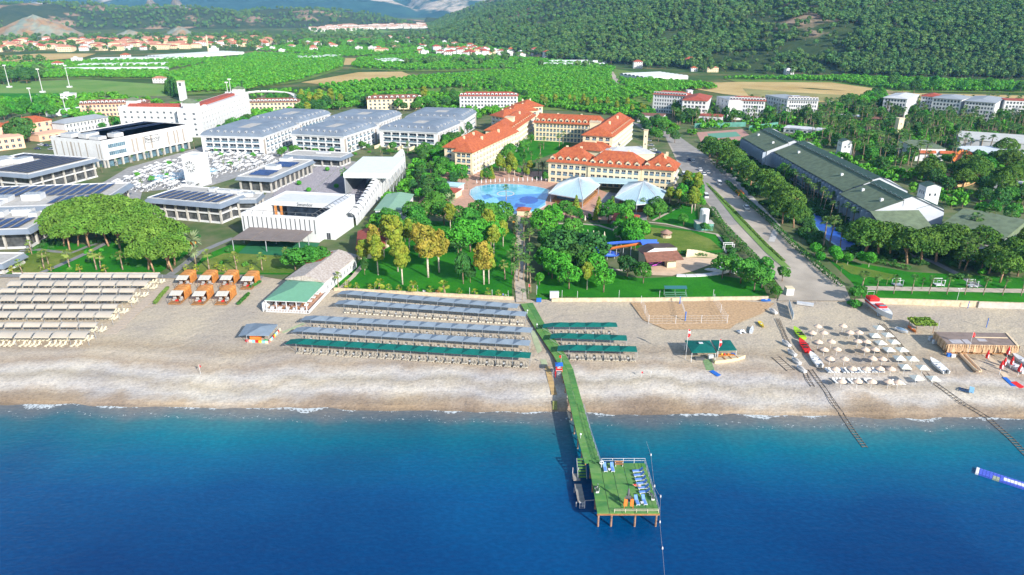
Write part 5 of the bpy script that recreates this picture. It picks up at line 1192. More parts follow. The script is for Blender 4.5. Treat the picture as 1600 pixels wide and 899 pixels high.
ladder((P(910,788,1.1).x,s2.y-.25,1.1),2.6,'white swimming ladder at the seaward end of the lower stage',0,.9,.5)
# buoys and rope
bp_ = [(1017,712),(1022.5,761),(1032,777),(1031,817),(1035,858),(1039,905)]
for k,(px,py) in enumerate(bp_[:5]):
    mb = MB(); mb.dome((0,0,.1),.14,.14,.34,8,5,full=True); mb.cyl((0,0,.4),(0,0,.5),.04,.04,6); mb.build('buoy',WHITE,loc=P(px,py,0),label=f'small white swim-line buoy right of the platform, {nth(k+1)} from the beach',cat='buoy')
q = PP([(1010,690)]+bp_,0.04); mb = MB(); [mb.beam(a-q[0],b-q[0],.022) for a,b in zip(q,q[1:])]; mb.build('buoy_rope',LGREY,loc=q[0],label='thin buoy rope running out to sea right of the platform',cat='rope')
# modular floating dock at the right edge
a = P(1523,741,0.0); b = P(1600,766,0.0); u = (b-a); u.z = 0; an = math.atan2(u.y,u.x); o = thing('floating_dock','blue and white modular floating dock drifting at the right edge','floating dock',(a.x,a.y,0),an)
cube = MB(); cube.box(.02,.53,.02,.53,-.1,.34); cube.box(.08,.47,.08,.47,.34,.37); BL2 = M('float_blue',(.09,.14,.62),.5); BW = M('float_white',(.75,.77,.8),.5); cb = cube.mesh('float_block',BL2); cwm = cube.mesh('float_block',BW); cr = cube.mesh('float_block',RED); cg = cube.mesh('float_block',M('float_grey',(.35,.40,.30),.6))
for i in range(34):
    for j in range(4):
        me = cb
        if i == 0 or (j in (1,2) and (8 <= i < 14 or 18 <= i < 26)): me = cwm
        if 5 <= i < 7 and j < 2: me = cg
        if i in (25,26) and j == 3: me = cr
        put(me,'float_block',o,(i*.55,j*.55,random.uniform(-.015,.015)),sc=(1,1,1))
# ---------------- lifeguard tower and flags ----------------
def flag(px,py,h,label,cm,fw=.9,fh_=.6,z=None,drop=True,pole=WHITE,c2=None,cat='flag',mark=False,rz=0):
    o = thing('flagpole',label,cat,P(px,py,z),rz); Cy(o,'pole',pole,((0,0,-.1),(0,0,h),.05 if h > 3 else .035,.035,6)); f = MB(); n = 6
    for i in range(n):
        a,b = i/n,(i+1)/n
        if drop:
            w0,w1 = fw*(.25+.25*math.sin(a*5)),fw*(.25+.25*math.sin(b*5)); z0,z1 = h-.05-a*fh_,h-.05-b*fh_; f.face([(0,0,z0),(w0,.15*math.sin(a*9),z0-.1),(w1,.15*math.sin(b*9),z1-.1),(0,0,z1)],0 if not c2 or i % 3 != 1 else 1)
        else: f.face([(fw*a,.1*math.sin(a*7),h-.05),(fw*b,.1*math.sin(b*7),h-.05-.1*b),(fw*b,.1*math.sin(b*7),h-.05-fh_-.1*b),(fw*a,.1*math.sin(a*7),h-.05-fh_)],0)
    f.build('flag',[cm,c2 or WHITE],o)
    if mark:
        g = MB(); cx,cz = fw*.42,h-.05-fh_*.5
        for i in range(9): t0,t1 = .7+i*.55,.7+(i+1)*.55; g.face([(cx+.24*math.cos(t0),-.04+.1*math.sin(cx/fw*7),cz+.24*math.sin(t0)),(cx+.24*math.cos(t1),-.04+.1*math.sin(cx/fw*7),cz+.24*math.sin(t1)),(cx+.05+.18*math.cos(t1),-.04+.1*math.sin(cx/fw*7),cz+.18*math.sin(t1)),(cx+.05+.18*math.cos(t0),-.04+.1*math.sin(cx/fw*7),cz+.18*math.sin(t0))])
        g.build('crescent',WHITE,o)
    return o
o = thing('lifeguard_tower','red and white lifeguard tower with a blue roof beside the jetty','lifeguard tower',P(873,588)); 
for x,y in ((-.7,-.6),(.7,-.6),(-.7,.6),(.7,.6)): Bm(o,'leg',RED,((x*1.25,y*1.25,0),(x*.8,y*.8,3.2),.12))
Bx(o,'platform',WHITE,(-.75,.75,-.7,.7,1.75,1.87,0,True)); mb = MB(); mb.box(-.35,.35,-.2,.3,1.9,2.3); mb.box(-.35,.35,.3,.38,2.3,2.9); mb.build('seat',WHITE,o)
mb = MB(); hiproof(mb,-.8,.8,-.75,.75,3.2,.35,.1); mb.build('roof',BLUE,o)
for i in range(5): Bm(o,'rung',WHITE,((-.45,-1-.0*i,.3+i*.32),(.45,-1+.0,.3+i*.32),.07))
Bx(o,'front_panel',RED,(-.72,.72,-.76,-.71,1.9,2.4,0,True))
mb = MB(); mb.cyl((.5,.6,3.3),(.5,.6,5.2),.03,.03,5); mb.face([(.5,.6,5.2),(.0,.7,5.0),(.1,.65,4.5),(.5,.6,4.4)],1); mb.build('flag',[WHITE,RED],o)
flag(313.5,585,2.6,'small red and dark signal flag on a white pole near the waterline at left',RED,1.0,.9,c2=DGREY)
flag(1001.5,590,1.7,'small red signal flag on the shingle right of the jetty',RED,.8,.7); flag(1016.5,590,1.7,'small white pole marker on the shingle right of the red flag',WHITE,.3,.5)
flag(1071,562,8.2,'tall pole with a limp red and white flag at the left of the rental hut',RED,1.3,3.2,c2=WHITE); flag(1121,562,5.6,'pole with a limp red and white flag between the two hut canopies',RED,1.3,3.0,c2=WHITE)
flag(1511,557,6.6,'tall leaning white pole with a red flag and white crescent at the thatched bar',RED,1.3,1.9,drop=True)
flag(826,460,3.4,'red flag on a pole where the central path reaches the beach',RED,.8,1.6); flag(838.5,461,3.2,'pale blue flag on a pole right of the central path',GLASSB,.6,2.2)
# flat-roof and hip canopies on the beach
def flat_canopy(corn,h,label,mat,peak=.5,name='canopy',legs=True,legm=WHITE,extra=None,cat='canopy'):
    q = PP(corn,LAND+h); c = sum(q,Vector())/4; o = thing(name,label,cat,(c.x,c.y,LAND)); k = [(v.x-c.x,v.y-c.y) for v in q]; mb = MB()
    for i in range(4): j = (i+1) % 4; mb.face([(*k[i],h),(*k[j],h),(0,0,h+peak)]); mb.face([(*k[i],h-.15),(*k[j],h-.15),(*k[j],h),(*k[i],h)],0)
    mb.build('roof',mat,o)
    for x,y in k: Cy(o,'post',legm,((x*.97,y*.97,0),(x*.97,y*.97,h),.07,.07,6))
    return o,k
o,k = flat_canopy([(1081,551),(1119,551),(1109,532),(1070,532)],2.7,'left teal canopy of the rental hut with a small vent',TEAL,.8); Bx(o,'roof_vent',WHITE,(-.5,.5,-.3,.5,3.55,3.62,0,True))
o,k = flat_canopy([(1121,548),(1151.5,547),(1141,531.5),(1111,531.5)],2.5,'right teal canopy of the rental hut with a worn patch',TEAL,.3)
def box_item(name,label,cat,px,py,dims,mat,rz=0,top=None,z=None):
    w,d,h = dims; o = thing(name,label,cat,P(px,py,z),rz); Bx(o,'body',mat,(-w/2,w/2,-d/2,d/2,0,h*.9)); Bx(o,'top',top or mat,(-w/2-.05,w/2+.05,-d/2-.05,d/2+.05,h*.9,h,0,True)); return o
box_item('counter','low wooden counter under the right hut canopy','counter',1134,560,(4,.7,1.0),WOOD,0,OWOOD); box_item('counter','white display case under the left hut canopy','counter',1110,561,(1.2,.8,1.1),WHITE); box_item('storage_box','grey equipment trunk under the left hut canopy','box',1093,562,(2.2,1,.6),DGREY); box_item('barrel','blue tub beside the cream rowing boat','barrel',1145,558,(.8,.8,.9),BLUE)
for px,lb,cm in ((1127,'yellow buoy on the hut counter',YEL),(1131,'red float on the hut counter',RED),(1137,'orange vest on the hut counter',OR)): mb = MB(); mb.dome((0,0,.2),.22,.18,.25,7,4,full=True); mb.build('float',cm,loc=P(px,560)+Vector((0,-.1,1.0)),label=lb,cat='float')
# kids tent
o,k = flat_canopy([(384,524),(420,524.5),(434,507),(398,505)],2.3,'grey-blue square kids club tent left of the canopy rows',BLUEG,.9,legm=GREY); mb = MB(); mb.face([(*k[0],2.3),(*k[3],2.3),(k[3][0]-2.3,k[3][1],2.0),(k[0][0]-2.0,k[0][1],2.0)]); mb.build('side_flap',BLUEG,o)
pc = [RED,M('toy_light_blue',(.25,.65,.8),.5),M('toy_cream',(.8,.75,.55),.5),YEL]; o = thing('play_fence','low multicoloured toy fence around the kids tent','fence',P(384,534)); q = PP([(384,534),(420,536.5),(438,516)]); n_ = 0
for a,b in zip(q,q[1:]):
    l = (b-a).length; m_ = max(3,int(l/.8))
    for i in range(m_): s,e = a.lerp(b,i/m_),a.lerp(b,(i+.9)/m_); Bm(o,'fence_panel',pc[(0,2,1,0,3,1,2)[n_ % 7]],(s-q[0]+Vector((0,0,.3)),e-q[0]+Vector((0,0,.3)),.3,.6)); n_ += 1
box_item('play_house','orange play cabinet under the kids tent','toy house',400,531,(2.6,1.2,1.6),OR); o = thing('sand_toy','green turtle-shaped sandbox beside the kids tent','toy',P(415,534)); mb = MB(); mb.dome((0,0,.1),.8,.7,.45,10,4); mb.build('shell',M('toy_green',(.03,.42,.15),.5),o); mb = MB(); mb.dome((.85,0,.2),.22,.2,.2,6,3,full=True); mb.build('head',M('toy_green',(.03,.42,.15),.5),o)
# wooden cabanas
CAB = None
def cabana(px,py,label,i):
    global CAB
    p = P(px,py)
    if CAB: return dup(CAB,p,0,label)
    o = thing('beach_cabana',label,'cabana',p,0,'seven wooden beach cabanas'); w,d = 3.6,8.0
    for j in range(5): Bx(o,'deck_board',WOOD,(w*j/5+.02,w*(j+1)/5-.02,0,3.4,0,.3))
    Bx(o,'floor',WOOD,(0,w,3.4,d,0,.3))
    mb = MB(); mb.box(0,.12,3.4,d,.3,2.5); mb.box(w-.12,w,3.4,d,.3,2.5); mb.box(.12,w-.12,d-.12,d,.3,2.5); mb.build('wall',OWOOD,o)
    N = 7
    for j in range(6):
        y0,y1 = 3.3+(d-3.3+.1)*j/6,3.3+(d-3.3+.1)*(j+1)/6; mb = MB()
        for t in range(N): a0,a1 = math.pi*t/N,math.pi*(t+1)/N; f_ = lambda a,r: (w/2-math.copysign(abs(math.cos(a))**.5,math.cos(a))*(w/2+r),2.45+.75*math.sin(a)**.7 if math.sin(a) > 0 else 2.45); p0,p1 = f_(a0,.06),f_(a1,.06); mb.face([(p0[0],y0+.03,p0[1]),(p1[0],y0+.03,p1[1]),(p1[0],y1,p1[1]),(p0[0],y1,p0[1])])
        mb.build('roof_slat_panel',OWOOD if j % 2 else M('orange_wood_light',(.60,.27,.08),.6,var=.15,scale=2),o)
    mb = MB(); mb.face([(.12,d-.3,2.4),(w-.12,d-.3,2.4),(w-.12,d-.3,3.1),(.12,d-.3,3.1)]); mb.build('gable',OWOOD,o)
    for j in range(3): mb = MB(); x0_,x1_ = .05+(w-.1)*j/3,.05+(w-.1)*(j+1)/3-.05; mb.face([(x0_,1.3,2.4),(x1_,1.3,2.4),(x1_,3.5,3.0),(x0_,3.5,3.0)]); mb.face([(x0_,1.3,2.34),(x0_,3.5,2.94),(x1_,3.5,2.94),(x1_,1.3,2.34)]); mb.face([(x0_,1.28,2.25),(x1_,1.28,2.25),(x1_,1.3,2.4),(x0_,1.3,2.4)]); mb.build('awning_panel',M('white_awning',(.50,.49,.45),.8),o)
    for x in (.1,w-.1): Bm(o,'porch_post',DGREY,((x,.1,.3),(x,.95,2.3),.09)); Bm(o,'porch_rail',WOOD,((x,.1,.75),(x,3.3,.75),.07))
    for x in (.35,2.3): mb = MB(); mb.box(x,x+.9,2.2,3.1,.3,.7); mb.box(x,x+.9,2.9,3.1,.7,1.3); mb.build('armchair',M('grey_cushion',(.35,.35,.35),.8),o)
    Bx(o,'table',RED,(1.4,2.1,1.7,2.3,.3,.65)); CAB = o; return o
CABS = [(262.5,476,'leftmost cabana of the front row, beside the planter'),(298.5,477,'middle cabana of the front row'),(335,477,'rightmost cabana of the front row'),(273,451,'leftmost cabana of the back row, half hidden'),(308,451,'back-row cabana, second from the left'),(342,451,'back-row cabana, third from the left'),(375,452.5,'rightmost cabana of the back row, standing free')]
for i,(x,y,l) in enumerate(CABS): cabana(x,y,'orange wooden '+l,i)
for j,(px,py) in enumerate([(289,452),(293,446),(322,452),(327,446),(358,450)]):
    o = thing('folding_screen',f'slatted wooden chair leaning between the cabanas, {nth(j+1)} from the left','chair',P(px,py),.3); Bx(o,'seat',LGREY,(0,1.2,0,1.6,.3,.36,0,True)); Bx(o,'backrest',WOOD,(0,1.2,1.6,1.7,.3,1.1))
hedge([(243,475),(252,463),(262,452)],.9,.8,'green planter hedge along the slab walkway by the cabanas',mat=leafmat('planter_leaves',(.08,.17,.03),(.15,.24,.05),.1)); hedge([(373,476),(388,461)],.8,.7,'short green planter hedge right of the cabanas'); hedge([(392,450),(406,442)],.8,.7,'green hedge edging the path behind the last cabana')
# volleyball court
sheet('court_sand',[(985,473),(1150,470),(1210,474),(1190,490),(1150,506),(1140,514),(1040,515),(1005,500)],LAND+.06,CSAND)
def vpost(px,py,h,label,mat=WHITE,r=.06): o = thing('court_post',label,'post',P(px,py)); Cy(o,'pole',mat,((0,0,0),(0,0,h),r,r,6)); mb = MB(); mb.dome((0,0,h),r*1.6,r*1.6,.12,6,3); mb.build('cap',mat,o)
VP = [(1001.5,475),(1007.5,490),(1013.5,506),(1055.5,506),(1095.5,505.5),(1136,505.5),(1126,489),(1115.5,472)]
for i,(x,y) in enumerate(VP): vpost(x,y,2.4,f'white netting post of the volleyball court, {nth(i+1)} around from its back left')
vpost(1070.5,501.5,2.6,'blue padded volleyball net post nearest the sea',BLUE,.16); vpost(1062,475,2.2,'blue padded volleyball net post at the back of the court',BLUE,.14)
def net(pts,h0,h1,label,name='sports_net',step=.8,mat=None):
    q = PP(pts); o = thing(name,label,'net',q[0]); mb = MB()
    for a,b in zip(q,q[1:]):
        a,b = a-q[0],b-q[0]; n = int((b-a).length/step)
        for z_ in np.arange(h0,h1+.01,(h1-h0)/3): mb.beam(a+Vector((0,0,z_)),b+Vector((0,0,z_)),.025)
        for i in range(n+1): p = a.lerp(b,i/n); mb.beam(p+Vector((0,0,h0)),p+Vector((0,0,h1)),.015)
    mb.build('mesh_netting',mat or WHITE,o); return o
net(VP[2:6],.1,2.3,'thin white boundary netting on the seaward side of the volleyball court',step=1.2); net(VP[0:3],.1,2.3,'thin white boundary netting on the left side of the volleyball court',step=1.2); net(VP[5:8],.1,2.3,'thin white boundary netting on the right side of the volleyball court',step=1.2); net([(1070.5,501.5),(1062,475)],1.5,2.4,'volleyball net strung between the two blue posts',step=.5)
# bleacher with canopy behind the wall
o = thing('bleacher','small green bench stand with an awning at the edge of the lawn','bleacher',P(1039,466)); a = P(1039,466); b = P(1074,466); Lb = (b-a).length
for i in range(3): Bx(o,'bench_plank',M('green_bench',(.10,.26,.16),.8,var=.1),(0,Lb,.7*i,.7*i+.45,.45+.35*i,.52+.35*i,0,True))
mb = MB(); mb.face([(0,.9,2.6),(Lb,.9,2.6),(Lb,2.4,3.0),(0,2.4,3.0)]); mb.face([(0,.9,2.54),(0,2.4,2.94),(Lb,2.4,2.94),(Lb,.9,2.54)]); mb.build('awning',M('dark_teal_awning',(.03,.14,.16),.8),o)
for x in (0.1,Lb/2,Lb-.1): mb = MB(); mb.beam((x,2.2,0),(x,2.2,2.95),.08); mb.beam((x,0,.2),(x,2.2,1.3),.08); mb.build('support',GREY,o)
box_item('shower_cabin','white changing cabin at the start of the central lawn','cabin',866,467,(2.6,1.2,2.2),WHITE); box_item('info_board','small blue info cabinet where the path meets the beach','sign',842,472,(1.4,.3,1.2),BLUE)
# ---------------- right-hand beach: umbrellas, boats ----------------
def rumb(p,r,h,label,mat,square=False,group=''):
    o = thing('beach_umbrella',label,'umbrella',p,random.uniform(-.1,.1),group); Cy(o,'pole',WHITE,((0,0,0),(0,0,h+.35),.05,.04,6)); c = MB(); n = 4 if square else 14; of = math.pi/4 if square else 0; rr_ = r*1.3 if square else r
    pts = [(rr_*math.cos(of+6.2832*i/n),rr_*math.sin(of+6.2832*i/n)) for i in range(n)]
    for i in range(n):
        j = (i+1) % n; c.face([(*pts[i],h-.1),(*pts[j],h-.1),(pts[j][0]*.5,pts[j][1]*.5,h+.22),(pts[i][0]*.5,pts[i][1]*.5,h+.22)]); c.face([(pts[i][0]*.5,pts[i][1]*.5,h+.22),(pts[j][0]*.5,pts[j][1]*.5,h+.22),(0,0,h+.5)]); c.face([(*pts[i],h-.25),(*pts[j],h-.25),(*pts[j],h-.1),(*pts[i],h-.1)])
    c.build('canopy',mat,o); return o
STR = M('pale_straw',(.64,.50,.40),.9,var=.15,scale=4); WCAN = M('white_canvas',(.66,.68,.62),.8,var=.05)
RU = [[(625,230),(940,225)],[(555,310),(700,310),(1025,305),(1140,305)],[(635,425),(795,420),(1125,415),(1235,420)],[(705,520),(865,515),(1220,520),(1340,518)],[(780,630),(960,632),(1310,625),(1435,632)],[(850,745),(1060,740),(1235,745),(1405,740),(1545,745)],[(930,876),(1130,876),(1310,880),(1520,880),(1640,886)]]
for r_,row in enumerate(RU):
    for i,(x,y) in enumerate(row):
        px,py = 1200+x/8,480+y/8; a = P(px,py,LAND+2.1); zb = beach_z(a.x,a.y); rumb((a.x,a.y,zb),1.08,1.95+LAND-zb*1.0 if False else 2.0,f'round straw umbrella, {nth(i+1)} from the left in row {["one", "two", "three", "four", "five", "six", "seven"][r_]} from the road',STR,group='round straw umbrellas')
SQ = [(693,403),(668,452),(748,448),(705,497),(788,492),(757,540),(838,540),(822,593),(903,597),(857,647),(968,652),(930,715),(1035,720)]
SQ = sorted(SQ,key=lambda q: q[1])
for i,(x,y) in enumerate(SQ): a = P(1200+x/4,410+y/4,LAND+2.1); rumb((a.x,a.y,LAND),1.25,2.0,f'square white canvas umbrella, {nth(i+1)} counted from road to sea',WCAN,True,'square white umbrellas')
k = 0
for grp_,(x0_,x1_,n_,y_) in enumerate([(372,450,4,697),(466,512,2,697),(516,560,2,697),(556,642,4,697),(645,733,4,695),(418,505,4,762),(515,602,4,764),(620,672,3,764),(772,862,4,772)]):
    for i in range(n_):
        k += 1; px = 1200+(x0_+(i+.6)*(x1_-x0_)/n_)/4; p = P(px,410+y_/4); lounger('white',p,.12,f'white slatted lounger before the straw umbrellas, {nth(i+1)} of block {["one", "two", "three", "four", "five", "six", "seven", "eight", "nine"][grp_]}','white loungers before the straw umbrellas')
def boathull(mb,L,w,h,m=0,deck=1,n=10,bow=2.2,flat=.75,sheer=.25,z0=0.0):
    """hull along +y, bow at the far end; rows of (half width at rail, at chine)"""
    rows = []
    for i in range(n+1):
        t = i/n; hw = w/2*(1-max(0,(t-.45)/.55)**bow)**.8*(.88+.12*min(1,t*4)); rows.append((t*L,hw,hw*flat*(1-.5*max(0,t-.6)),z0+h+sheer*t*t,z0+h*.25*(max(0,t-.5)*2)**2))
    for (y,a,b,z1,zb),(y2,a2,b2,z2,zb2) in zip(rows,rows[1:]):
        for s in (-1,1):
            f_ = [(s*a,y,z1),(s*b,y,zb),(s*b2,y2,zb2),(s*a2,y2,z2)]; mb.face(f_ if s < 0 else f_[::-1],m)
        mb.face([(-b,y,zb),(b,y,zb),(b2,y2,zb2),(-b2,y2,zb2)][::-1],m); mb.face([(-a*.98,y,z1-.02),(a*.98,y,z1-.02),(a2*.98,y2,z2-.02),(-a2*.98,y2,z2-.02)],deck)
    y,a,b,z1,zb = rows[0]; mb.face([(-a,y,z1),(a,y,z1),(b,y,zb),(-b,y,zb)][::-1],m)
def heading(A,B,z=None): a,b = P(*A,z),P(*B,z); return a,math.atan2(b.y-a.y,b.x-a.x)-math.pi/2,(b-a).length
# big red and white speedboat (bow toward the sea)
a,rz,l = heading((1356,476),(1392,505)); o = thing('speedboat','large red and white speedboat on a trailer at the end of the road','boat',a,rz); mb = MB(); boathull(mb,l,3.1,1.5,0,1,z0=.7); mb.build('hull',[WHITE,M('boat_deck_white',(.72,.72,.72),.4)],o)
mb = MB(); [mb.beam((s*1.5,l*.05,1.75),(s*1.42,l*.55,1.85),.12,.45) for s in (-1,1)]; mb.build('red_stripe',RED,o)
mb = MB(); mb.box(-1.35,1.35,.4,3.2,2.3,3.1); mb.dome((0,1.9,3.1),1.35,1.5,.35,12,3); mb.build('canopy',RED,o); Bx(o,'cockpit',RED,(-1.1,1.1,l*.42,l*.62,2.25,2.7)); mb = MB(); mb.face([(-1,l*.62,2.3),(1,l*.62,2.3),(.8,l*.56,3.0),(-.8,l*.56,3.0)]); mb.build('windscreen',GLASSB,o)
Bx(o,'deck_hatch',LGREY,(-.6,.6,l*.66,l*.8,2.3,2.42))
for y in (1.5,l*.6): Bx(o,'cradle',GREY,(-1.3,1.3,y,y+.5,0,.75))
mb = MB(); mb.cyl((1,.3,2.2),(1,.3,4.2),.04,.04,5); mb.cyl((-1,.3,2.2),(-1,.3,4.2),.04,.04,5); mb.beam((-1,.3,4.2),(1,.3,4.2),.08); mb.build('tow_arch',WHITE,o)
def small_boat(A,B,w,label,hull,deck,seat=None,motor=True,name='motorboat',h=.75,screen=True):
    a,rz,l = heading(A,B); o = thing(name,label,'boat',a,rz); mb = MB(); boathull(mb,l,w,h,0,1,z0=.2); mb.build('hull',[hull,deck],o)
    if screen: mb = MB(); mb.face([(-w*.35,l*.6,h+.3),(w*.35,l*.6,h+.3),(w*.28,l*.53,h+.75),(-w*.28,l*.53,h+.75)]); mb.build('windscreen',GLASSB,o)
    for y in (.22,.4): Bx(o,'seat',seat or WHITE,(-w*.3,w*.3,l*y,l*y+.35,h+.15,h+.5))
    if motor: Bx(o,'outboard_motor',DGREY,(-.22,.22,-.5,.1,.5,1.35))
    for y in (.2,.7): Bx(o,'cradle',GREY,(-w*.35,w*.35,l*y,l*y+.2,-.02,.3))
    return o
small_boat((1281,576),(1265,554),2.0,'white motorboat lowest in the trailer line by the umbrellas',WHITE,M('boat_deck_white',(.72,.72,.72),.4)); small_boat((1478,586),(1453,563),2.1,'white motorboat with dark outboard below the thatched bar',WHITE,M('boat_deck_white',(.72,.72,.72),.4))
small_boat((1255,532),(1240,515),1.9,'lime green small speedboat at the head of the trailer line',M('lime_gelcoat',(.32,.55,.02),.4),M('lime_gelcoat',(.32,.55,.02),.4),BLACK,False,h=.6); small_boat((1262,553),(1249,533),1.9,'red small speedboat between the green and the white boat',RED,RED,BLACK,False,h=.6)
def covered(px,py,label,mat,l=3.0,w=1.15,rz=.35,h=1.0,name='covered_jet_ski'):
    o = thing(name,label,'jet ski',P(px,py),rz); mb = MB(); boathull(mb,l,w,.5,z0=.15); mb.build('hull',[WHITE,WHITE],o); c = MB(); n = 8
    for i in range(n):
        f_ = lambda t: (w*.5*math.sin(math.pi*min(.97,t*.85+.12)),.6+h*.55*math.sin(math.pi*t)**.7)
        t0,t1 = i/n,(i+1)/n; (a,z0_),(b,z1_) = f_(t0),f_(t1)
        for s in (-1,1): q_ = [(s*a,t0*l,.55),(s*b,t1*l,.55),(s*b*.35,t1*l,z1_),(s*a*.35,t0*l,z0_)]; c.face(q_ if s > 0 else q_[::-1])
        c.face([(-a*.35,t0*l,z0_),(a*.35,t0*l,z0_),(b*.35,t1*l,z1_),(-b*.35,t1*l,z1_)])
    c.build('cover',mat,o); Bx(o,'trolley',GREY,(-w*.4,w*.4,l*.3,l*.7,0,.2))
CV = M('grey_cover',(.46,.44,.42),.8,var=.15)
for i,(x,y) in enumerate([(1213,492),(1234,543),(1243,558),(1250,571),(1258,584)]): covered(x,y,['grey covered jet ski standing alone near the panel fence','uppermost grey covered jet ski of the row of four','second grey covered jet ski in the row of four, with a yellow strap','third grey covered jet ski in the row of four','lowest grey covered jet ski of the row, nearest the sea'][i],CV)
covered(1399,515,'small blue-grey covered dinghy beside the winch rails',M('blue_cover',(.22,.33,.45),.8),3.4,1.5,-2.6,.8,'covered_dinghy')
o = thing('blue_trolley','blue steel boat trolley on the rails near the water','trolley',P(1498,610),-.55); q = P(1520,617)-P(1498,610); l = q.length
for y in (-.5,.5): Bm(o,'frame_beam',M('dark_blue_steel',(.02,.07,.2),.5),((0,y,.4),(l,y,.4),.15))
for i in range(5): Bm(o,'cross_bar',M('dark_blue_steel',(.02,.07,.2),.5),((l*i/5+.2,-.7,.45),(l*i/5+.2,.7,.45),.1))
Bx(o,'winch_box',M('light_blue_box',(.25,.5,.75),.5),(l-.9,l,-.6,.6,.3,1.3))
def rails(pts,gauge,label,zf=.12,z=None):
    q = PP(pts,z); o = thing('slipway_rails',label,'rails',q[0]); 
    for a,b in zip(q,q[1:]):
        a = a-q[0]; b = b-q[0]; d = (b-a).normalized(); n_ = Vector((-d.y,d.x,0))*gauge/2
        for s in (-1,1): Bm(o,'rail',M('dark_rail',(.10,.09,.08),.8),(a+n_*s+Vector((0,0,zf)),b+n_*s+Vector((0,0,zf)),.08,.1))
        k_ = int((b-a).length/.9)
        for i in range(k_): p = a.lerp(b,(i+.5)/k_); Bm(o,'sleeper',M('dark_sleeper',(.16,.135,.11),.9),(p-n_*1.15+Vector((0,0,.06)),p+n_*1.15+Vector((0,0,.06)),.14,.08))
rails([(1377,506),(1420,556),(1458,598),(1506,632),(1545,655)],1.1,'dark winch rails running from the red speedboat down into the sea'); rails([(1545,655,),(1580,686),(1612,720)],1.1,'end of the right winch rails lying awash in the sea',.0,.03)
rails([(1266,578),(1285,604),(1304,632),(1318,652)],1.0,'dark winch rails below the white boat down to the waterline'); rails([(1318,652),(1334,676),(1352,700)],1.0,'end of the left winch rails lying awash in the sea',.0,.03); rails([(1215,498),(1228,530),(1262,592),(1270,605)],.9,'rails under the row of covered jet skis'); rails([(1211,558),(1236,580)],2.0,'loose dark rail ladder lying on the shingle left of the jet skis')
# rowing boat, kayaks, banana boat
a,rz,l = heading((1115,567),(1164,561)); o = thing('rowing_boat','cream rowing boat lying in front of the rental hut','boat',a,rz); CRM = M('cream_hull',(.75,.62,.38),.5); mb = MB(); boathull(mb,l,1.6,.85,0,1,bow=1.8); mb.build('hull',[CRM,M('boat_inside',(.5,.42,.3),.7)],o)
for y in (.3,.5,.7): Bx(o,'thwart',WOOD,(-.7,.7,l*y,l*y+.3,.9,.98,0,True))
def kayak(A,B,w,label,mat,name='kayak',h=.4): a,rz,l = heading(A,B); o = thing(name,label,'kayak',a,rz); mb = MB(); boathull(mb,l,w,h,0,0,bow=1.4); mb.build('hull',[mat,mat],o); mb = MB(); mb.dome((0,l*.45,h),w*.25,.5,.12,8,3); mb.build('cockpit',LGREY,o)
kayak((1186,504),(1193,513),1.0,'yellow kayak right of the volleyball court',YEL); kayak((1173,522),(1176,512),1.0,'small white surfboard-shaped kayak right of the pedal boat',WHITE); kayak((1420,511),(1431,521),.8,'orange-brown kayak leaning under the leaf-roofed pergola',OR)
kayak((1203,470),(1189,471),1.2,'blue and white inflatable lying at the foot of the sea wall',BLUE)
o = thing('pedal_boat','white pedal boat on the sand right of the court','boat',P(1158,520),.3); 
for x in (-.65,.65): mb = MB(); mb.dome((x,0,.25),.38,1.3,.3,8,4,full=True); mb.build('float_hull',WHITE,o)
mb = MB(); mb.box(-.7,.7,-.4,.5,.45,.6); mb.box(-.6,-.1,-.4,-.2,.6,1.0); mb.box(.1,.6,-.4,-.2,.6,1.0); mb.build('seats',WHITE,o)
a,rz,l = heading((1504,557),(1530,586)); o = thing('banana_boat','long cream inflatable banana boat below the thatched bar','inflatable boat',a,rz)
for x in (-.55,.55):
    mb = MB(); n = 10; pr = []
    for i in range(n+1): t = i/n; pr.append((x*(1 if t < .85 else 1-.7*(t-.85)/.15),l*t,.4+.5*max(0,t-.8)*2+.3*max(0,.15-t)*2,.36*(1-.5*max(0,t-.85)/.15)))
    for p_,q_ in zip(pr,pr[1:]): mb.cyl(p_[:3],q_[:3],p_[3],q_[3],10)
    mb.build('tube',M('peach_rubber',(.70,.50,.32),.5),o,smooth=False)
# thatched bar with fringe
q = PP([(1481,539),(1592,541),(1574,521),(1461,519)],LAND+2.7); c = q[0]; o = thing('thatched_bar','flat-roofed beach bar with a hanging thatch fringe','beach bar',(c.x,c.y,LAND)); k = [(v.x-c.x,v.y-c.y) for v in q]; mb = MB(); mb.hexa(k,2.5,2.75,0,True); mb.build('roof',M('bar_roof',(.23,.18,.16),.9,var=.15,scale=.6),o)
for i,(a,b) in enumerate((((.08,.1),(.25,.4)),((.27,.1),(.36,.42)),((.5,.3),(.62,.5)))):
    u = Vector(k[1]); v = Vector(k[3]); mb = MB(); mb.hexa([tuple(u*a[0]+v*a[1]),tuple(u*b[0]+v*a[1]),tuple(u*b[0]+v*b[1]),tuple(u*a[0]+v*b[1])],2.76,2.8); mb.build('roof_sheet',M('faded_sheet',(.42,.40,.42),.8,var=.1),o)
rn = random.Random(3)
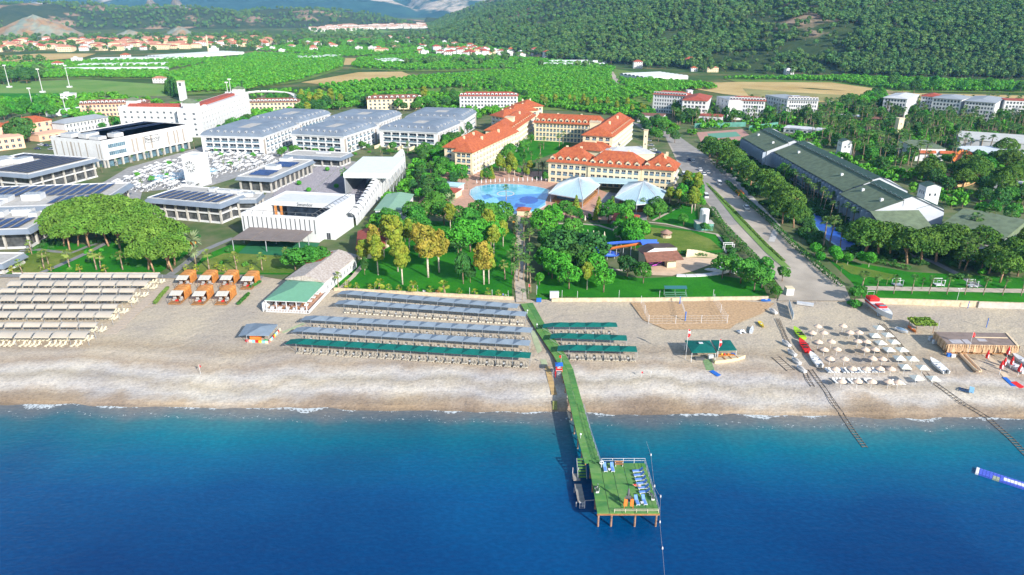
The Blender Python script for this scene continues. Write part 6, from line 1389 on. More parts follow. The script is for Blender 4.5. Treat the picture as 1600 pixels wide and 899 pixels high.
for a,b in ((k[3],k[0]),(k[0],k[1])):
    a,b = Vector(a),Vector(b); n = int((b-a).length/.55); d = (b-a).normalized(); nn = Vector((d.y,-d.x))
    for i in range(n):
        p0,p1 = a.lerp(b,i/n),a.lerp(b,(i+1)/n+.01); dr = rn.uniform(1.5,2.0); e = rn.uniform(.15,.45); mb = MB(); mb.face([(p0.x,p0.y,2.85),(p0.x+nn.x*.25,p0.y+nn.y*.25,2.7),(p0.x+nn.x*e,p0.y+nn.y*e,2.7-dr),(p1.x+nn.x*e,p1.y+nn.y*e,2.75-dr),(p1.x+nn.x*.3,p1.y+nn.y*.3,2.7),(p1.x,p1.y,2.85)]); mb.build('thatch_bundle',M('thatch_%d' % (i % 3),[(.46,.31,.19),(.38,.25,.15),(.52,.37,.23)][i % 3],.95,var=.3,scale=5),o)
mb = MB(); u = Vector(k[1]); mb.beam((k[1][0]-.3,k[1][1],2.85),(k[2][0]-.3,k[2][1],2.85),.5,.12); mb.build('roof_beam',M('pale_beam',(.7,.55,.38),.8),o); Bm(o,'roof_beam',M('pale_beam',(.7,.55,.38),.8),((k[1][0]*.5+k[3][0]*.6,k[3][1]*.6+k[1][1]*.5,2.82),(k[1][0]*.97+k[3][0]*.6,k[3][1]*.6+k[1][1],2.82),.35,.1))
for a in k: Cy(o,'post',WOOD,((a[0]*.97,a[1]*.97+.2,0),(a[0]*.97,a[1]*.97+.2,2.5),.12,.12,6))
mb = MB(); mb.hexa([(x*.85+1,y*.8+.6) for x,y in k],0,1.1); mb.build('bar_counter',WOOD,o)
# leaf-roofed pergola
o,k = flat_canopy([(1433,509),(1461,508),(1446,497.5),(1422,498)],2.4,'rough pergola roofed with green palm leaves beside the bar',DGREY,.1,'pergola',cat='pergola',legm=WOOD); cm = cloudmesh('leaf_roof',leafcloud([(lerp(k[0][0],k[1][0],a),lerp(k[0][1],k[3][1],b),2.6,.9,.8,.3) for a in (.1,.4,.7,.95) for b in (.15,.5,.85)],1400,.3,5),leafmat('pergola_leaves',(.12,.24,.03),(.24,.34,.06),.1)); put(cm,'leaf_roof',o)
for j,(px,py) in enumerate([(1454,532),(1460,537)]): box_item('white_container',f'white plastic tub beside the thatched bar, {["upper", "lower"][j]} one','tub',px,py,(1.0,.8,1.0),LGREY)
box_item('cooler','blue cooler box by the banana boat','cooler',1482,557,(.9,.6,.8),BLUE); box_item('white_scooter','small white cart right of the blue cooler','cart',1489,558,(1.0,.5,.7),WHITE)
# closed red parasols at the bar
for j,(x,y,h) in enumerate([(1540,567,3.4),(1572,562,3.6),(1561,586,3.8),(1578,577,3.4),(1590,588,3.4),(1567,577,3.2)]):
    o = thing('closed_parasol',f'closed red parasol by the bar, {["leftmost one", "one at the bar front", "lowest near the pale walkway", "one between the white boats", "one at the right edge of the picture", "middle one beside the white boats"][j]}','parasol',P(x,y),0,'closed red parasols'); Cy(o,'pole',WHITE,((0,0,0),(0,0,h),.06,.05,6)); mb = MB()
    pr = [(h,.05),(h-.5,.2),(h-1.5,.42),(h-2.1,.36)]
    for (z0_,r0_),(z1_,r1_) in zip(pr,pr[1:]): mb.cyl((0,0,z0_),(0,0,z1_),r0_,r1_,8)
    mb.build('folded_cloth',RED,o); Bx(o,'white_print',WHITE,(-.12,.12,-.42,-.38,h-1.9,h-1.0,0,True))
small_boat((1600,585),(1570,567),1.8,'white inflatable boat lying right of the red parasols',WHITE,LGREY,WHITE,False,'inflatable_boat',screen=False); small_boat((1612,578),(1580,556),1.8,'second white boat behind, half under the red parasols',WHITE,LGREY,WHITE,False,'inflatable_boat',screen=False)
vpost(1465,516,2.6,'white net post left of the thatched bar'); vpost(1541,512,2.6,'blue and white net post on the upper right sand',BLUE,.1); vpost(1512,482,2.0,'blue post with yellow band at the beige sea wall',BLUE,.1)
# fence panel, shed at the road end
o = thing('panel_fence','leaning blue-grey panel fence at the road end beside the first jet ski','fence',P(1232,478)); q = P(1239,500)-P(1232,478); 
for i in range(3): mb = MB(); s,e = q*(i/3),q*((i+.94)/3); mb.beam((s.x,s.y,.9),(e.x,e.y,.9),.1,1.8); mb.build('fence_panel',M('pale_blue_panel',(.45,.52,.58),.7),o)
box_item('white_table','white slatted bench on the gravel at the end of the road','bench',1258,476,(4.5,1.6,.5),LGREY,-.4); box_item('white_kiosk','small white roofed kiosk at the corner where road meets beach','kiosk',1232,460,(2.2,2.2,2.3),WHITE,0,CREAM)
# posts with lamps along the sea wall
for i,(x,y) in enumerate([(586,455),(653,459.5),(734,463),(769,466),(794,467.5),(878,467),(902,468.5),(967,467),(1030,468),(1114,466)]): vpost(x,y,2.6,f'white slim post on the lawn edge behind the sea wall, {nth(i+1)} from the left',r=.05)
o = thing('street_lamp','white double-headed lamp post at the right beige sea wall','lamp post',P(1494,474)); Cy(o,'pole',WHITE,((0,0,0),(0,0,4.6),.06,.05,6))
for s in (-1,1): Bx(o,'lamp_head',WHITE,(s*.15,s*.15+s*.5,-.15,.15,4.5,4.65,0,True))
bench(684,459,0,'small orange wooden bench on the lawn behind the sea wall',OWOOD,LAND+.06); box_item('mini_goal','small white sign stand on the lawn edge','sign',663,458.5,(.8,.1,1.0),WHITE)
# people
def person(p,h,top,bottom,label,rz=0,lie=False):
    mb = bpy.data.meshes.new('body'); bm_ = MB()
    def chain(pts): 
        for (a,r0),(b,r1) in zip(pts,pts[1:]): bm_.cyl(a,b,r0,r1,8)
    s = h/1.75
    J = lambda x,y,z: (x*s,y*s,z*s)
    for sx_ in (-1,1):
        chain([(J(sx_*.11,-.02*sx_,0.02),.05*s),(J(sx_*.11,.02,.45),.06*s),(J(sx_*.1,0,.9),.09*s)]); chain([(J(sx_*.21,0,1.42),.055*s),(J(sx_*.27,.03,1.12),.045*s),(J(sx_*.28,-.08,.85),.035*s)]); bm_.dome(J(sx_*.28,-.1,.8),.04*s,.05*s,.07*s,6,4,0,True); bm_.dome(J(sx_*.11,-.08,.03),.05*s,.13*s,.04*s,6,3,0,True)
    bm_.dome(J(0,0,1.15),.19*s,.12*s,.36*s,10,6,0,True); chain([(J(0,0,1.42),.06*s),(J(0,0,1.55),.055*s)]); bm_.dome(J(0,0,1.63),.085*s,.1*s,.12*s,8,6,0,True)
    o = thing('person',label,'person',p,rz); b = bm_.build('body',SKIN,o,smooth=True); rm = b.modifiers.new('r','REMESH'); rm.mode = 'VOXEL'; rm.voxel_size = .03
    t = MB(); t.dome((0,0,1.17*s),.215*s,.145*s,.33*s,10,6,0,True); t.build('shirt',top,o,smooth=True); t = MB(); [t.cyl(J(q*.105,0,.5),J(q*.09,0,.95),.085*s,.12*s,8) for q in (-1,1)]; t.build('shorts',bottom,o); t = MB(); t.dome(J(0,.015,1.66),.095*s,.105*s,.11*s,8,4); t.build('hair',BLACK,o)
    if lie: o.rotation_euler = (-1.25,0,rz)
person(P(502,432),1.72,DGREY,BLACK,'person in dark clothes walking on the path beside the long white-roofed restaurant'); person(P(786,466,LAND+.06),1.7,BLUE,DGREY,'person in a blue top standing on the lawn edge near the sea wall'); person(P(790,467,LAND+.06),1.6,M('green_shirt',(.1,.4,.2),.8),BLACK,'person in a green top beside the one in blue near the sea wall')
q = P(1001,764,DK); person((q.x,q.y,DK+.52),1.68,RED,DGREY,'sunbather lying on the fifth blue lounger of the platform row',math.pi/2+.1,True)
# ---------------- garden buildings ----------------
loc,an,L,W_ = bframe2((478,471),(509,439),(415,468.5),5.4)
o = thing('restaurant_pavilion','open beach restaurant with a green hipped roof and white balustrade','restaurant',loc,an); mb = MB(); hiproof(mb,0,L,0,W_,3.3,1.6,.3,0,1,1); mb.build('roof',[M('green_sheet_roof',(.14,.33,.22),.6,var=.05,scale=1),WHITE],o)
for i in range(5):
    for y in (0,W_): Bx(o,'post',WHITE,(L*i/4-.1,L*i/4+.1,y-.1,y+.1,0,3.2))
mb = MB(); [mb.box(i*.45,i*.45+.22,-.9,-.8,.15,.85) for i in range(int(L/.45)+2)]; [mb.box(L+.8,L+.9,i*.45-.9,i*.45-.68,.15,.85) for i in range(int(W_/.45)+2)]; mb.build('balusters',WHITE,o,kind='stuff')
for a in ((0,L+.9,-.92,-.78),(L+.78,L+.92,-.9,W_)): mb = MB(); mb.box(*a,.85,.98,0,True); mb.box(*a,0,.15); mb.build('balustrade_rail',WHITE,o)
Bx(o,'printed_side_wall',M('blue_white_print',(.55,.66,.78),.6,rgb2=(.8,.82,.85),scale=.8),(-.9,-.8,-.8,W_,0,2.6)); f = MB(); f.box(0,L,0,W_,0,.12); f.build('floor',TERR,o)
k = 0
for i in range(5):
    for j in range(5):
        k += 1; px,py = 1.2+i*(L-2)/4.4,1+j*(W_-1.5)/5; p = along(loc,an,px,py); t = thing('dining_table',f'white-clothed dining table under the green roof, {nth(k)} counted from the front left','table',(p[0],p[1],LAND+.12),an,'dining tables under the green roof'); Bx(t,'tablecloth',WHITE,(-.5,.5,-.5,.5,.3,.76))
        for q_ in (-.85,.85): mb = MB(); mb.box(q_-.2,q_+.2,-.2,.2,.42,.47,0,True); mb.box(q_-.02+(.18 if q_ > 0 else -.18),q_+.02+(.18 if q_ > 0 else -.18),-.2,.2,.47,.9); mb.build('chair',WOOD,t)
def gable(frm,h,rh,label,wallm,roofm,name='house',cat='house',hip=0,rows=1,fc=0,rc=0,ov=.5,axis=None,roofm2=None,sub=None):
    loc,an,L,W_ = frm; o = thing(name,label,cat,loc,an); mb = MB()
    for s,c in (('F',fc),('R',rc),('L',0),('B',0)): facade(o,mb,s,L,W_,0,h,rows if c else 0,h/rows-.1,c,1.2,1.3,.8,.2)
    if hip == 0:
        ax = (W_ > L) if axis is None else axis == 'y'
        if ax: mb.face([(0,0,h),(L,0,h),(L/2,0,h+rh*.93)]); mb.face([(0,W_,h),(L/2,W_,h+rh*.93),(L,W_,h)])
        else: mb.face([(L,0,h),(L,W_,h),(L,W_/2,h+rh*.93)]); mb.face([(0,0,h),(0,W_/2,h+rh*.93),(0,W_,h)])
    mb.build('wall',wallm,o); r = MB(); hiproof(r,0,L,0,W_,h+.05,rh,ov,0,hip,None,.15,axis); r.build('roof',roofm,o); return o
SPECK = M('speckled_pinkish_roof',(.34,.285,.25),.9,rgb2=(.52,.48,.45),scale=1.6)
o = gable(bframe2((507,440),(556,400),12,6),4,1.6,'long white-walled restaurant with a speckled pinkish-white roof',WHITE,SPECK,'restaurant','restaurant',0,1,0,9); mb = MB(); W_ = (P(556,400,6)-P(507,440,6)).length; mb.face([(-.5,W_*.55,4.05),(5,W_*.55,5.35),(5,W_*.95,5.35),(-.5,W_*.95,4.05)]); mb.build('orange_roof_patch',ORANGE,o,loc=(0,0,.12))
gable(bframe2((600,388),(600,360),9,5.5),3.5,1.5,'red-roofed house behind the yellow-green trees',CREAM,REDR,hip=.0,rc=3,fc=2); gable(bframe((573,372),(597,376),8,5.5),3.4,1.4,'smaller red-roofed annexe left of the garden trees',CREAM,REDR,hip=1,fc=2)
gable(bframe2((629,327),(645,303),11,7),4.6,1.0,'white shed with a pale green sheet roof by the ribbed wall',WHITE,M('pale_green_sheet',(.22,.38,.27),.6,var=.05),'shed','shed',0,1,0,2)
gable(bframe((958,343),(993,346),9,6.5),4.2,1.6,'white house with a red lean roof beside the rock garden',WHITE,REDR,hip=0,axis='x'); gable(bframe((687,297),(712,299),7,5.5),3,1,'pool bar with arched red roof at the left pool edge',CREAM,REDR,'pool_bar','bar',1); gable(bframe((690,288),(716,290),7,5.5),3,.9,'white-roofed pool hut behind the red pool bar',WHITE,PALEB,'pool_hut','hut',1); gable(bframe((808,328),(826,329),4,4.5),2.4,.9,'small orange-roofed kiosk at the seaward pool edge',CREAM,ORANGE,'kiosk','kiosk',1)
# stage with painted wall and amphitheatre
loc,an,L,W_ = bframe((1014,402),(1058,399),9,LAND+4.4); o = thing('garden_stage','small open-air stage with a red-brown roof and purple painted walls','stage',loc,an)
mb = MB(); mb.box(0,L,2.5,2.8,0,4.2); mb.box(0,.3,0,2.5,0,4.2); mb.box(L-3,L,.3,2.5,0,4.2,1); mb.build('wall',[M('dark_purple_mural',(.03,.02,.05),.6,var=.4,scale=.6),CREAM],o)
mb = MB(); mb.face([(-1.5,-2.2,3.6),(L+1.5,-2.2,3.6),(L+1,2.5,5.2),(-1,2.5,5.2)]); mb.face([(-1.5,-2.2,3.4),(-1,2.5,5.0),(L+1,2.5,5.0),(L+1.5,-2.2,3.4)]); mb.face([(-1.5,-2.2,3.4),(L+1.5,-2.2,3.4),(L+1.5,-2.2,3.6),(-1.5,-2.2,3.6)]); mb.build('roof',BROWNR,o)
mb = MB(); mb.face([(-1,2.6,4.6),(L+1,2.6,5.0),(L+1,2.6,6.0),(L*.3,2.6,6.4)]); mb.build('gable_wall',WHITE,o); mb = MB(); mb.face([(-1,2.7,4.5),(L*.3,2.7,6.5),(L*.3,9,6.0),(-1,9,4.3)]); mb.face([(L*.3,2.7,6.5),(L+1,2.7,6.1),(L+1,9,5.6),(L*.3,9,6.0)]); mb.build('rear_roof',M('dark_brown_roof',(.09,.065,.06),.9,var=.2),o)
Bx(o,'rear_room',CREAM,(0,L,2.85,8.8,0,4.2))
for cx,cm in ((L*.38,M('mural_cyan',(.1,.45,.6),.6)),(L*.66,M('mural_pink',(.7,.1,.4),.6))):
    mb = MB(); [mb.beam((cx+.8*math.cos(i*.785),2.46,2.6+.8*math.sin(i*.785)),(cx+.8*math.cos(i*.785+.785),2.46,2.6+.8*math.sin(i*.785+.785)),.1,.16) for i in range(8)]; mb.build('mural_ring',cm,o)
for i in range(5): Bm(o,'mural_streak',M('mural_magenta',(.55,.08,.6),.6),((.5+i*1.0,2.46,.7+.5*math.sin(i*1.9)),(1.7+i*1.0,2.46,1.2+.5*math.sin(i*1.9+1)),.1,.22))
sheet('stage_apron',[(1010,404),(1075,402),(1118,404),(1120,410),(1082,424),(1050,431),(1020,430),(1000,425)],LAND+.13,M('apron_tile',(.58,.44,.32),.9,var=.1))
o = thing('amphitheatre','curved white stepped seating facing the small stage','amphitheatre',P(1060,412)); cx = P(1055,408)
for r_ in range(5):
    for s in range(11):
        a0,a1 = math.radians(-100+s*9.6),math.radians(-100+(s+1)*9.6-.5)
        if r_ < 3 and s < 5: continue
        R0 = 9.5+r_*1.1-(0 if s > 5 else 1.4); mb = MB(); mb.hexa([(R0*math.cos(a0)*1.45,R0*math.sin(a0)*.95),(R0*math.cos(a1)*1.45,R0*math.sin(a1)*.95),((R0+1)*math.cos(a1)*1.45,(R0+1)*math.sin(a1)*.95),((R0+1)*math.cos(a0)*1.45,(R0+1)*math.sin(a0)*.95)],0,.3+.28*r_*(s > 4)); mb.build('seating_step',M('seating_white',(.62,.62,.64),.8,var=.05),o)
a,b = P(1072,402),P(1122,405); o = thing('backdrop_wall','curving cream wall right of the small stage','wall',a); mb = MB()
for i in range(8): t0,t1 = i/8,(i+1)/8; v = b-a; q0 = v*t0+Vector((0,1.5*math.sin(math.pi*t0),0)); q1 = v*t1+Vector((0,1.5*math.sin(math.pi*t1),0)); mb.beam((q0.x,q0.y,1.4-.8*t0),(q1.x,q1.y,1.4-.8*t1),.3,2.8-1.6*t0)
mb.build('wall_body',CREAM,o)
# thatched gazebo, tank, booth, water slides
o = thing('gazebo','small round brown-roofed gazebo on the worn lawn','gazebo',P(1040.5,371)); Cy(o,'roof',M('gazebo_roof',(.30,.19,.15),.9,var=.2),((0,0,1.9),(0,0,3.1),2.3,.1,10)); Cy(o,'base_wall',STONE,((0,0,0),(0,0,.9),2.0,2.0,10))
for i in range(6): Cy(o,'post',WOOD,((1.8*math.cos(i*1.05),1.8*math.sin(i*1.05),.9),(1.8*math.cos(i*1.05),1.8*math.sin(i*1.05),2),.08,.08,5))
o = thing('water_tank','white cylindrical tank standing on a green pump house','tank',P(1099,358)); Bx(o,'pump_house',M('green_wall',(.16,.38,.34),.8,var=.05),(-3.2,3.2,-2,2.6,0,2.7)); Bx(o,'roof_slab',CONC,(-3.4,3.4,-2.2,2.8,2.7,2.9,0,True)); mb = MB(); mb.cyl((0,.5,2.9),(0,.5,7.6),1.75,1.75,14); mb.dome((0,.5,7.6),1.75,1.75,.5,14,3); mb.build('tank_body',WHITE,o); Cy(o,'small_tank',WHITE,((.3,-1.6,2.9),(.3,-1.6,6.4),.7,.7,10))
o = thing('garden_swing','white framed pergola swing beside the hedge','pergola',P(1139,392)); 
for x in (-1.6,1.6):
    for y in (0,1.8): Bx(o,'post',WHITE,(x-.1,x+.1,y-.1,y+.1,0,2.3))
for a_ in ((-1.8,1.8,-.1,.1),(-1.8,1.8,1.7,1.9)): Bx(o,'beam',WHITE,(*a_,2.3,2.5,0,True))
def slide(pts,r,label,mat,px=True,legs=True,name='water_slide',legm=LGREY,tub=True):
    q = [P(a,b,LAND)+Vector((0,0,h)) for a,b,h in pts]; o = thing(name,label,'water slide',(q[0].x,q[0].y,LAND)); c0 = Vector((q[0].x,q[0].y,LAND)); P_ = []
    for i in range(len(q)-1):
        for t in range(5): 
            p0,p1,p2,p3 = q[max(0,i-1)],q[i],q[i+1],q[min(len(q)-1,i+2)]; u = t/5; P_.append(.5*((2*p1)+(p2-p0)*u+(2*p0-5*p1+4*p2-p3)*u*u+(3*p1-p0-3*p2+p3)*u**3)-c0)
    P_.append(q[-1]-c0); mb = MB(); n = 7
    for a,b in zip(P_,P_[1:]):
        d = (b-a).normalized(); s = d.cross(Vector((0,0,1))).normalized(); up = s.cross(d); pr = [s*(-r*math.cos(math.pi*i/n))-up*(r*math.sin(math.pi*i/n)*.8) for i in range(n+1)]
        for v0,v1 in zip(pr,pr[1:]): mb.face([a+v0,a+v1,b+v1,b+v0]); mb.face([a+v0*1.08,b+v0*1.08,b+v1*1.08,a+v1*1.08])
    mb.build('chute',mat,o,smooth=False)
    if legs:
        for p in P_[2::3]:
            if p.z > .9: Cy(o,'support_leg',legm,((p.x,p.y,0),(p.x,p.y,p.z-r*.8),.09,.09,5))
    return o
BSL = M('blue_slide',(.06,.16,.68),.35); OSL = M('orange_slide',(.55,.16,.03),.4)
slide([(1008,400,5.5),(985,398,4.8),(960,396,4),(938,396,3.2),(932,402,2.6),(945,406,2.0),(962,404,1.5),(958,398,.9),(925,392,.5)],.9,'curling blue water slide in the right garden',BSL); slide([(1006,402,5.3),(985,402,4.5),(966,401,3.6),(950,400,2.6),(936,395,.8)],.7,'orange-brown slide chute beneath the blue one',OSL)
o = thing('slide_tower','start platform of the blue slide on white stilts with railings','platform',P(1012,404)); mb = MB(); mb.box(-2.5,3,-1.3,1.3,5.2,5.4,0,True); mb.box(-2.5,3,-1.35,-1.28,5.4,6.3,0,True); mb.box(-2.5,3,1.28,1.35,5.4,6.3,0,True); mb.build('platform',BSL,o)
for x in (-2,.3,2.7):
    for y in (-1.1,1.1): Cy(o,'stilt',WHITE,((x,y,0),(x,y,5.2),.1,.1,5))
for x in (-2,.3): mb = MB(); mb.beam((x,-1.1,.3),(x+2.3,-1.1,4.9),.1); mb.beam((x+2.3,-1.1,.3),(x,-1.1,4.9),.1); mb.build('cross_brace',WHITE,o)
for i,(x,y) in enumerate([(918,371),(927,372),(935,373),(944,374),(914,348),(949,347)]): 
    o = thing('closed_parasol',f'closed white parasol in the right garden, {nth(i+1)} counted from pool to café','parasol',P(x,y)); Cy(o,'pole',WOOD,((0,0,0),(0,0,3),.05,.05,6)); Cy(o,'folded_cloth',M('closed_cream_cloth',(.68,.62,.5),.8),((0,0,3),(0,0,1),.08,.4,8))
rk = thing('rock_garden','rockery of pale boulders beside the white red-roofed house','rockery',P(966,352)); rn = random.Random(8)
for i in range(14): mb = MB(); r_ = rn.uniform(.5,1.1); mb.dome((0,0,r_*.3),r_,r_*.8,r_*rn.uniform(.7,1.3),7,3,0,True); mb.build('boulder',M('boulder_stone',(.34,.30,.27),.95,var=.3,scale=2),rk,loc=(rn.uniform(-3,4),rn.uniform(-3,4),rn.uniform(0,1)))
# white parasols and loungers of the left plaza, pool loungers
pm = MB(); pm.cyl((0,0,0),(0,0,2.3),.04,.04,4); pm.cyl((0,0,2.1),(0,0,2.6),1.5,.1,8); pm = pm.mesh('parasol',M('parasol_white',(.70,.70,.69),.8))
plz = [(v.x,v.y) for v in PP([(170,290),(240,262),(330,238),(440,236),(452,240),(410,262),(350,272),(300,300),(220,300)])]; rn = random.Random(5); got = []; sbm = MB(); tries = 0
while len(got) < 190 and tries < 9000:
    tries += 1; x = rn.uniform(min(a for a,_ in plz),max(a for a,_ in plz)); y = rn.uniform(min(b for _,b in plz),max(b for _,b in plz)); x = round(x/3.4)*3.4+rn.uniform(-.3,.3); y = round(y/3.6)*3.6+rn.uniform(-.3,.3)
    if not inpoly(x,y,plz) or blocked(x,y) or any((x-a)**2+(y-b)**2 < 7 for a,b in got): continue
    got.append((x,y)); put(pm,'parasol',None,(x,y,LAND+.1),0,1,'open white parasol among the packed sunbeds of the left hotel plaza','parasol','white plaza parasols')
    for q in (-1.3,1.3): lounger_stuff(sbm,(x+q,y-1,LAND+.1),0)
sbm.build('sun_loungers',[WHITE,LGREY],kind='stuff')
for i in range(16): a = P(745+i*7.2,287-.02*i*i+abs(i-8)*.25); o = thing('closed_parasol',f'closed white parasol along the far edge of the large pool, {nth(i+1)} from the left','parasol',a,0,'closed parasols at the pool'); Cy(o,'pole',WHITE,((0,0,0),(0,0,2.6),.05,.05,5)); Cy(o,'folded_cloth',WHITE,((0,0,2.7),(0,0,1),.06,.3,6))
# ---------------- green-roofed long hotel on the right ----------------
a,b = P(1211.5,236,11),P(1320,297,11); ax = (a-b).normalized(); an = math.atan2(ax.y,ax.x)-math.pi/2     # local y runs away from the sea
def green_wing(near,far,label,clere=True,width=26,H_=9,bays=True):
    q = P(*near,H_+LAND); r_ = P(*far,H_+LAND); Lw = (r_-q).dot(ax); o = thing('hotel_wing',label,'hotel',(q.x,q.y,LAND),an,'wings of the green-roofed hotel'); L = width; W_ = Lw; FOOT.append([(v[0],v[1]) for v in (along((q.x,q.y,0),an,x,y) for x,y in ((0,0),(L,0),(L,W_),(0,W_)))])
    mb = MB(); n = max(2,int(W_/3.6)); facade(o,mb,'L',L,W_,0,H_,3,3.0,n,2.6,2.2,.35,1.0,'balcony',.4,'glass'); facade(o,mb,'F',L,W_,0,H_); facade(o,mb,'R',L,W_,0,H_,3,3.0,n,1.6,1.4,.8,.3); facade(o,mb,'B',L,W_,0,H_)
    m1,m2,z1,z2 = L*.40,L*.62,H_+4.2,H_+5.0
    for y in (0,W_): mb.face([(0,y,H_),(m1,y,z1),(m1,y,H_)]); mb.face([(m1,y,H_),(m1,y,z2-.6),(m1+3.5,y,z2+.6),(m1+7,y,z2-.4),(L,y,H_)])
    mb.build('wall',M('blue_white_render',(.46,.50,.57),.8,var=.05),o); r = MB()
    r.face([(-.8,-.6,H_-.1),(m1+.2,-.6,z1+.15),(m1+.2,W_+.6,z1+.15),(-.8,W_+.6,H_-.1)][::1],0); r.face([(-.8,-.6,H_-.3),(-.8,W_+.6,H_-.3),(m1,W_+.6,z1-.05),(m1,-.6,z1-.05)],0)
    r.build('seaward_roof',GREENR,o); r = MB(); r.face([(m1+3.5,-.6,z2+.8),(L+.6,-.6,H_-.1),(L+.6,W_+.6,H_-.1),(m1+3.5,W_+.6,z2+.8)]); r.face([(m1-.3,-.5,z2-.3),(m1+3.5,-.5,z2+.8),(m1+3.5,W_+.5,z2+.8),(m1-.3,W_+.5,z2-.3)]); r.build('rear_roof',M('dark_green_roof',(.05,.10,.085),.9,var=.15),o)
    Bx(o,'clerestory_wall',WHITE,(m1+.2,m1+.5,0,W_,z1-2.5,z2-.35)); wm = winmesh(1.5,.7,'plain')
    for i in range(int(W_/4)): put(wm,'window',o,(m1+.18,2+i*4,z1+.05),-math.pi/2)
    for i in range(n+1): f = MB(); y = .4+(W_-.8)*i/n; f.face([(-.05,y,2.5),(-.05,y,H_-.3),(-1.9,y,H_-.9),(-1.9,y,2.9)]); f.face([(-.05,y+.18,2.5),(-1.9,y+.18,2.9),(-1.9,y+.18,H_-.9),(-.05,y+.18,H_-.3)]); f.face([(-1.9,y,2.9),(-1.9,y,H_-.9),(-1.9,y+.18,H_-.9),(-1.9,y+.18,2.9)]); f.face([(-1.9,y,H_-.9),(-.05,y,H_-.3),(-.05,y+.18,H_-.3),(-1.9,y+.18,H_-.9)]); f.build('sail_fin',M('blue_grey_fin',(.35,.42,.52),.7),o)
    for t in (.2,.8): Bx(o,'roof_vent',WHITE,(L*.2,L*.2+1,W_*t,W_*t+1,H_+1.4,H_+3.4))
    return o
green_wing((1198.5,236),(1168,215),'far section of the long green-roofed hotel, beyond the step'); green_wing((1320,298),(1212,237),'long middle section of the green-roofed hotel with sail-like balcony fins'); o = green_wing((1362,330),(1329,303),'near section of the green-roofed hotel above the umbrella pines',width=27)
r = MB(); r.face([(-1,-15,5.2),(17,-15,5.2),(17,-.65,9.6),(-1,-.65,9.2)]); r.face([(-1,-15,5),(-1,-.65,9),(17,-.65,9.4),(17,-15,5)]); r.build('front_roof',GREENR,o); Bx(o,'front_hall',M('blue_white_render',(.46,.50,.57)),(0,16,-14,-.1,0,5))
def gblk(px,py,w,d,h,label,z=LAND,roof=True): o = thing('hotel_block',label,'building',P(px,py),an+0); FOOT.append([(v[0],v[1]) for v in (along(o.location,an,x,y) for x,y in ((0,0),(w,0),(w,d),(0,d)))]); mb = MB(); facade(o,mb,'F',w,d,0,h,2,h/2.4,2,.8,1.2,2,.2); facade(o,mb,'L',w,d,0,h,2,h/2.4,3,.8,1.4,2.4,.2); facade(o,mb,'R',w,d,0,h); facade(o,mb,'B',w,d,0,h); mb.face([(0,0,h),(w,0,h),(w*.55,0,h+w*.17)]); mb.build('wall',WHITE,o); r = MB(); [r.face(f_) for f_ in ([(-.5,-.5,h-.1),(w*.55,-.5,h+w*.18),(w*.55,d,h+w*.18),(-.5,d,h-.1)],[(w*.55,-.5,h+w*.18),(w+.5,-.5,h-.1),(w+.5,d,h-.1),(w*.55,d,h+w*.18)])]; r.build('roof',M('dark_green_roof',(.05,.10,.085),.9),o); return o
gblk(1424,366,10,11,10,'white gabled block with dark slit windows at the seaward end of the green hotel'); gblk(1440,330,6,6,10.5,'small white gabled tower behind the green-roofed hotel end'); gblk(1312,248,6,6,9.5,'white gabled stair block halfway along the green-roofed hotel')
gable(bframe((1476,352),(1566,372),30,9),7,3.5,'broad single-slope green roof at the right, under tall palms',M('blue_white_render',(.46,.50,.57),.8),GREENR,'restaurant','building',0,1,9,0,1.0,'x')
gable(bframe((1505,395),(1590,400),10,6),4,.5,'low white terrace building below the broad green roof',WHITE,CONC,'terrace_building','building',0,1,8,0)
# ---------------- buildings further back, right ----------------
def simp(frm,H_,label,fc,rc,rows,wallm=None,roofm=None,name='hotel',cat='hotel',dor=0,ow=1.8,lc=0,pit=None,depth=.5,group=None):
    loc,an,L,W_ = frm; o = thing(name,label,cat,loc,an,group); mb = MB(); fh = (H_-.4)/rows
    for s,c in (('F',fc),('R',rc),('L',lc),('B',0)): facade(o,mb,s,L,W_,0,H_,rows if c else 0,fh,c,min(ow,L/max(c,1)*.6) if s == 'F' else ow,fh*.6,fh*.22,depth)
    mb.build('wall',wallm or WHITE,o); r = MB()
    if pit: hiproof(r,0,L,0,W_,H_,pit,.7,0,.8)
    else: r.box(-.3,L+.3,-.3,W_+.3,H_,H_+.3,0,True)
    r.build('roof',roofm or LGREY,o)
    for i in range(dor): put(DORM2,'dormer',o,(L*(i+.5)/dor,.9,H_+.15))
    return o
DORM2 = dormer_mesh(2.0,1.3,2.0,WHITE,REDR,arch=True)
simp(bframe((1021,147),(1072,150),14,16.5),14.5,'white hotel with a red scalloped roof edge, leftmost of the right-hand row',12,0,5,roofm=REDR,dor=12,pit=2.5); simp(bframe2((1105,158),(1112,150),(1074,150),16.5),14.5,'white hotel wing turned toward the palms, with red roof',6,4,5,roofm=REDR,pit=2.5,lc=2); simp(bframe((1075,140),(1083,140),6,20),17,'white lift tower between the red-trimmed hotels',1,0,4,name='tower',cat='tower')
simp(bframe((1140,156),(1196,158),14,16.5),14.5,'white hotel with arched dormers in the middle of the right row',13,3,5,roofm=REDR,dor=12,pit=2.2,lc=3); simp(bframe((1120,151),(1139,157),20,16.5),14.5,'shaded white wing left of the arched hotel',3,0,5,roofm=GREY,lc=4)
simp(bframe((1232,156),(1279,157),16,16.5),14.5,'white hotel with scalloped parapet beside the dry field',12,3,5,roofm=GREY,dor=10,pit=2.0,lc=3); simp(bframe((1196,149),(1231,156),18,16.5),14.5,'blue-shaded white hotel wing joined to the scalloped one',8,0,5,roofm=GREY); simp(bframe((1239,149),(1252,149),6,19),16,'white stair tower above the scalloped hotel',1,0,4,name='tower',cat='tower')
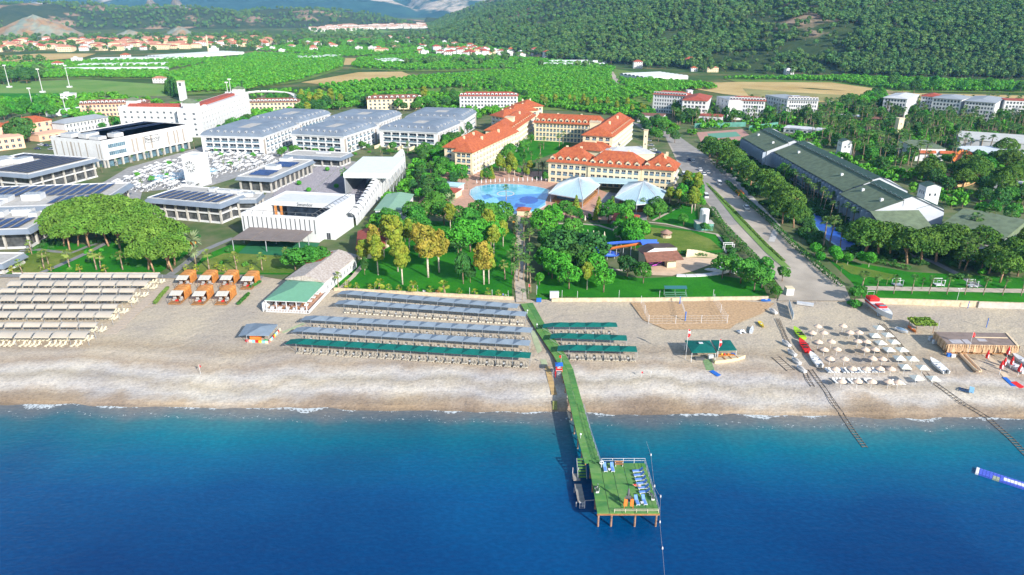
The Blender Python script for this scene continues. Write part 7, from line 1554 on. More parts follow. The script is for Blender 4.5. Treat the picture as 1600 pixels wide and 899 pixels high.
simp(bframe2((1418,155),(1436,148),(1388,150),16.5),14.5,'bluish-white hotel wing with deep balconies, left of the right-hand group',7,3,5,roofm=LGREY,pit=1.6); simp(bframe2((1503,156),(1519,151),(1470,149),16.5),14.5,'bluish-white middle hotel wing with a plain sunlit end wall',8,0,5,roofm=GREY,pit=1.6); simp(bframe2((1556,161),(1570,153),(1520,152),16),14,'hotel wing with a dark striped roof at the right',9,0,5,roofm=GREY,pit=1.6); simp(bframe((1571,157),(1660,160),14,16),14,'hotel wing at the right picture edge',16,0,5,roofm=REDR); simp(bframe((1440,150),(1470,152),16,16),14,'white hotel wing with zigzag gables between the shaded wings',6,0,5,roofm=REDR,pit=2)
for a,b,w,z,lb,wm_,rm in (((996,180),(1036,182),12,7,'low white building with a brown-red roof near the road head',WHITE,BROWNR),((1092,181),(1128,183),12,7,'low white pavilion with red trim behind the tennis court',WHITE,REDR),((1304,182),(1355,184),12,6,'low pink-roofed service building among the palms',PINK,LGREY),((1360,187),(1420,188),12,6,'low pale building with a dark red roof strip',WHITE,BROWNR),((1296,160),(1320,161),8,6,'small pale flat-roofed house at the dry field',CREAM,CONC),((1332,157),(1342,157),7,7,'small blue-grey house beside the trees',GLASSB,GREY),((1225,200),(1285,205),12,5,'flat white-roofed terrace left of the palm grove',LGREY,WHITE)):
    simp(bframe(a,b,w,z),z-LAND,lb,max(3,int((b[0]-a[0])/7)),0,1,wm_,rm,'low_building','building')
o = simp(bframe((1433,232),(1478,233),26,9),7,'white restaurant with orange tile strips and a green flat roof',0,0,1,roofm=GREENR,name='restaurant',cat='restaurant')
for k in (.1,1.08): mb = MB(); x = k*11; mb.face([(x,-1.4,4.6),(x+9,-1.4,4.6),(x+9,-.02,6),(x,-.02,6)]); mb.build('orange_tile_strip',ORANGE,o)
simp(bframe((1525,240),(1600,240),20,8),6,'large pale corrugated sheet canopy at the right',0,0,1,GLASSB,M('pale_sheet',(.58,.64,.70),.6,var=.06),'canopy_hall','canopy'); simp(bframe((1500,218),(1612,226),34,9),7,'wide grey metal hall roof behind the corrugated canopy',0,0,1,LGREY,M('hall_roof',(.50,.51,.50),.7,var=.08),'hall','hall'); simp(bframe((1555,285),(1592,290),10,6),4,'white bar building beside the shaded pool at the right',4,0,1,name='bar',cat='bar')
tower(1398,224,3.4,3.4,15,'slender square cream tower rising among the right-hand trees',.1,cap=CREAM)
for i,(pts,c) in enumerate(((((1490,265,5),(1500,258,8),(1510,262,7),(1505,275,5),(1492,280,3)),OSL),(((1510,268,6),(1525,262,6),(1530,275,4),(1515,285,2)),M('yellow_slide',(.65,.5,.15),.5)),(((1480,285,4),(1500,280,4),(1520,288,2),(1495,295,1)),M('tan_slide',(.6,.4,.2),.5)))): slide(pts,1.3,['looping orange play-park slide among the right palms','yellow play-park slide at the right','tan low slide of the right play park'][i],c)
# tennis courts
sheet('tennis_court',[(1088,207),(1160,202),(1172,212),(1165,222),(1095,222)],LAND+.1,M('court_red',(.42,.24,.20),.9,var=.08)); sheet('tennis_court',[(1105,209),(1150,206),(1158,213),(1110,217)],LAND+.14,M('court_green',(.12,.30,.22),.9))
net([(1165,224),(1262,204)],0,3.5,'tall green windbreak netting beside the tennis court',step=1.5,mat=TEAL)
for a,b,lb in (((1085,200),(1165,198),'rear'),((1170,204),(1215,198),'right')): o = thing('fence',f'green {lb} windbreak fence of the tennis court','fence',P(*a)); q = P(*b)-P(*a); Bm(o,'fence_panel',M('green_screen',(.08,.24,.2),.8,var=.2),((0,0,1.6),(q.x,q.y,1.6),.1,3.2))
# ---------------- back left ----------------
simp(bframe((123,161),(228,158),14,13),10,'pink hotel with a brown arched-dormer roof behind the football ground',17,0,3,PINK,BROWNR,dor=16,pit=2.4); simp(bframe((389,158),(464,157),14,12),9,'hotel with a long dark brown arched-dormer roof behind the slides',12,0,3,CREAM,BROWNR,dor=13,pit=2.4); simp(bframe((573,153),(660,151),14,12),9,'brown-roofed hotel half hidden by trees in the middle distance',12,0,3,CREAM,BROWNR,dor=10,pit=2.4); simp(bframe((718,148),(809,148),14,15),12,'white hotel with red balconies and arched dormers above the orange roofs',17,0,4,WHITE,REDR,dor=15,pit=2.6)
simp(bframe((101,197),(169,186),12,8),7.5,'long two-storey white building with grey pitched roof and square balconies',12,0,2,WHITE,GREY,pit=2.2,ow=2.6,depth=.9)
for a,b,w,z,lb,pit in (((28,194),(80,187),14,11,'pink villa with an orange hipped roof',3),((-20,200),(20,196),14,11,'pink house at the left picture edge',2),((60,212),(105,205),12,6,'low pink arcade wall building',0),((-10,218),(36,213),14,9,'salmon building with green awning at the left edge',0)):
    simp(bframe(a,b,w,z),z-LAND,lb,4,0,2 if z > 8 else 1,PINK,ORANGE if pit else PINK,'villa','house',pit=pit or None)
WS = M('white_slide',(.78,.78,.76),.4)
slide([(372,166,10),(410,158,9),(455,160,8),(462,168,6.5),(430,172,5),(400,174,3.5)],2.0,'big looping white water slide behind the white hotel',WS); slide([(375,172,8),(400,168,7),(430,166,6),(440,176,4),(405,180,2)],1.7,'second white water slide curling under the first',WS)
for i,(px,py,h) in enumerate([(15,137,22),(67,145,22),(109,137,22),(51,165,14),(104,180,13),(361,146,13),(356,146,10),(64,166,9)]):
    o = thing('floodlight_mast',f'tall grey floodlight mast, {["leftmost of the three tall ones", "middle one of the three tall ones", "rightmost of the three tall ones", "short one at the left trees", "short one over the green pitch", "taller one behind the white hotel", "shorter one behind the white hotel", "thin one by the tree clump"][i]}','floodlight',P(px,py)); Cy(o,'mast',LGREY,((0,0,0),(0,0,h),.4,.22,6)); Bx(o,'lamp_panel',WHITE,(-1.6,1.6,-.2,.2,h-.2,h+.9,0,True)); Bx(o,'base_hut',LGREY,(-2.2,2.2,-1.5,1.5,0,1.6))
# ---------------- vehicles ----------------
def car(px,py,rz,label,col,L=4.3,w=1.8,h=1.45,van=False,name='parked_car',cat='car'):
    o = thing(name,label,cat,P(px,py),rz); mb = MB(); bh = h*.55; mb.hexa([(-w/2,.25),(-w/2+.2,0),(w/2-.2,0),(w/2,.25),(w/2,L-.3),(w/2-.25,L),(-w/2+.25,L),(-w/2,L-.3)],.3,bh if not van else h*.5); r = MB(); y0,y1 = (.15,L-.9) if van else (L*.12,L*.72)
    b0 = [(-w/2+.04,y0),(w/2-.04,y0),(w/2-.04,y1),(-w/2+.04,y1)]; t = [(-w/2+.2,y0+(.1 if van else .5)),(w/2-.2,y0+(.1 if van else .5)),(w/2-.2,y1-.6),(-w/2+.2,y1-.6)]; zb = bh if not van else h*.5
    mb.build('body',col,o)
    for i in range(4): j = (i+1) % 4; r.face([(*b0[i],zb),(*b0[j],zb),(*t[j],h-.08),(*t[i],h-.08)])
    r.build('windows',GLASS,o); r = MB(); r.hexa(t,h-.08,h); r.build('roof',col,o)
    for x in (-w/2+.05,w/2-.05):
        for y in (L*.18,L*.8): m_ = MB(); m_.cyl((x-.1,y,.32),(x+.1,y,.32),.32,.32,10); wh = m_.build('wheel',BLACK,o); Cy(wh,'rim',LGREY,((x-.115,y,.32),(x+.115,y,.32),.18,.18,8))
    for x in (-w/2+.3,w/2-.3): Bx(o,'headlight',LGREY,(x-.15,x+.15,-.03 if not van else -.03,.02,.55,.72,0,True))
SILV = M('silver_paint',(.45,.46,.48),.3,metal=.3); DBL = M('dark_blue_paint',(.03,.04,.12),.3); WCAR = M('white_car_paint',(.72,.73,.75),.3); rd = .47+math.pi-math.pi
RD = math.atan2((P(1128,262)-P(1200,338)).y,(P(1128,262)-P(1200,338)).x)-math.pi/2
for a in [(1125,291,'white van driving down the right lane toward the beach',WCAR,5.4,1.95,2.2,True,'van','van'),(1090,282,'white minibus parked at the road fork beside the palm',WCAR,6.4,2.1,2.6,True,'minibus','minibus'),(1069,277,'white van parked by the orange hotel corner',WCAR,5.4,1.95,2.3,True,'van','van'),(1101,275,'white car right of the parked minibus',WCAR),(1107,272,'silver car parked below the hedge at the road',SILV),(1095,268,'white hatchback behind the minibus',WCAR),(1077,252,'dark blue car parked under the pink flowering tree',DBL),(1084,254,'white car parked beside the dark blue one',WCAR),(1104,311,'white van parked in the left lane by the garden trees',WCAR,5.0,1.9,2.2,True,'van','van'),(1083,292,'silver car half hidden behind the yellow-green bush',SILV),(1168,329,'white pickup parked along the right hedge',WCAR,4.8,1.8,1.7),(1079,285,'white car in the shade beside the yellow-green bush',WCAR)]: car(a[0],a[1],RD,*a[2:])
for i,(px,py) in enumerate([(1018,221),(1022,229),(1026,236),(1033,240),(1017,211),(1012,203)]): car(px,py,RD+1.3,f'car parked in the row beside the hotel access road, {nth(i+1)} from the top',[WCAR,SILV,WCAR,DBL,RED,SILV][i])
for i,(px,py) in enumerate([(68,228),(76,229),(85,229),(94,228),(104,226),(112,225),(122,223),(62,234),(84,235)]): car(px,py,1.2,f'car in the shaded car park beside the long white hall, {nth(i+1)} one',[WCAR,DBL,SILV][i % 3])
o = thing('service_cart','orange-brown barrow on the pavement beside the right hedge','cart',P(1158,307),RD); Bx(o,'body',OR,(-1.3,1.3,0,6,.4,1.6))
# ---------------- fields, greenhouses, villages ----------------
fz = LAND+.0
fld = [('meadow',MEAD,[(-60,128),(60,127),(130,124),(262,133),(262,150),(-80,152)]),('meadow',MEAD,[(640,120),(700,118),(700,125),(640,124)]),
 ('dry_field',DRY,[(470,129),(560,113),(628,112),(643,118),(620,125),(540,133),(505,132)]),('dry_field',DRY,[(536,102),(538,91),(590,91),(620,90),(618,96),(590,100)]),
 ('dry_field',DRY,[(1050,133),(1120,129),(1200,132),(1270,140),(1400,145),(1620,150),(1620,158),(1380,158),(1270,160),(1200,155),(1130,147)]),('meadow',M('stubble',(.25,.24,.09),.95,var=.2,scale=.05),[(1160,138),(1250,145),(1380,152),(1360,158),(1230,158),(1170,150)]),('dry_field',DRY,[(1080,131),(1200,126),(1385,128),(1440,142),(1390,147),(1270,138),(1150,134)]),
 ('orchard_ground',ORCHG,[(-60,110),(262,112),(262,124),(130,123),(-60,127)]),('orchard_ground',ORCHG,[(262,150),(262,110),(400,82),(540,90),(535,108),(470,128),(340,146)]),('orchard_ground',ORCHG,[(500,134),(640,124),(850,108),(960,108),(1120,131),(1050,135),(1000,175),(830,172),(720,150),(520,148)]),
 ('orchard_ground',ORCHG,[(1130,123),(1330,121),(1640,133),(1640,146),(1400,143),(1300,129),(1150,128)]),('orchard_ground',ORCHG,[(560,92),(640,85),(840,92),(960,107),(640,112),(545,108)]),
 ('dirt_track',ROADM,[(950,112),(958,112),(968,128),(965,138),(955,141),(962,130)]),('dirt_field',DRY,[(-60,92),(60,84),(150,84),(130,90),(0,100),(-60,102)]),('football_pitch',LAWN,[(0,146),(90,146),(110,158),(0,158)]),('green_pitch',M('green_court',(.06,.24,.11),.9,var=.06),[(90,164),(127,163),(132,178),(98,184)]),('plain_meadow',MEAD,[(470,50),(590,46),(620,50),(540,56)])]
for i,(n_,m_,pts) in enumerate(fld): sheet(n_,pts,fz+.03+.03*i,m_)
def nearest(px,py,z=LAND): return P(px,py,z)
def orchard(poly,dx,dy,rot=0.0,seed=1,jit=.5):
    rn = random.Random(seed); q = [(v.x,v.y) for v in PP(poly,LAND)]; cx = sum(a for a,_ in q)/len(q); cy = sum(b for _,b in q)/len(q); R_ = max(math.hypot(a-cx,b-cy) for a,b in q); out = []; c,s = math.cos(rot),math.sin(rot)
    for i in range(int(-R_/dx),int(R_/dx)+1):
        for j in range(int(-R_/dy),int(R_/dy)+1):
            u,v = i*dx+rn.uniform(-jit,jit),j*dy+rn.uniform(-jit,jit); x,y = cx+c*u-s*v,cy+s*u+c*v
            if inpoly(x,y,q) and not blocked(x,y) and rn.random() > .04: out.append((x,y,LAND,rn.uniform(.8,1.25)))
    return out
OP = orchard([(500,136),(640,124),(850,108),(960,108),(950,128),(1000,152),(940,165),(840,160),(760,138),(640,140),(520,150)],6.6,4.2,.35,1)+orchard([(970,128),(1010,126),(1110,134),(1120,140),(1060,142),(1015,148),(985,140)],5,4.6,.2,2)+orchard([(262,118),(400,84),(535,90),(535,106),(470,126),(385,142),(262,147)],7.5,4.4,.9,3)+orchard([(-60,112),(262,113),(262,124),(130,122),(-60,126)],5.5,5,.1,4)+orchard([(1130,124),(1330,122),(1640,134),(1640,145),(1400,142),(1300,128)],5,5,.2,5)+orchard([(560,93),(640,86),(840,93),(950,106),(640,111),(548,107)],9,5,.5,6)+orchard([(400,80),(480,62),(640,62),(830,82),(640,84),(540,90)],10,9,.5,7)+orchard([(0,100),(380,92),(262,110),(0,109)],9,8,.2,8)
OP.sort(key=lambda p: p[0]**2+p[1]**2)
put(OT[0],'orchard_tree',None,OP[0][:3],0,OP[0][3],'low round orchard tree in the rows behind the hotels','tree','orchard trees'); SRC_O = bpy.data.objects['orchard_tree']
for k,p in enumerate(OP[1:290]): put(OT[k % 2],'orchard_tree',None,p[:3],k,p[3],'low round orchard tree in the rows behind the hotels','tree','orchard trees')
R0 = OP[290:]; gn_scatter('orchard_rows',[p[:3] for p in R0],None,[p[3] for p in R0],SRC_O)
# pines of the near hill
rn = random.Random(12); HT = []; y = 770.0
while y < 3300:
    st = 6.6 if y < 1150 else (8.5 if y < 1700 else 13); x = -420.0
    while x < min(2200,y*.86+60):
        xx,yy = x+rn.uniform(-.45,.45)*st,y+rn.uniform(-.45,.45)*st; x += st
        d = foot_d(xx,yy)
        if d < 4 or abs(xx)/yy > .86 : continue
        g = fbm(xx,yy,3,.006)+.25*fbm(xx,yy,2,.03)
        if g > .29 and rn.random() < .88: continue
        z = hill_z(xx,yy)
        if z > 330: continue
        HT.append((xx,yy,z-.3,rn.uniform(.75,1.3)))
    y += st
HT.sort(key=lambda p: p[0]**2+p[1]**2)
NEARH = [p for p in HT if abs(p[0])/p[1] < .80]; near = NEARH[:290]; ns = set(near); rest = [p for p in HT if p not in ns]
put(HP[0],'hill_pine',None,near[0][:3],0,near[0][3],'dark green pine at the foot of the forested hill','pine tree','pines of the forested hill'); SRC_H = bpy.data.objects['hill_pine']
for k,p in enumerate(near[1:]): put(HP[k % 3],'hill_pine',None,p[:3],k,p[3],'dark green pine at the foot of the forested hill','pine tree','pines of the forested hill')
gn_scatter('hill_forest',[p[:3] for p in rest],None,[p[3] for p in rest],SRC_H)
# scrub woods of the plain and the low hills
WD = []
for poly,n_ in (([(380,68),(470,50),(700,50),(760,70),(690,82),(560,80),(470,76)],420),([(0,95),(70,96),(75,120),(0,125)],60),([(-60,60),(420,55),(420,80),(-60,84)],420),([(620,100),(760,92),(960,104),(700,118)],60),([(690,46),(820,60),(830,92),(760,88)],200),([(840,84),(1280,104),(1280,122),(1000,108)],150)):
    q = [(v.x,v.y) for v in PP(poly,LAND)]; k = 0; t = 0
    while k < n_ and t < n_*40:
        t += 1; u = rn.random(); a,b = min(v[1] for v in q),max(v[1] for v in q); yy = a*(b/a)**u; xx = rn.uniform(min(v[0] for v in q),max(v[0] for v in q))
        if inpoly(xx,yy,q) and fbm(xx,yy,3,.008) > -.12: WD.append((xx,yy,LAND-.2,rn.uniform(.6,1.3)*(1 if yy < 1500 else 1.3))); k += 1
for _ in range(9000):
    xx = rn.uniform(-4200,-400); yy = rn.uniform(2400,3600); z = low_z(xx,yy)
    if z > LAND and abs(xx)/yy < .85 and fbm(xx,yy,3,.005) < .22 and math.hypot(xx+1830,yy-2860) > 150: WD.append((xx,yy,z-.5,rn.uniform(1.0,1.8)))
gn_scatter('plain_woods',[p[:3] for p in WD],None,[p[3] for p in WD],SRC_H)
# quarry scar and rock spires
QM = hillmat('quarry_rock',(.14,.20,.19),(.22,.24,.21),(.30,.20,.12),.45,.6,.02,.03)
def hillock(name,label,c,rx,ry,h,mat,seed=1,pw=.7,n=26,amp=.3,kind_=None,cat='rock'):
    mb = MB(); rings = 12; k = n
    for j in range(rings+1):
        t = j/rings; r_ = (1-t)**.9; 
        for i in range(k): a = 6.2832*i/k; q = 1+amp*fbm(math.cos(a)*2+seed,math.sin(a)*2+t*3,3,1.0); mb.v.append((rx*r_*q*math.cos(a),ry*r_*q*math.sin(a),h*(t**pw)*(1+.15*fbm(a*2,t*5+seed,2,1))))
    for j in range(rings):
        for i in range(k): i2 = (i+1) % k; mb.f.append((j*k+i,j*k+i2,(j+1)*k+i2,(j+1)*k+i)); mb.m.append(0)
    return mb.build(name,mat,loc=c,smooth=False,**(dict(kind='structure') if kind_ else dict(label=label,cat=cat)))
hillock('quarry_slope','bare quarry slope',P(60,63,LAND-12),150,90,66,QM,2,.8,kind_=1); hillock('quarry_slope','x',P(205,61,LAND-6),60,40,24,QM,3,.8,kind_=1); hillock('quarry_slope','x',P(282,58,LAND-6),50,40,30,QM,4,.8,kind_=1)
CLIFF = hillmat('cliff_rock',(.09,.09,.09),(.17,.16,.15),(.22,.19,.17),.5,.6,.01,.03)
def at_dist(px,py,Y): a = (px-800)/FPX; b = (449.5-py)/FPX; d = Vector((a,CP+b*SP,-SP+b*CP)); t = Y/d.y; return Vector((0,0,CAMH))+d*t
for px,py,Y,rx,h,lb in ((240,30,4300,72,135,'broad grey rock spire above the left plain'),(279,28,4300,48,150,'narrow pointed grey rock spire right of the broad one'),(222,30,4350,40,50,'low rock shoulder left of the grey spires')): p = at_dist(px,py,Y); hillock('rock_spire',lb,(p.x,p.y,p.z-25),rx,60,h,CLIFF,px,.55,20,.5)
p = at_dist(260,40,4300); hillock('spire_hill','x',(p.x,p.y,LAND-10),520,260,p.z+18,HILLM,9,.8,40,kind_=1)
# houses
RO = [REDR,ORANGE,M('pinkish_roof',(.42,.20,.14),.9,var=.2)]
def hmesh(seed,w,d,h,roof,wallm,flat=False,shed=False):
    mb = MB(); mb.box(0,w,0,d,0,h,0); n = max(2,int(w/3))
    for r_ in range(max(1,int(h/3))):
        for i in range(n): x = w*(i+.5)/n; mb.box(x-.55,x+.55,-.05,0,r_*3+.9,r_*3+2.2,2,True)
    if flat: mb.box(-.2,w+.2,-.2,d+.2,h,h+.3,1); mb.box(w*.2,w*.5,d*.3,d*.7,h+.3,h+1.6,0)
    else: hiproof(mb,0,w,0,d,h,2.2,.5,1,.9)
    return mb.mesh('house',[wallm,roof,DARK])
HM = [hmesh(1,11,9,6,RO[0],CREAM),hmesh(2,10,9,6,RO[1],WHITE),hmesh(3,14,9,6,RO[2],WHITE),hmesh(4,12,10,9,RO[0],WHITE),hmesh(5,11,10,7,LGREY,WHITE,True),hmesh(6,18,10,7,RO[2],CREAM)]
def village(poly,n,ms,sc,label,group,seed=1,md=14,name='house'):
    rn = random.Random(seed); q = [(v.x,v.y) for v in PP(poly,LAND)]; got = []; t = 0; a,b = min(v[1] for v in q),max(v[1] for v in q)
    while len(got) < n and t < n*80:
        t += 1; y = a*(b/a)**rn.random(); x = rn.uniform(min(v[0] for v in q),max(v[0] for v in q))
        if not inpoly(x,y,q) or any(abs(x-u) < md and abs(y-v) < md for u,v in got): continue
        got.append((x,y)); put(ms[rn.randrange(len(ms))],name,None,(x,y,LAND-.3),rn.uniform(-.4,.4),rn.uniform(.85,1.2)*sc,label,'house',group)
village([(-40,82),(-40,68),(100,63),(420,62),(420,72),(300,76),(120,82)],190,[HM[0],HM[1],HM[2],HM[5]],1.15,'small cream house with a reddish roof in the left village','houses of the left village',1,15)
mb = MB(); rn = random.Random(2); q = [(v.x,v.y) for v in PP([(488,50),(480,46),(540,40),(700,38),(720,44),(600,46),(520,50)],LAND)]; k = 0
while k < 260:
    y = min(v[1] for v in q)*1.0*(max(v[1] for v in q)/min(v[1] for v in q))**rn.random(); x = rn.uniform(min(v[0] for v in q),max(v[0] for v in q))
    if inpoly(x,y,q): k += 1; w,d,h = rn.uniform(14,26),rn.uniform(12,18),rn.uniform(7,13); mb.box(x,x+w,y,y+d,0,h,0); mb.box(x-.5,x+w+.5,y-.5,y+d+.5,h,h+.8,1); [mb.box(x+w*i/4+.8,x+w*i/4+2.6,y-.1,y,h*.55,h*.8,2) for i in range(4)]
mb.build('far_village',[WHITE,RO[2],DARK],kind='stuff')
village([(636,85),(700,77),(770,80),(855,84),(860,92),(760,90),(660,90)],46,[HM[0],HM[1],HM[3],HM[4]],1.0,'white house with red roof in the row below the hill','houses in the row below the hill',3,13)
village([(380,85),(430,66),(620,60),(830,74),(620,82),(480,82)],42,[HM[1],HM[2],HM[4]],1.0,'lone white farmhouse among the middle orchards','farmhouses of the plain',4,25)
def house1(px,py,m,sc,label,rz=0.0,name='house'): put(m,name,None,P(px,py)-Vector((0,0,.2)),rz,sc,label,'house')
for px,py,m,sc,lb in ((836,82,3,1.0,'pale villa cluster left, on the slope foot above the greenhouses'),(848,85,1,1.1,'white villa with terraces above the long greenhouses'),(865,84,4,1.3,'modern grey-white villa with dark windows below the forest'),(896,80,0,1.0,'small red-roofed villa right of the modern villa'),(922,95,4,1.2,'white flat-roofed house at the greenhouse end'),(938,94,2,.9,'pale house beside the white flat-roofed one'),(984,99,3,1.15,'rear villa of the red-roofed pair below the forest'),(990,107,3,1.0,'front villa of the red-roofed pair below the forest'),(1032,101,3,1.05,'cream three-storey villa with red roof, alone below the forest'),(1070,107,3,1.35,'large white villa with red roof at the forest edge'),(1080,112,1,.8,'small house at the right foot of the large white villa'),(1105,113,5,.8,'low ochre building at the forest edge'),(1228,117,4,.9,'small white hut at the forest edge on the right'),(189,93,1,1.2,'white house with a red roof between the greenhouse strips'),(82,106,1,1.1,'white house with red roof at the left greenhouse'),(112,99,4,1.1,'grey-white house right of the red-roofed farmhouse'),(239,130,2,.9,'yellow house with an orange roof beside the cypresses'),(585,83,5,1.0,'ochre farmhouse in the middle of the orchards'),(96,158,4,.9,'small blue and white club house by the left pitch'),(45,72,2,1.2,'long white shed with a reddish roof at the village edge')): house1(px,py,HM[m],sc,lb)
# mosque minaret
o = thing('mosque','small white mosque with one slender minaret in the left plain','mosque',P(333,82)); Bx(o,'prayer_hall',WHITE,(-7,7,0,12,0,7)); mb = MB(); mb.dome((0,6,7),5.5,5.5,4.5,12,5); mb.build('dome',LGREY,o); mb = MB(); mb.cyl((-9,2,0),(-9,2,24),1.3,1.1,8); mb.cyl((-9,2,18),(-9,2,19),2,2,8); mb.cyl((-9,2,24),(-9,2,32),1.2,.05,8); mb.build('minaret',CREAM,o)
# greenhouses: long tunnels side by side
GH = M('greenhouse_film',(.55,.60,.62),.5,var=.06,scale=.1)
def greenhouse(A,B,C,label,n=6,h=4.5,mat=None):
    loc,an,L,W_ = bframe(A,B,C,LAND); o = thing('greenhouse',label,'greenhouse',loc,an); w = W_/n
    for i in range(n):
        mb = MB(); K = 5
        for t in range(K): a0,a1 = math.pi*t/K,math.pi*(t+1)/K; mb.face([(0,w*i+w/2-w/2*math.cos(a0),h-1.6+1.6*math.sin(a0)),(L,w*i+w/2-w/2*math.cos(a0),h-1.6+1.6*math.sin(a0)),(L,w*i+w/2-w/2*math.cos(a1),h-1.6+1.6*math.sin(a1)),(0,w*i+w/2-w/2*math.cos(a1),h-1.6+1.6*math.sin(a1))])
        mb.box(0,L,w*i,w*(i+1)-.05,0,h-1.6); mb.build('tunnel',mat or GH,o)
for A,B,C,lb,n in (((100,112),(258,111),14,'long pale greenhouse strip nearest the left orchards',2),((122,106),(258,104),26,'second long greenhouse strip behind the first',3),((138,97),(280,95),40,'third greenhouse strip beside the white farmhouse',4),((262,93),(382,85),60,'large pale greenhouse reaching toward the mosque',6),((14,121),(60,118),8,'short pale greenhouse at the left edge',2),((842,104),(945,104),14,'front long white greenhouse under the forest hill',2),((858,100),(948,100),22,'rear long white greenhouse under the forest hill',3),((467,94),(505,93),40,'grey-roofed barn group in the orchards',3),((500,92),(526,92),40,'white-roofed barn beside the grey barns',3),((80,183),(130,176),6,'low grey shed roof by the left pitch',1)): greenhouse(A,B,C,lb,n,4.5)
loc,an,L,W_ = bframe2((1075,124),(1051,112.5),42,LAND); greenhouse((1012,127),(1075,124),60,'broad blue-grey greenhouse beside the striped field',7); greenhouse((597,100),(632,99),60,'blue-white greenhouse beside the dry field',5)
greenhouse((30,56+8),(40,64),20,'small pale shed under the quarry',2)
# ---------------- trees one by one ----------------
plants('spine',[(100,385),(109,391,10),(122,385),(140,387,12),(105,364,12),(130,358,12.5),(160,352,12.5),(190,354,12.5),(215,360,12),(150,370,12.5),(92,374,11),(170,385,12),(187,388,12),(197,380),(206,385,12),(216,372,12),(236,366,11.5),(180,366,12.5)],'umbrella pine of the big rounded grove on the left lawn','umbrella pines of the left grove')
plants('spine',[(232,422,10.5),(241,425,10),(262,420,11),(270,425,11),(273,415,11),(246,402,12),(225,400,11.5),(272,398,12),(255,390,12)],'umbrella pine of the nearer clump beside the date palms','umbrella pines of the near clump')
datepalm(304,402,6.2,'large pale green date palm right of the umbrella pines, the upper one',0,True); datepalm(306,413,4.2,'pale green date palm right of the umbrella pines, the lower one',0); datepalm(205,340,4.5,'date palm behind the umbrella pine grove',0)
plants('mpalm',[(69,420,6),(110,422,6.4),(151,422,6.4),(192,422,6),(327,422,6.4),(370,423,6),(410,423,5.6),(36,430,5),(50,398,5),(448,410,5)],'slim palm with a yellowish crown on the left lawn','slim palms of the left lawn')
plants('spalm',[(80,424),(125,426,2.4),(166,427,2.4),(292,424),(308,424),(352,425),(394,424),(345,424),(20,426)],'low young palm along the left lawn edge','young palms of the left lawn')
plants('green',[(482,426,9,1.4),(462,424,7.5,1.2),(500,424,8,1.25)],'bushy green tree in front of the speckled restaurant roof','bushy trees by the speckled roof')
plants('gold',[(669,434,17.5,1.0),(686,426,15,.95),(655,402,13,.8),(756,445,14,1.0),(586,408,13,.8)],'tall golden-yellow tree on the central lawn','golden trees of the central lawn')
plants('lime',[(591,430,13.5,.95),(570,423,11,.95),(629,445,14.5,.9),(622,425,14,.95),(616,396,14.5,1.15),(764,444,13,.8)],'tall yellow-green tree on the central lawn','yellow-green trees of the central lawn')
plants('dark',[(724,444,11,.55),(735,442,6,.7),(768,420,5,.7),(570,430,6,.5)],'thin dark-leaved tree on the central lawn','thin dark trees of the central lawn')
plants('bright',[(720,398,10.5,1.25),(735,394,10,1.2),(728,388,11,1.25),(767,388,9.5,1.1),(752,380,9,1.0),(776,372,9,1)],'bright green spreading tree in the middle of the lawn','bright green trees of the central lawn')
plants('green',[(644,352,9.5,1.05),(652,358,9,1.1),(670,348,9.5),(694,352,9.6,1.05),(722,358,9,1.15),(734,360,9,1.1),(747,350,9.5),(761,354,9.5,1.05),(770,352,9),(789,352,9.5),(782,364,8),(640,378,9,1.1),(655,372,9,1.1),(617,362,8),(605,352,7),(598,362,6)],'round green tree in the row between lawn and pool','round green trees below the pool')
plants('spalm',[(544,452,2.6),(558,453),(578,454,1.8),(593,455,3.4),(607,456,2.2),(624,457),(646,459,3.6),(672,460,2.2),(695,461,3.8),(718,462,2),(741,463,2),(763,464,2.4),(780,465,2)],'young palm along the seaward edge of the central lawn','young palms of the central lawn edge'); plants('mpalm',[(529,450,5),(789,437,6),(701,379,4)],'slim palm standing alone on the central lawn','slim palms of the central lawn')
plants('palm',[(804,452,8),(818,438,8.5),(812,424,8.5),(803,410,8),(818,404,8.5),(806,388,8),(818,374,8),(829,458,8),(824,440,8),(800,430,8),(827,420,8),(803,366,7),(826,392,8),(810,440,8),(822,360,7)],'slender fan palm lining the central path','palms lining the central path'); datepalm(804,366,5.5,'date palm with orange fruit clusters beside the central path',1,True); plants('palm',[(816,470,3.6),(826,466,3.2)],'short palm at the seaward end of the central path','short palms of the path')
plants('bright',[(864,357,9.5),(850,373,11,1.1),(843,362,9),(857,430,8.5),(889,452,8,1.05),(943,457,8.2,.9),(874,440,9,1.1),(843,446,4),(930,440,9)],'bright green tree of the right garden','bright trees of the right garden'); plants('dark',[(880,418,12.5,1.25),(898,414,12,1.2),(920,423,12.5,1.3),(905,428,10,1.1),(980,433,7.5),(868,404,9)],'dense dark green tree of the right garden','dark trees of the right garden'); plants('lime',[(917,453,9.5,.8)],'vine-covered yellow-green tree on the right lawn')
plants('green',[(1005,443,7,.95),(1128,435,7.5,1.05),(1140,430,7),(1157,443,8,1.05),(1178,455,8,1.1),(1170,440,7.5),(1190,450,7),(1012,343,6),(1030,343,7.5),(1068,353,5),(1100,364,4,1.1),(870,340,6),(1195,430,6)],'green tree around the small stage and lawns','trees around the small stage'); plants('palm',[(892,353,6),(956,330,6),(1005,332,6)],'palm beside the garden café','palms at the garden café'); plants('conifer',[(900,335,8.5),(935,337,8.5),(768,280,7.5),(957,333,7),(868,336,6),(1065,305,8),(930,345,5)],'cone-shaped yellow-green tree near the pool terraces','cone-shaped trees')
scatter([(990,335),(1060,310),(1085,285),(1100,318),(1088,340),(1060,322),(1010,338)],24,['green','bright','lime','dark'],(.45,.95),'garden tree or bush between the blue roofs and the road','garden trees by the road',3,4)
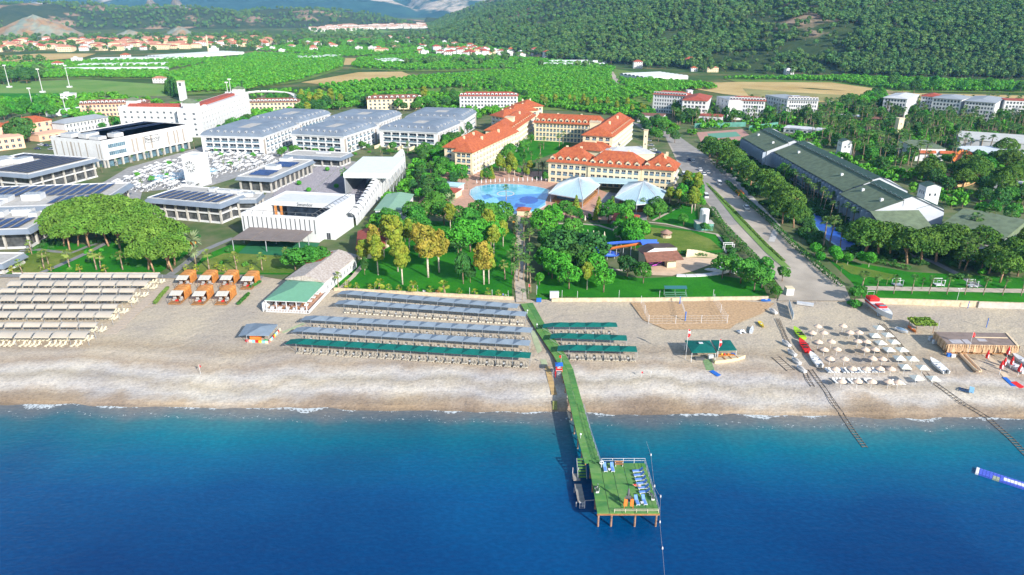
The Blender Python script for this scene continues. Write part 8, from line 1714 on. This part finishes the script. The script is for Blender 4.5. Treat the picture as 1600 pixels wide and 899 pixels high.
scatter([(840,345),(985,330),(985,348),(940,350),(860,348)],26,['shrub','shrub','green'],(.5,1.3),'shrub of the flower beds along the garden path','garden path shrubs',1.6,5); scatter([(960,372),(985,350),(1000,375),(990,395),(970,392)],16,['shrub','bright'],(.45,1.2),'bush around the rockery','rockery bushes',1.8,6)
plants('palm',[(830,258,7),(841,273,8),(800,271,6.4),(819,271,6.4),(791,315,7),(845,262,7),(757,280,6),(730,296,5.5)],'palm around the large pool','palms at the large pool'); datepalm(848,276,6,'date palm at the corner of the front hotel wing',1); datepalm(705,330,5,'date palm left of the pool terrace',0)
scatter([(745,287),(760,268),(820,262),(850,268),(855,285),(800,281)],26,['shrub','green','lime'],(.4,.85),'bush or small tree along the far pool edge','pool edge plants',2.2,7)
scatter([(765,262),(800,262),(885,232),(885,212),(840,208),(825,215)],20,['green','dark','palm','shrub'],(.6,1.1),'tree in the courtyard garden of the orange-roofed hotel','courtyard trees',4,8)
o = thing('parasol','red parasol roof in the hotel courtyard garden','parasol',P(870,214)); Cy(o,'canopy',RED,((0,0,2.2),(0,0,3.4),4,.2,10)); Cy(o,'pole',WHITE,((0,0,0),(0,0,2.4),.1,.1,6))
# green belt between ribbed wall and hotel
scatter([(640,300),(668,262),(700,225),(718,210),(722,265),(735,290),(690,300),(700,330),(650,335)],42,['green','dark','bright','green'],(.7,1.15),'garden tree between the ribbed wall and the orange-roofed hotel','trees left of the pool',4,9); scatter([(648,250),(700,205),(745,185),(752,195),(700,240),(660,270)],34,['dark','green','shrub'],(.7,1.1),'tree in the strip between grey blocks and orange roofs','strip trees',3.6,10)
plants('palm',[(672,300,7.5),(665,312,6),(659,280,7)],'palm in the green belt left of the pool','palms left of the pool'); plants('palm',[(541,303,11)],'lone tall palm rising from the open-air theatre seats')
plants('ball',[(457,312,3),(443,330,3),(483,303,3),(504,315,3),(468,292,3),(478,272,3),(486,262,3),(526,297,3),(512,270,3)],'small clipped ball tree between the theatre seats','clipped trees of the theatre')
for a,b,lb in (((421,322),(478,286),'left clipped hedge strip between the blocks of theatre seats'),((478,312),(530,282),'middle clipped hedge strip between the blocks of theatre seats'),((425,340),(450,330),'short hedge at the lower left of the theatre seats')): hedge([a,b],.8,.5,lb)
plants('bright',[(183,250,3.2),(265,262,3.6),(238,286,3.6),(216,280,3.4),(262,280,3),(346,248,3.6),(318,252,3),(396,248,3.6),(445,240,4),(286,240,3),(338,240,3.4),(360,262,3.2)],'small round tree among the plaza parasols','small plaza trees'); plants('palm',[(223,298,5),(256,282,5),(185,262,4.6),(208,256,4.6),(232,250,4.6),(256,246,4.6),(304,234,5),(340,234,6),(366,232,8),(395,234,6),(350,265,4.6),(362,268,4.6),(386,258,4.6),(418,234,5),(375,262,4.6),(160,270,4)],'fan palm of the left hotel plaza','plaza palms'); scatter([(440,246),(500,232),(640,236),(640,244),(560,250),(470,250)],26,['palm','shrub','green'],(.5,.8),'palm or shrub in front of the grey blocks','plants before the grey blocks',3,11)
hedge([(600,238),(640,241),(668,243)],1.6,1.4,'hedge at the garden terraces of the right grey block'); hedge([(578,372),(604,345),(625,325),(640,305)],1.6,1.6,'hedge running along the foot of the ribbed wall')
scatter([(338,210),(392,188),(396,196),(345,216)],14,['green','dark'],(.6,.9),'tree at the foot of the tall white hotel','trees by the white hotel',4,12)
# bands of trees and palms behind the hotels
scatter([(455,176),(470,165),(720,158),(715,172),(640,176),(560,166),(480,186)],74,['green','dark','dark','palm','mpalm','green','lime'],(.8,1.35),{'palm': 'palm in the tree belt behind the grey blocks','mpalm': 'yellowish palm in the tree belt behind the grey blocks','x': 'tree in the belt behind the grey blocks'},'belt behind grey blocks',6,13)
scatter([(690,150),(720,128),(800,132),(812,150),(840,158),(820,162),(700,166)],40,['palm','mpalm','dark','green'],(.8,1.2),'palm or tree around the white red-trimmed hotel','trees round the red-trimmed hotel',6,14)
scatter([(840,160),(990,165),(1010,180),(1000,200),(985,178),(850,168)],46,['lime','green','dark'],(.5,.8),'olive-green tree behind the courtyard wings','olive-green trees',5,15); scatter([(990,185),(1010,178),(1045,205),(1055,225),(1030,225),(1005,215)],20,['green','dark','green'],(.8,1.1),'tree beside the hotel access road','access road trees',5,16)
scatter([(1040,170),(1140,186),(1250,185),(1420,180),(1600,165),(1600,200),(1480,196),(1400,205),(1300,210),(1240,196),(1170,196),(1100,200),(1060,200)],120,['palm','mpalm','green','dark'],(.85,1.4),{'palm': 'fan palm in the grove behind the tennis court','mpalm': 'yellowish palm in the grove behind the tennis court','x': 'leafy tree in the grove behind the tennis court'},'right grove',4.6,17)
scatter([(1290,215),(1420,200),(1480,200),(1600,210),(1600,240),(1560,214),(1430,225),(1440,262),(1420,285),(1350,262),(1310,240)],62,['palm','palm','green','dark'],(.85,1.3),{'palm': 'fan palm behind the long green-roofed hotel','x': 'leafy tree behind the long green-roofed hotel'},'behind green hotel',4,18)
scatter([(1440,262),(1600,245),(1640,320),(1560,360),(1500,310),(1450,300)],46,['green','dark','dark','palm','dpine'],(.85,1.25),{'palm': 'palm around the play park at the right','x': 'tree around the play park at the right'},'play park trees',6,19)
plants('dpine',[(1120,258,13,1.25),(1108,248,12,1.1),(1143,268,12.5,1.2),(1130,250,12),(1165,285,11,1),(1172,292,10.5),(1192,305,12,1.1),(1204,312,12),(1215,330,12.5,1.2),(1228,338,12,1.15),(1240,356,10.5),(1222,350,11),(1152,276,11)],'umbrella pine in the row beside the beach road','umbrella pines along the beach road')
plants('dpine',[(1350,398,12.5,1.2),(1372,402,12,1.1),(1390,402,12),(1417,412,12,1.15),(1439,412,12,1.1),(1462,410,12.5,1.2),(1484,404,12,1),(1340,388,11)],'umbrella pine in front of the green-roofed hotel','umbrella pines before the green hotel'); plants('dpine',[(1544,428,9.5,.9),(1562,442,10.5,1.0),(1590,432,10),(1575,418,10),(1608,440,10)],'umbrella pine at the right edge of the lawn','umbrella pines at the right edge')
plants('palm',[(1230,283,8),(1240,292,8),(1252,300,8),(1261,307,8),(1270,317,8),(1281,327,9),(1286,334,9),(1296,346,8),(1286,388,11),(1296,382,10.5),(1312,389,8),(1320,350,8),(1331,356,8),(1180,238,7),(1192,246,7),(1200,252,7),(1212,262,7)],'tall palm along the balcony side of the green-roofed hotel','palms along the green hotel'); plants('palm',[(1516,380,11),(1537,372,10.5),(1570,372,10),(1498,420,10),(1508,412,10),(1523,415,9)],'very tall thin palm before the broad green roof','tall palms at the right')
plants('ball',[(1272,401,5),(1280,412,4.2),(1302,408,5.4),(1307,412,4.6),(1324,414,4),(1345,414,4.6),(1357,418,5.2)],'bright clipped ball tree on the right lawn','ball trees of the right lawn'); hedge([(1362,410),(1400,418),(1418,422)],2.0,1.6,'dark hedge with pink flowers before the green-roofed hotel')
plants('palm',[(1369,459,5.6),(1396,459.5,5.8),(1424,460,6),(1451,460,5.8),(1479,460.5,6.2),(1507,461,6),(1536,461.5,5.6),(1566,462,5.8),(1595,462.5,6),(1345,458,6.4,1.3),(1622,463,6)],'fan palm in the evenly spaced row behind the right sea wall','palm row behind the right sea wall')
plants('palm',[(1440,452,3.4),(1400,448,3),(1385,446,2.6),(1470,452,3),(1520,452,3.2),(1313,432,3.4)],'shorter palm on the lawn behind the palm row','short palms on the right lawn'); plants('green',[(1335,470,4.5,1.1),(1345,466,4),(1212,466,4),(1222,440,5)],'leafy bush at the corner of road and sea wall','bushes at the road end'); plants('shrub',[(1337,478,2,1.5),(1500,435,2,1.4),(1534,428,2)],'round shrub on the right lawn','shrubs of the right lawn')
for i,(px,py) in enumerate([(1404,448),(1469,448),(1521,450)]):
    o = thing('daybed',f'white four-poster daybed on the right lawn, {nth(i+1)} from the left','daybed',P(px,py)); Bx(o,'mattress',WHITE,(-1.2,1.2,0,1.8,.25,.5))
    for x in (-1.2,1.2):
        for y in (0,1.8): Bx(o,'post',WHITE,(x-.06,x+.06,y-.06,y+.06,0,2))
    mb = MB(); mb.box(-1.3,1.3,-.1,.1,1.95,2.1,0,True); mb.box(-1.3,1.3,1.7,1.9,1.95,2.1,0,True); mb.build('top_frame',WHITE,o)
# hedges along the road
hedge([(1113,331),(1124,350),(1140,368),(1160,388),(1180,410),(1196,432),(1210,462)],2.4,2.2,'tall clipped hedge along the left side of the beach road'); hedge([(1136,288),(1165,316),(1200,346),(1235,382),(1262,405),(1290,430),(1312,448)],2.0,1.9,'long clipped hedge along the right side of the beach road'); hedge([(1115,255),(1132,272)],3,1.6,'pale bright hedge at the upper end of the beach road'); hedge([(1064,398),(1086,400),(1120,402)],1.6,1.6,'hedge behind the curving cream wall'); hedge([(1096,330),(1100,345),(1110,360)],1.8,1.8,'hedge beside the white tank')
hedge([(1108,292),(1150,334),(1196,382),(1224,408)],.9,.45,'low planting strip on the road median',mat=leafmat('median_grass',(.08,.17,.03),(.14,.24,.05),.1)); hedge([(845,463),(900,466)],.5,.3,'low grass edging beside the white cabin')
# far left and cypresses
plants('cypress',[(268,150,17,1.4),(273,151,18,1.3),(278,152,16,1.4),(262,146,12,2),(380,148,13,1.2),(375,150,11,1.2)],'tall dark cypress behind the white hotel','dark cypresses')
scatter([(0,175),(60,165),(98,172),(98,188),(70,184),(0,192)],22,['green','bright','green'],(1.0,1.4),'broad green tree behind the pink villas','trees behind pink villas',7,20); plants('dark',[(30,222,15,1.1),(42,222,15,1.1),(36,226,12,1),(62,208,8)],'tall grey-green tree before the pink villas','tall trees at the left'); plants('palm',[(23,220,5),(178,198,7),(175,200,6),(152,182,9),(166,180,9),(142,184,8)],'palm between the pink and white buildings at left','palms at left')
scatter([(0,126),(70,118),(70,126),(60,130),(0,134)],16,['dark'],(1.4,1.9),'big dark tree at the left edge of the plain','dark trees of the left plain',9,21); scatter([(110,200),(180,190),(186,205),(140,205)],12,['green','palm'],(.6,1.0),'small tree beside the long white building','trees beside the white building',4,22); scatter([(385,160),(470,158),(470,172),(400,176)],18,['dark','green','palm'],(.8,1.2),'tree around the white water slides','trees around the slides',5,23)
scatter([(1385,132),(1600,140),(1600,150),(1540,148),(1400,150)],10,['dark','green'],(1.3,2.0),'large tree at the edge of the dry field','large field-edge trees',12,24); scatter([(1290,172),(1380,150),(1386,178),(1300,184)],26,['green','bright','dark'],(1.0,1.5),'tree between the white hotels','trees between white hotels',6,25)
scatter([(1205,252),(1225,252),(1330,312),(1350,345),(1330,352),(1225,285)],22,['palm','palm','green'],(.75,1.0),{'palm': 'fan palm close to the fins of the green hotel','x': 'small tree close to the fins of the green hotel'},'facade plants',2.6,31)
scatter([(1475,380),(1600,372),(1620,420),(1560,425),(1500,425),(1470,400)],20,['dpine','palm','dark'],(.7,.95),{'palm': 'palm before the low white terrace building','x': 'tree before the low white terrace building'},'terrace trees',4,32)
scatter([(40,395),(150,392),(215,392),(230,424),(60,424)],14,['mpalm','spalm','shrub'],(.6,1.0),'small palm or shrub on the left lawn','left lawn plants',4,33)
scatter([(310,395),(372,372),(380,395),(480,404),(470,425),(320,425)],8,['spalm','shrub'],(.7,1.1),'low plant on the lawn by the brown canopy','canopy lawn plants',4,34)
scatter([(846,385),(895,378),(930,410),(925,440),(850,448)],14,['green','bright','palm'],(.7,1.15),'garden tree left of the blue water slide','slide garden trees',3.6,41)
scatter([(590,375),(650,360),(790,362),(795,395),(700,400),(600,400)],12,['green','dark','lime'],(.6,1.0),'tree at the back of the central lawn','back lawn trees',4.5,42)
# undergrowth that fills the resort grounds
for pts in ([(1040,215),(1062,214),(1128,260),(1200,335),(1262,402),(1330,450),(1330,475),(1205,475),(1190,418),(1120,345),(1090,312),(1056,262)],[(1085,205),(1165,200),(1178,225),(1090,225)],[(1262,338),(1276,334),(1342,388),(1318,394),(1290,374)],[(985,188),(1050,204),(1062,216),(1010,210)],[(1408,392),(1470,410),(1545,450),(1500,440)],[(1200,340),(1262,402),(1330,445),(1420,440),(1420,425),(1290,402),(1215,342)],[(150,292),(215,330),(222,300),(330,290),(420,262),(470,236),(440,226),(320,226),(200,262)],[(405,318),(425,330),(560,318),(610,258),(500,244),(440,266)],[(640,330),(735,345),(860,340),(960,345),(1000,320),(860,268),(700,268),(670,300)]): FOOT.append([(v.x,v.y) for v in PP(pts)])
SRC_S = bpy.data.objects['round_shrub']; SRC_T = bpy.data.objects['orchard_tree']
fill('grove_undergrowth',[(1040,166),(1640,160),(1640,330),(1560,350),(1500,330),(1200,235),(1130,262),(1062,200)],4.6,SRC_T,.5,1.15,1,-.02)
fill('roadside_undergrowth',[(1120,255),(1200,240),(1330,305),(1480,360),(1640,400),(1640,430),(1540,425),(1440,415),(1300,402),(1262,395),(1200,330)],2.3,SRC_S,.7,1.5,2,-.15)
fill('belt_undergrowth',[(455,178),(480,150),(720,150),(840,156),(1000,165),(1060,205),(1040,215),(985,185),(830,165),(740,190),(700,208),(660,262),(640,300),(600,355),(560,380),(640,270),(740,175),(560,168)],3.6,SRC_T,.5,1.2,3,-.3)
fill('left_undergrowth',[(-60,170),(120,186),(185,200),(170,168),(470,160),(470,176),(390,200),(345,215),(385,190),(180,150),(0,158)],4.4,SRC_T,.6,1.3,4,-.1)
fill('garden_undergrowth',[(985,335),(1062,305),(1090,285),(1110,330),(1130,372),(1165,400),(1195,430),(1140,405),(1100,330),(1010,340)],2.4,SRC_S,.6,1.3,5,0)
fill('pavilion_bushes',[(60,300),(150,330),(215,352),(250,385),(300,372),(330,385),(355,370),(250,372),(60,390),(0,395),(0,385),(90,365)],2.6,SRC_S,.6,1.3,6,0)
fill('plain_scrub',[(380,150),(560,135),(700,150),(850,108),(1060,135),(1060,165),(1000,165),(840,158),(720,152),(560,160),(470,165)],6.5,SRC_T,.6,1.2,7,.05)
pj = put(joined('fan_palm',KIND['palm'][1][0][0],KIND['palm'][1][0][1]),'fan_palm',None,P(1290,196),0,1.2,'tall fan palm standing in front of the flat white-roofed terrace','palm tree')
fill('grove_palms',[(1040,172),(1640,165),(1640,240),(1440,262),(1330,250),(1240,200),(1170,196),(1060,202)],8,pj,.8,1.5,9,-.35)
# ---------------- air ----------------
hm = bpy.data.materials.new('haze_air'); hm.use_nodes = True; n = hm.node_tree.nodes; n.remove(n['Principled BSDF'])
pv = n.new('ShaderNodeVolumePrincipled'); pv.inputs['Color'].default_value = (.20,.50,1,1); pv.inputs['Density'].default_value = 7.5e-5; pv.inputs['Absorption Color'].default_value = (1,1,1,1); pv.inputs['Anisotropy'].default_value = .0
hm.node_tree.links.new(pv.outputs[0],n['Material Output'].inputs['Volume'])
hb = MB(); hb.box(-11000,11000,-1000,13500,-8,640,bottom=True); hb.build('haze',hm,kind='stuff')
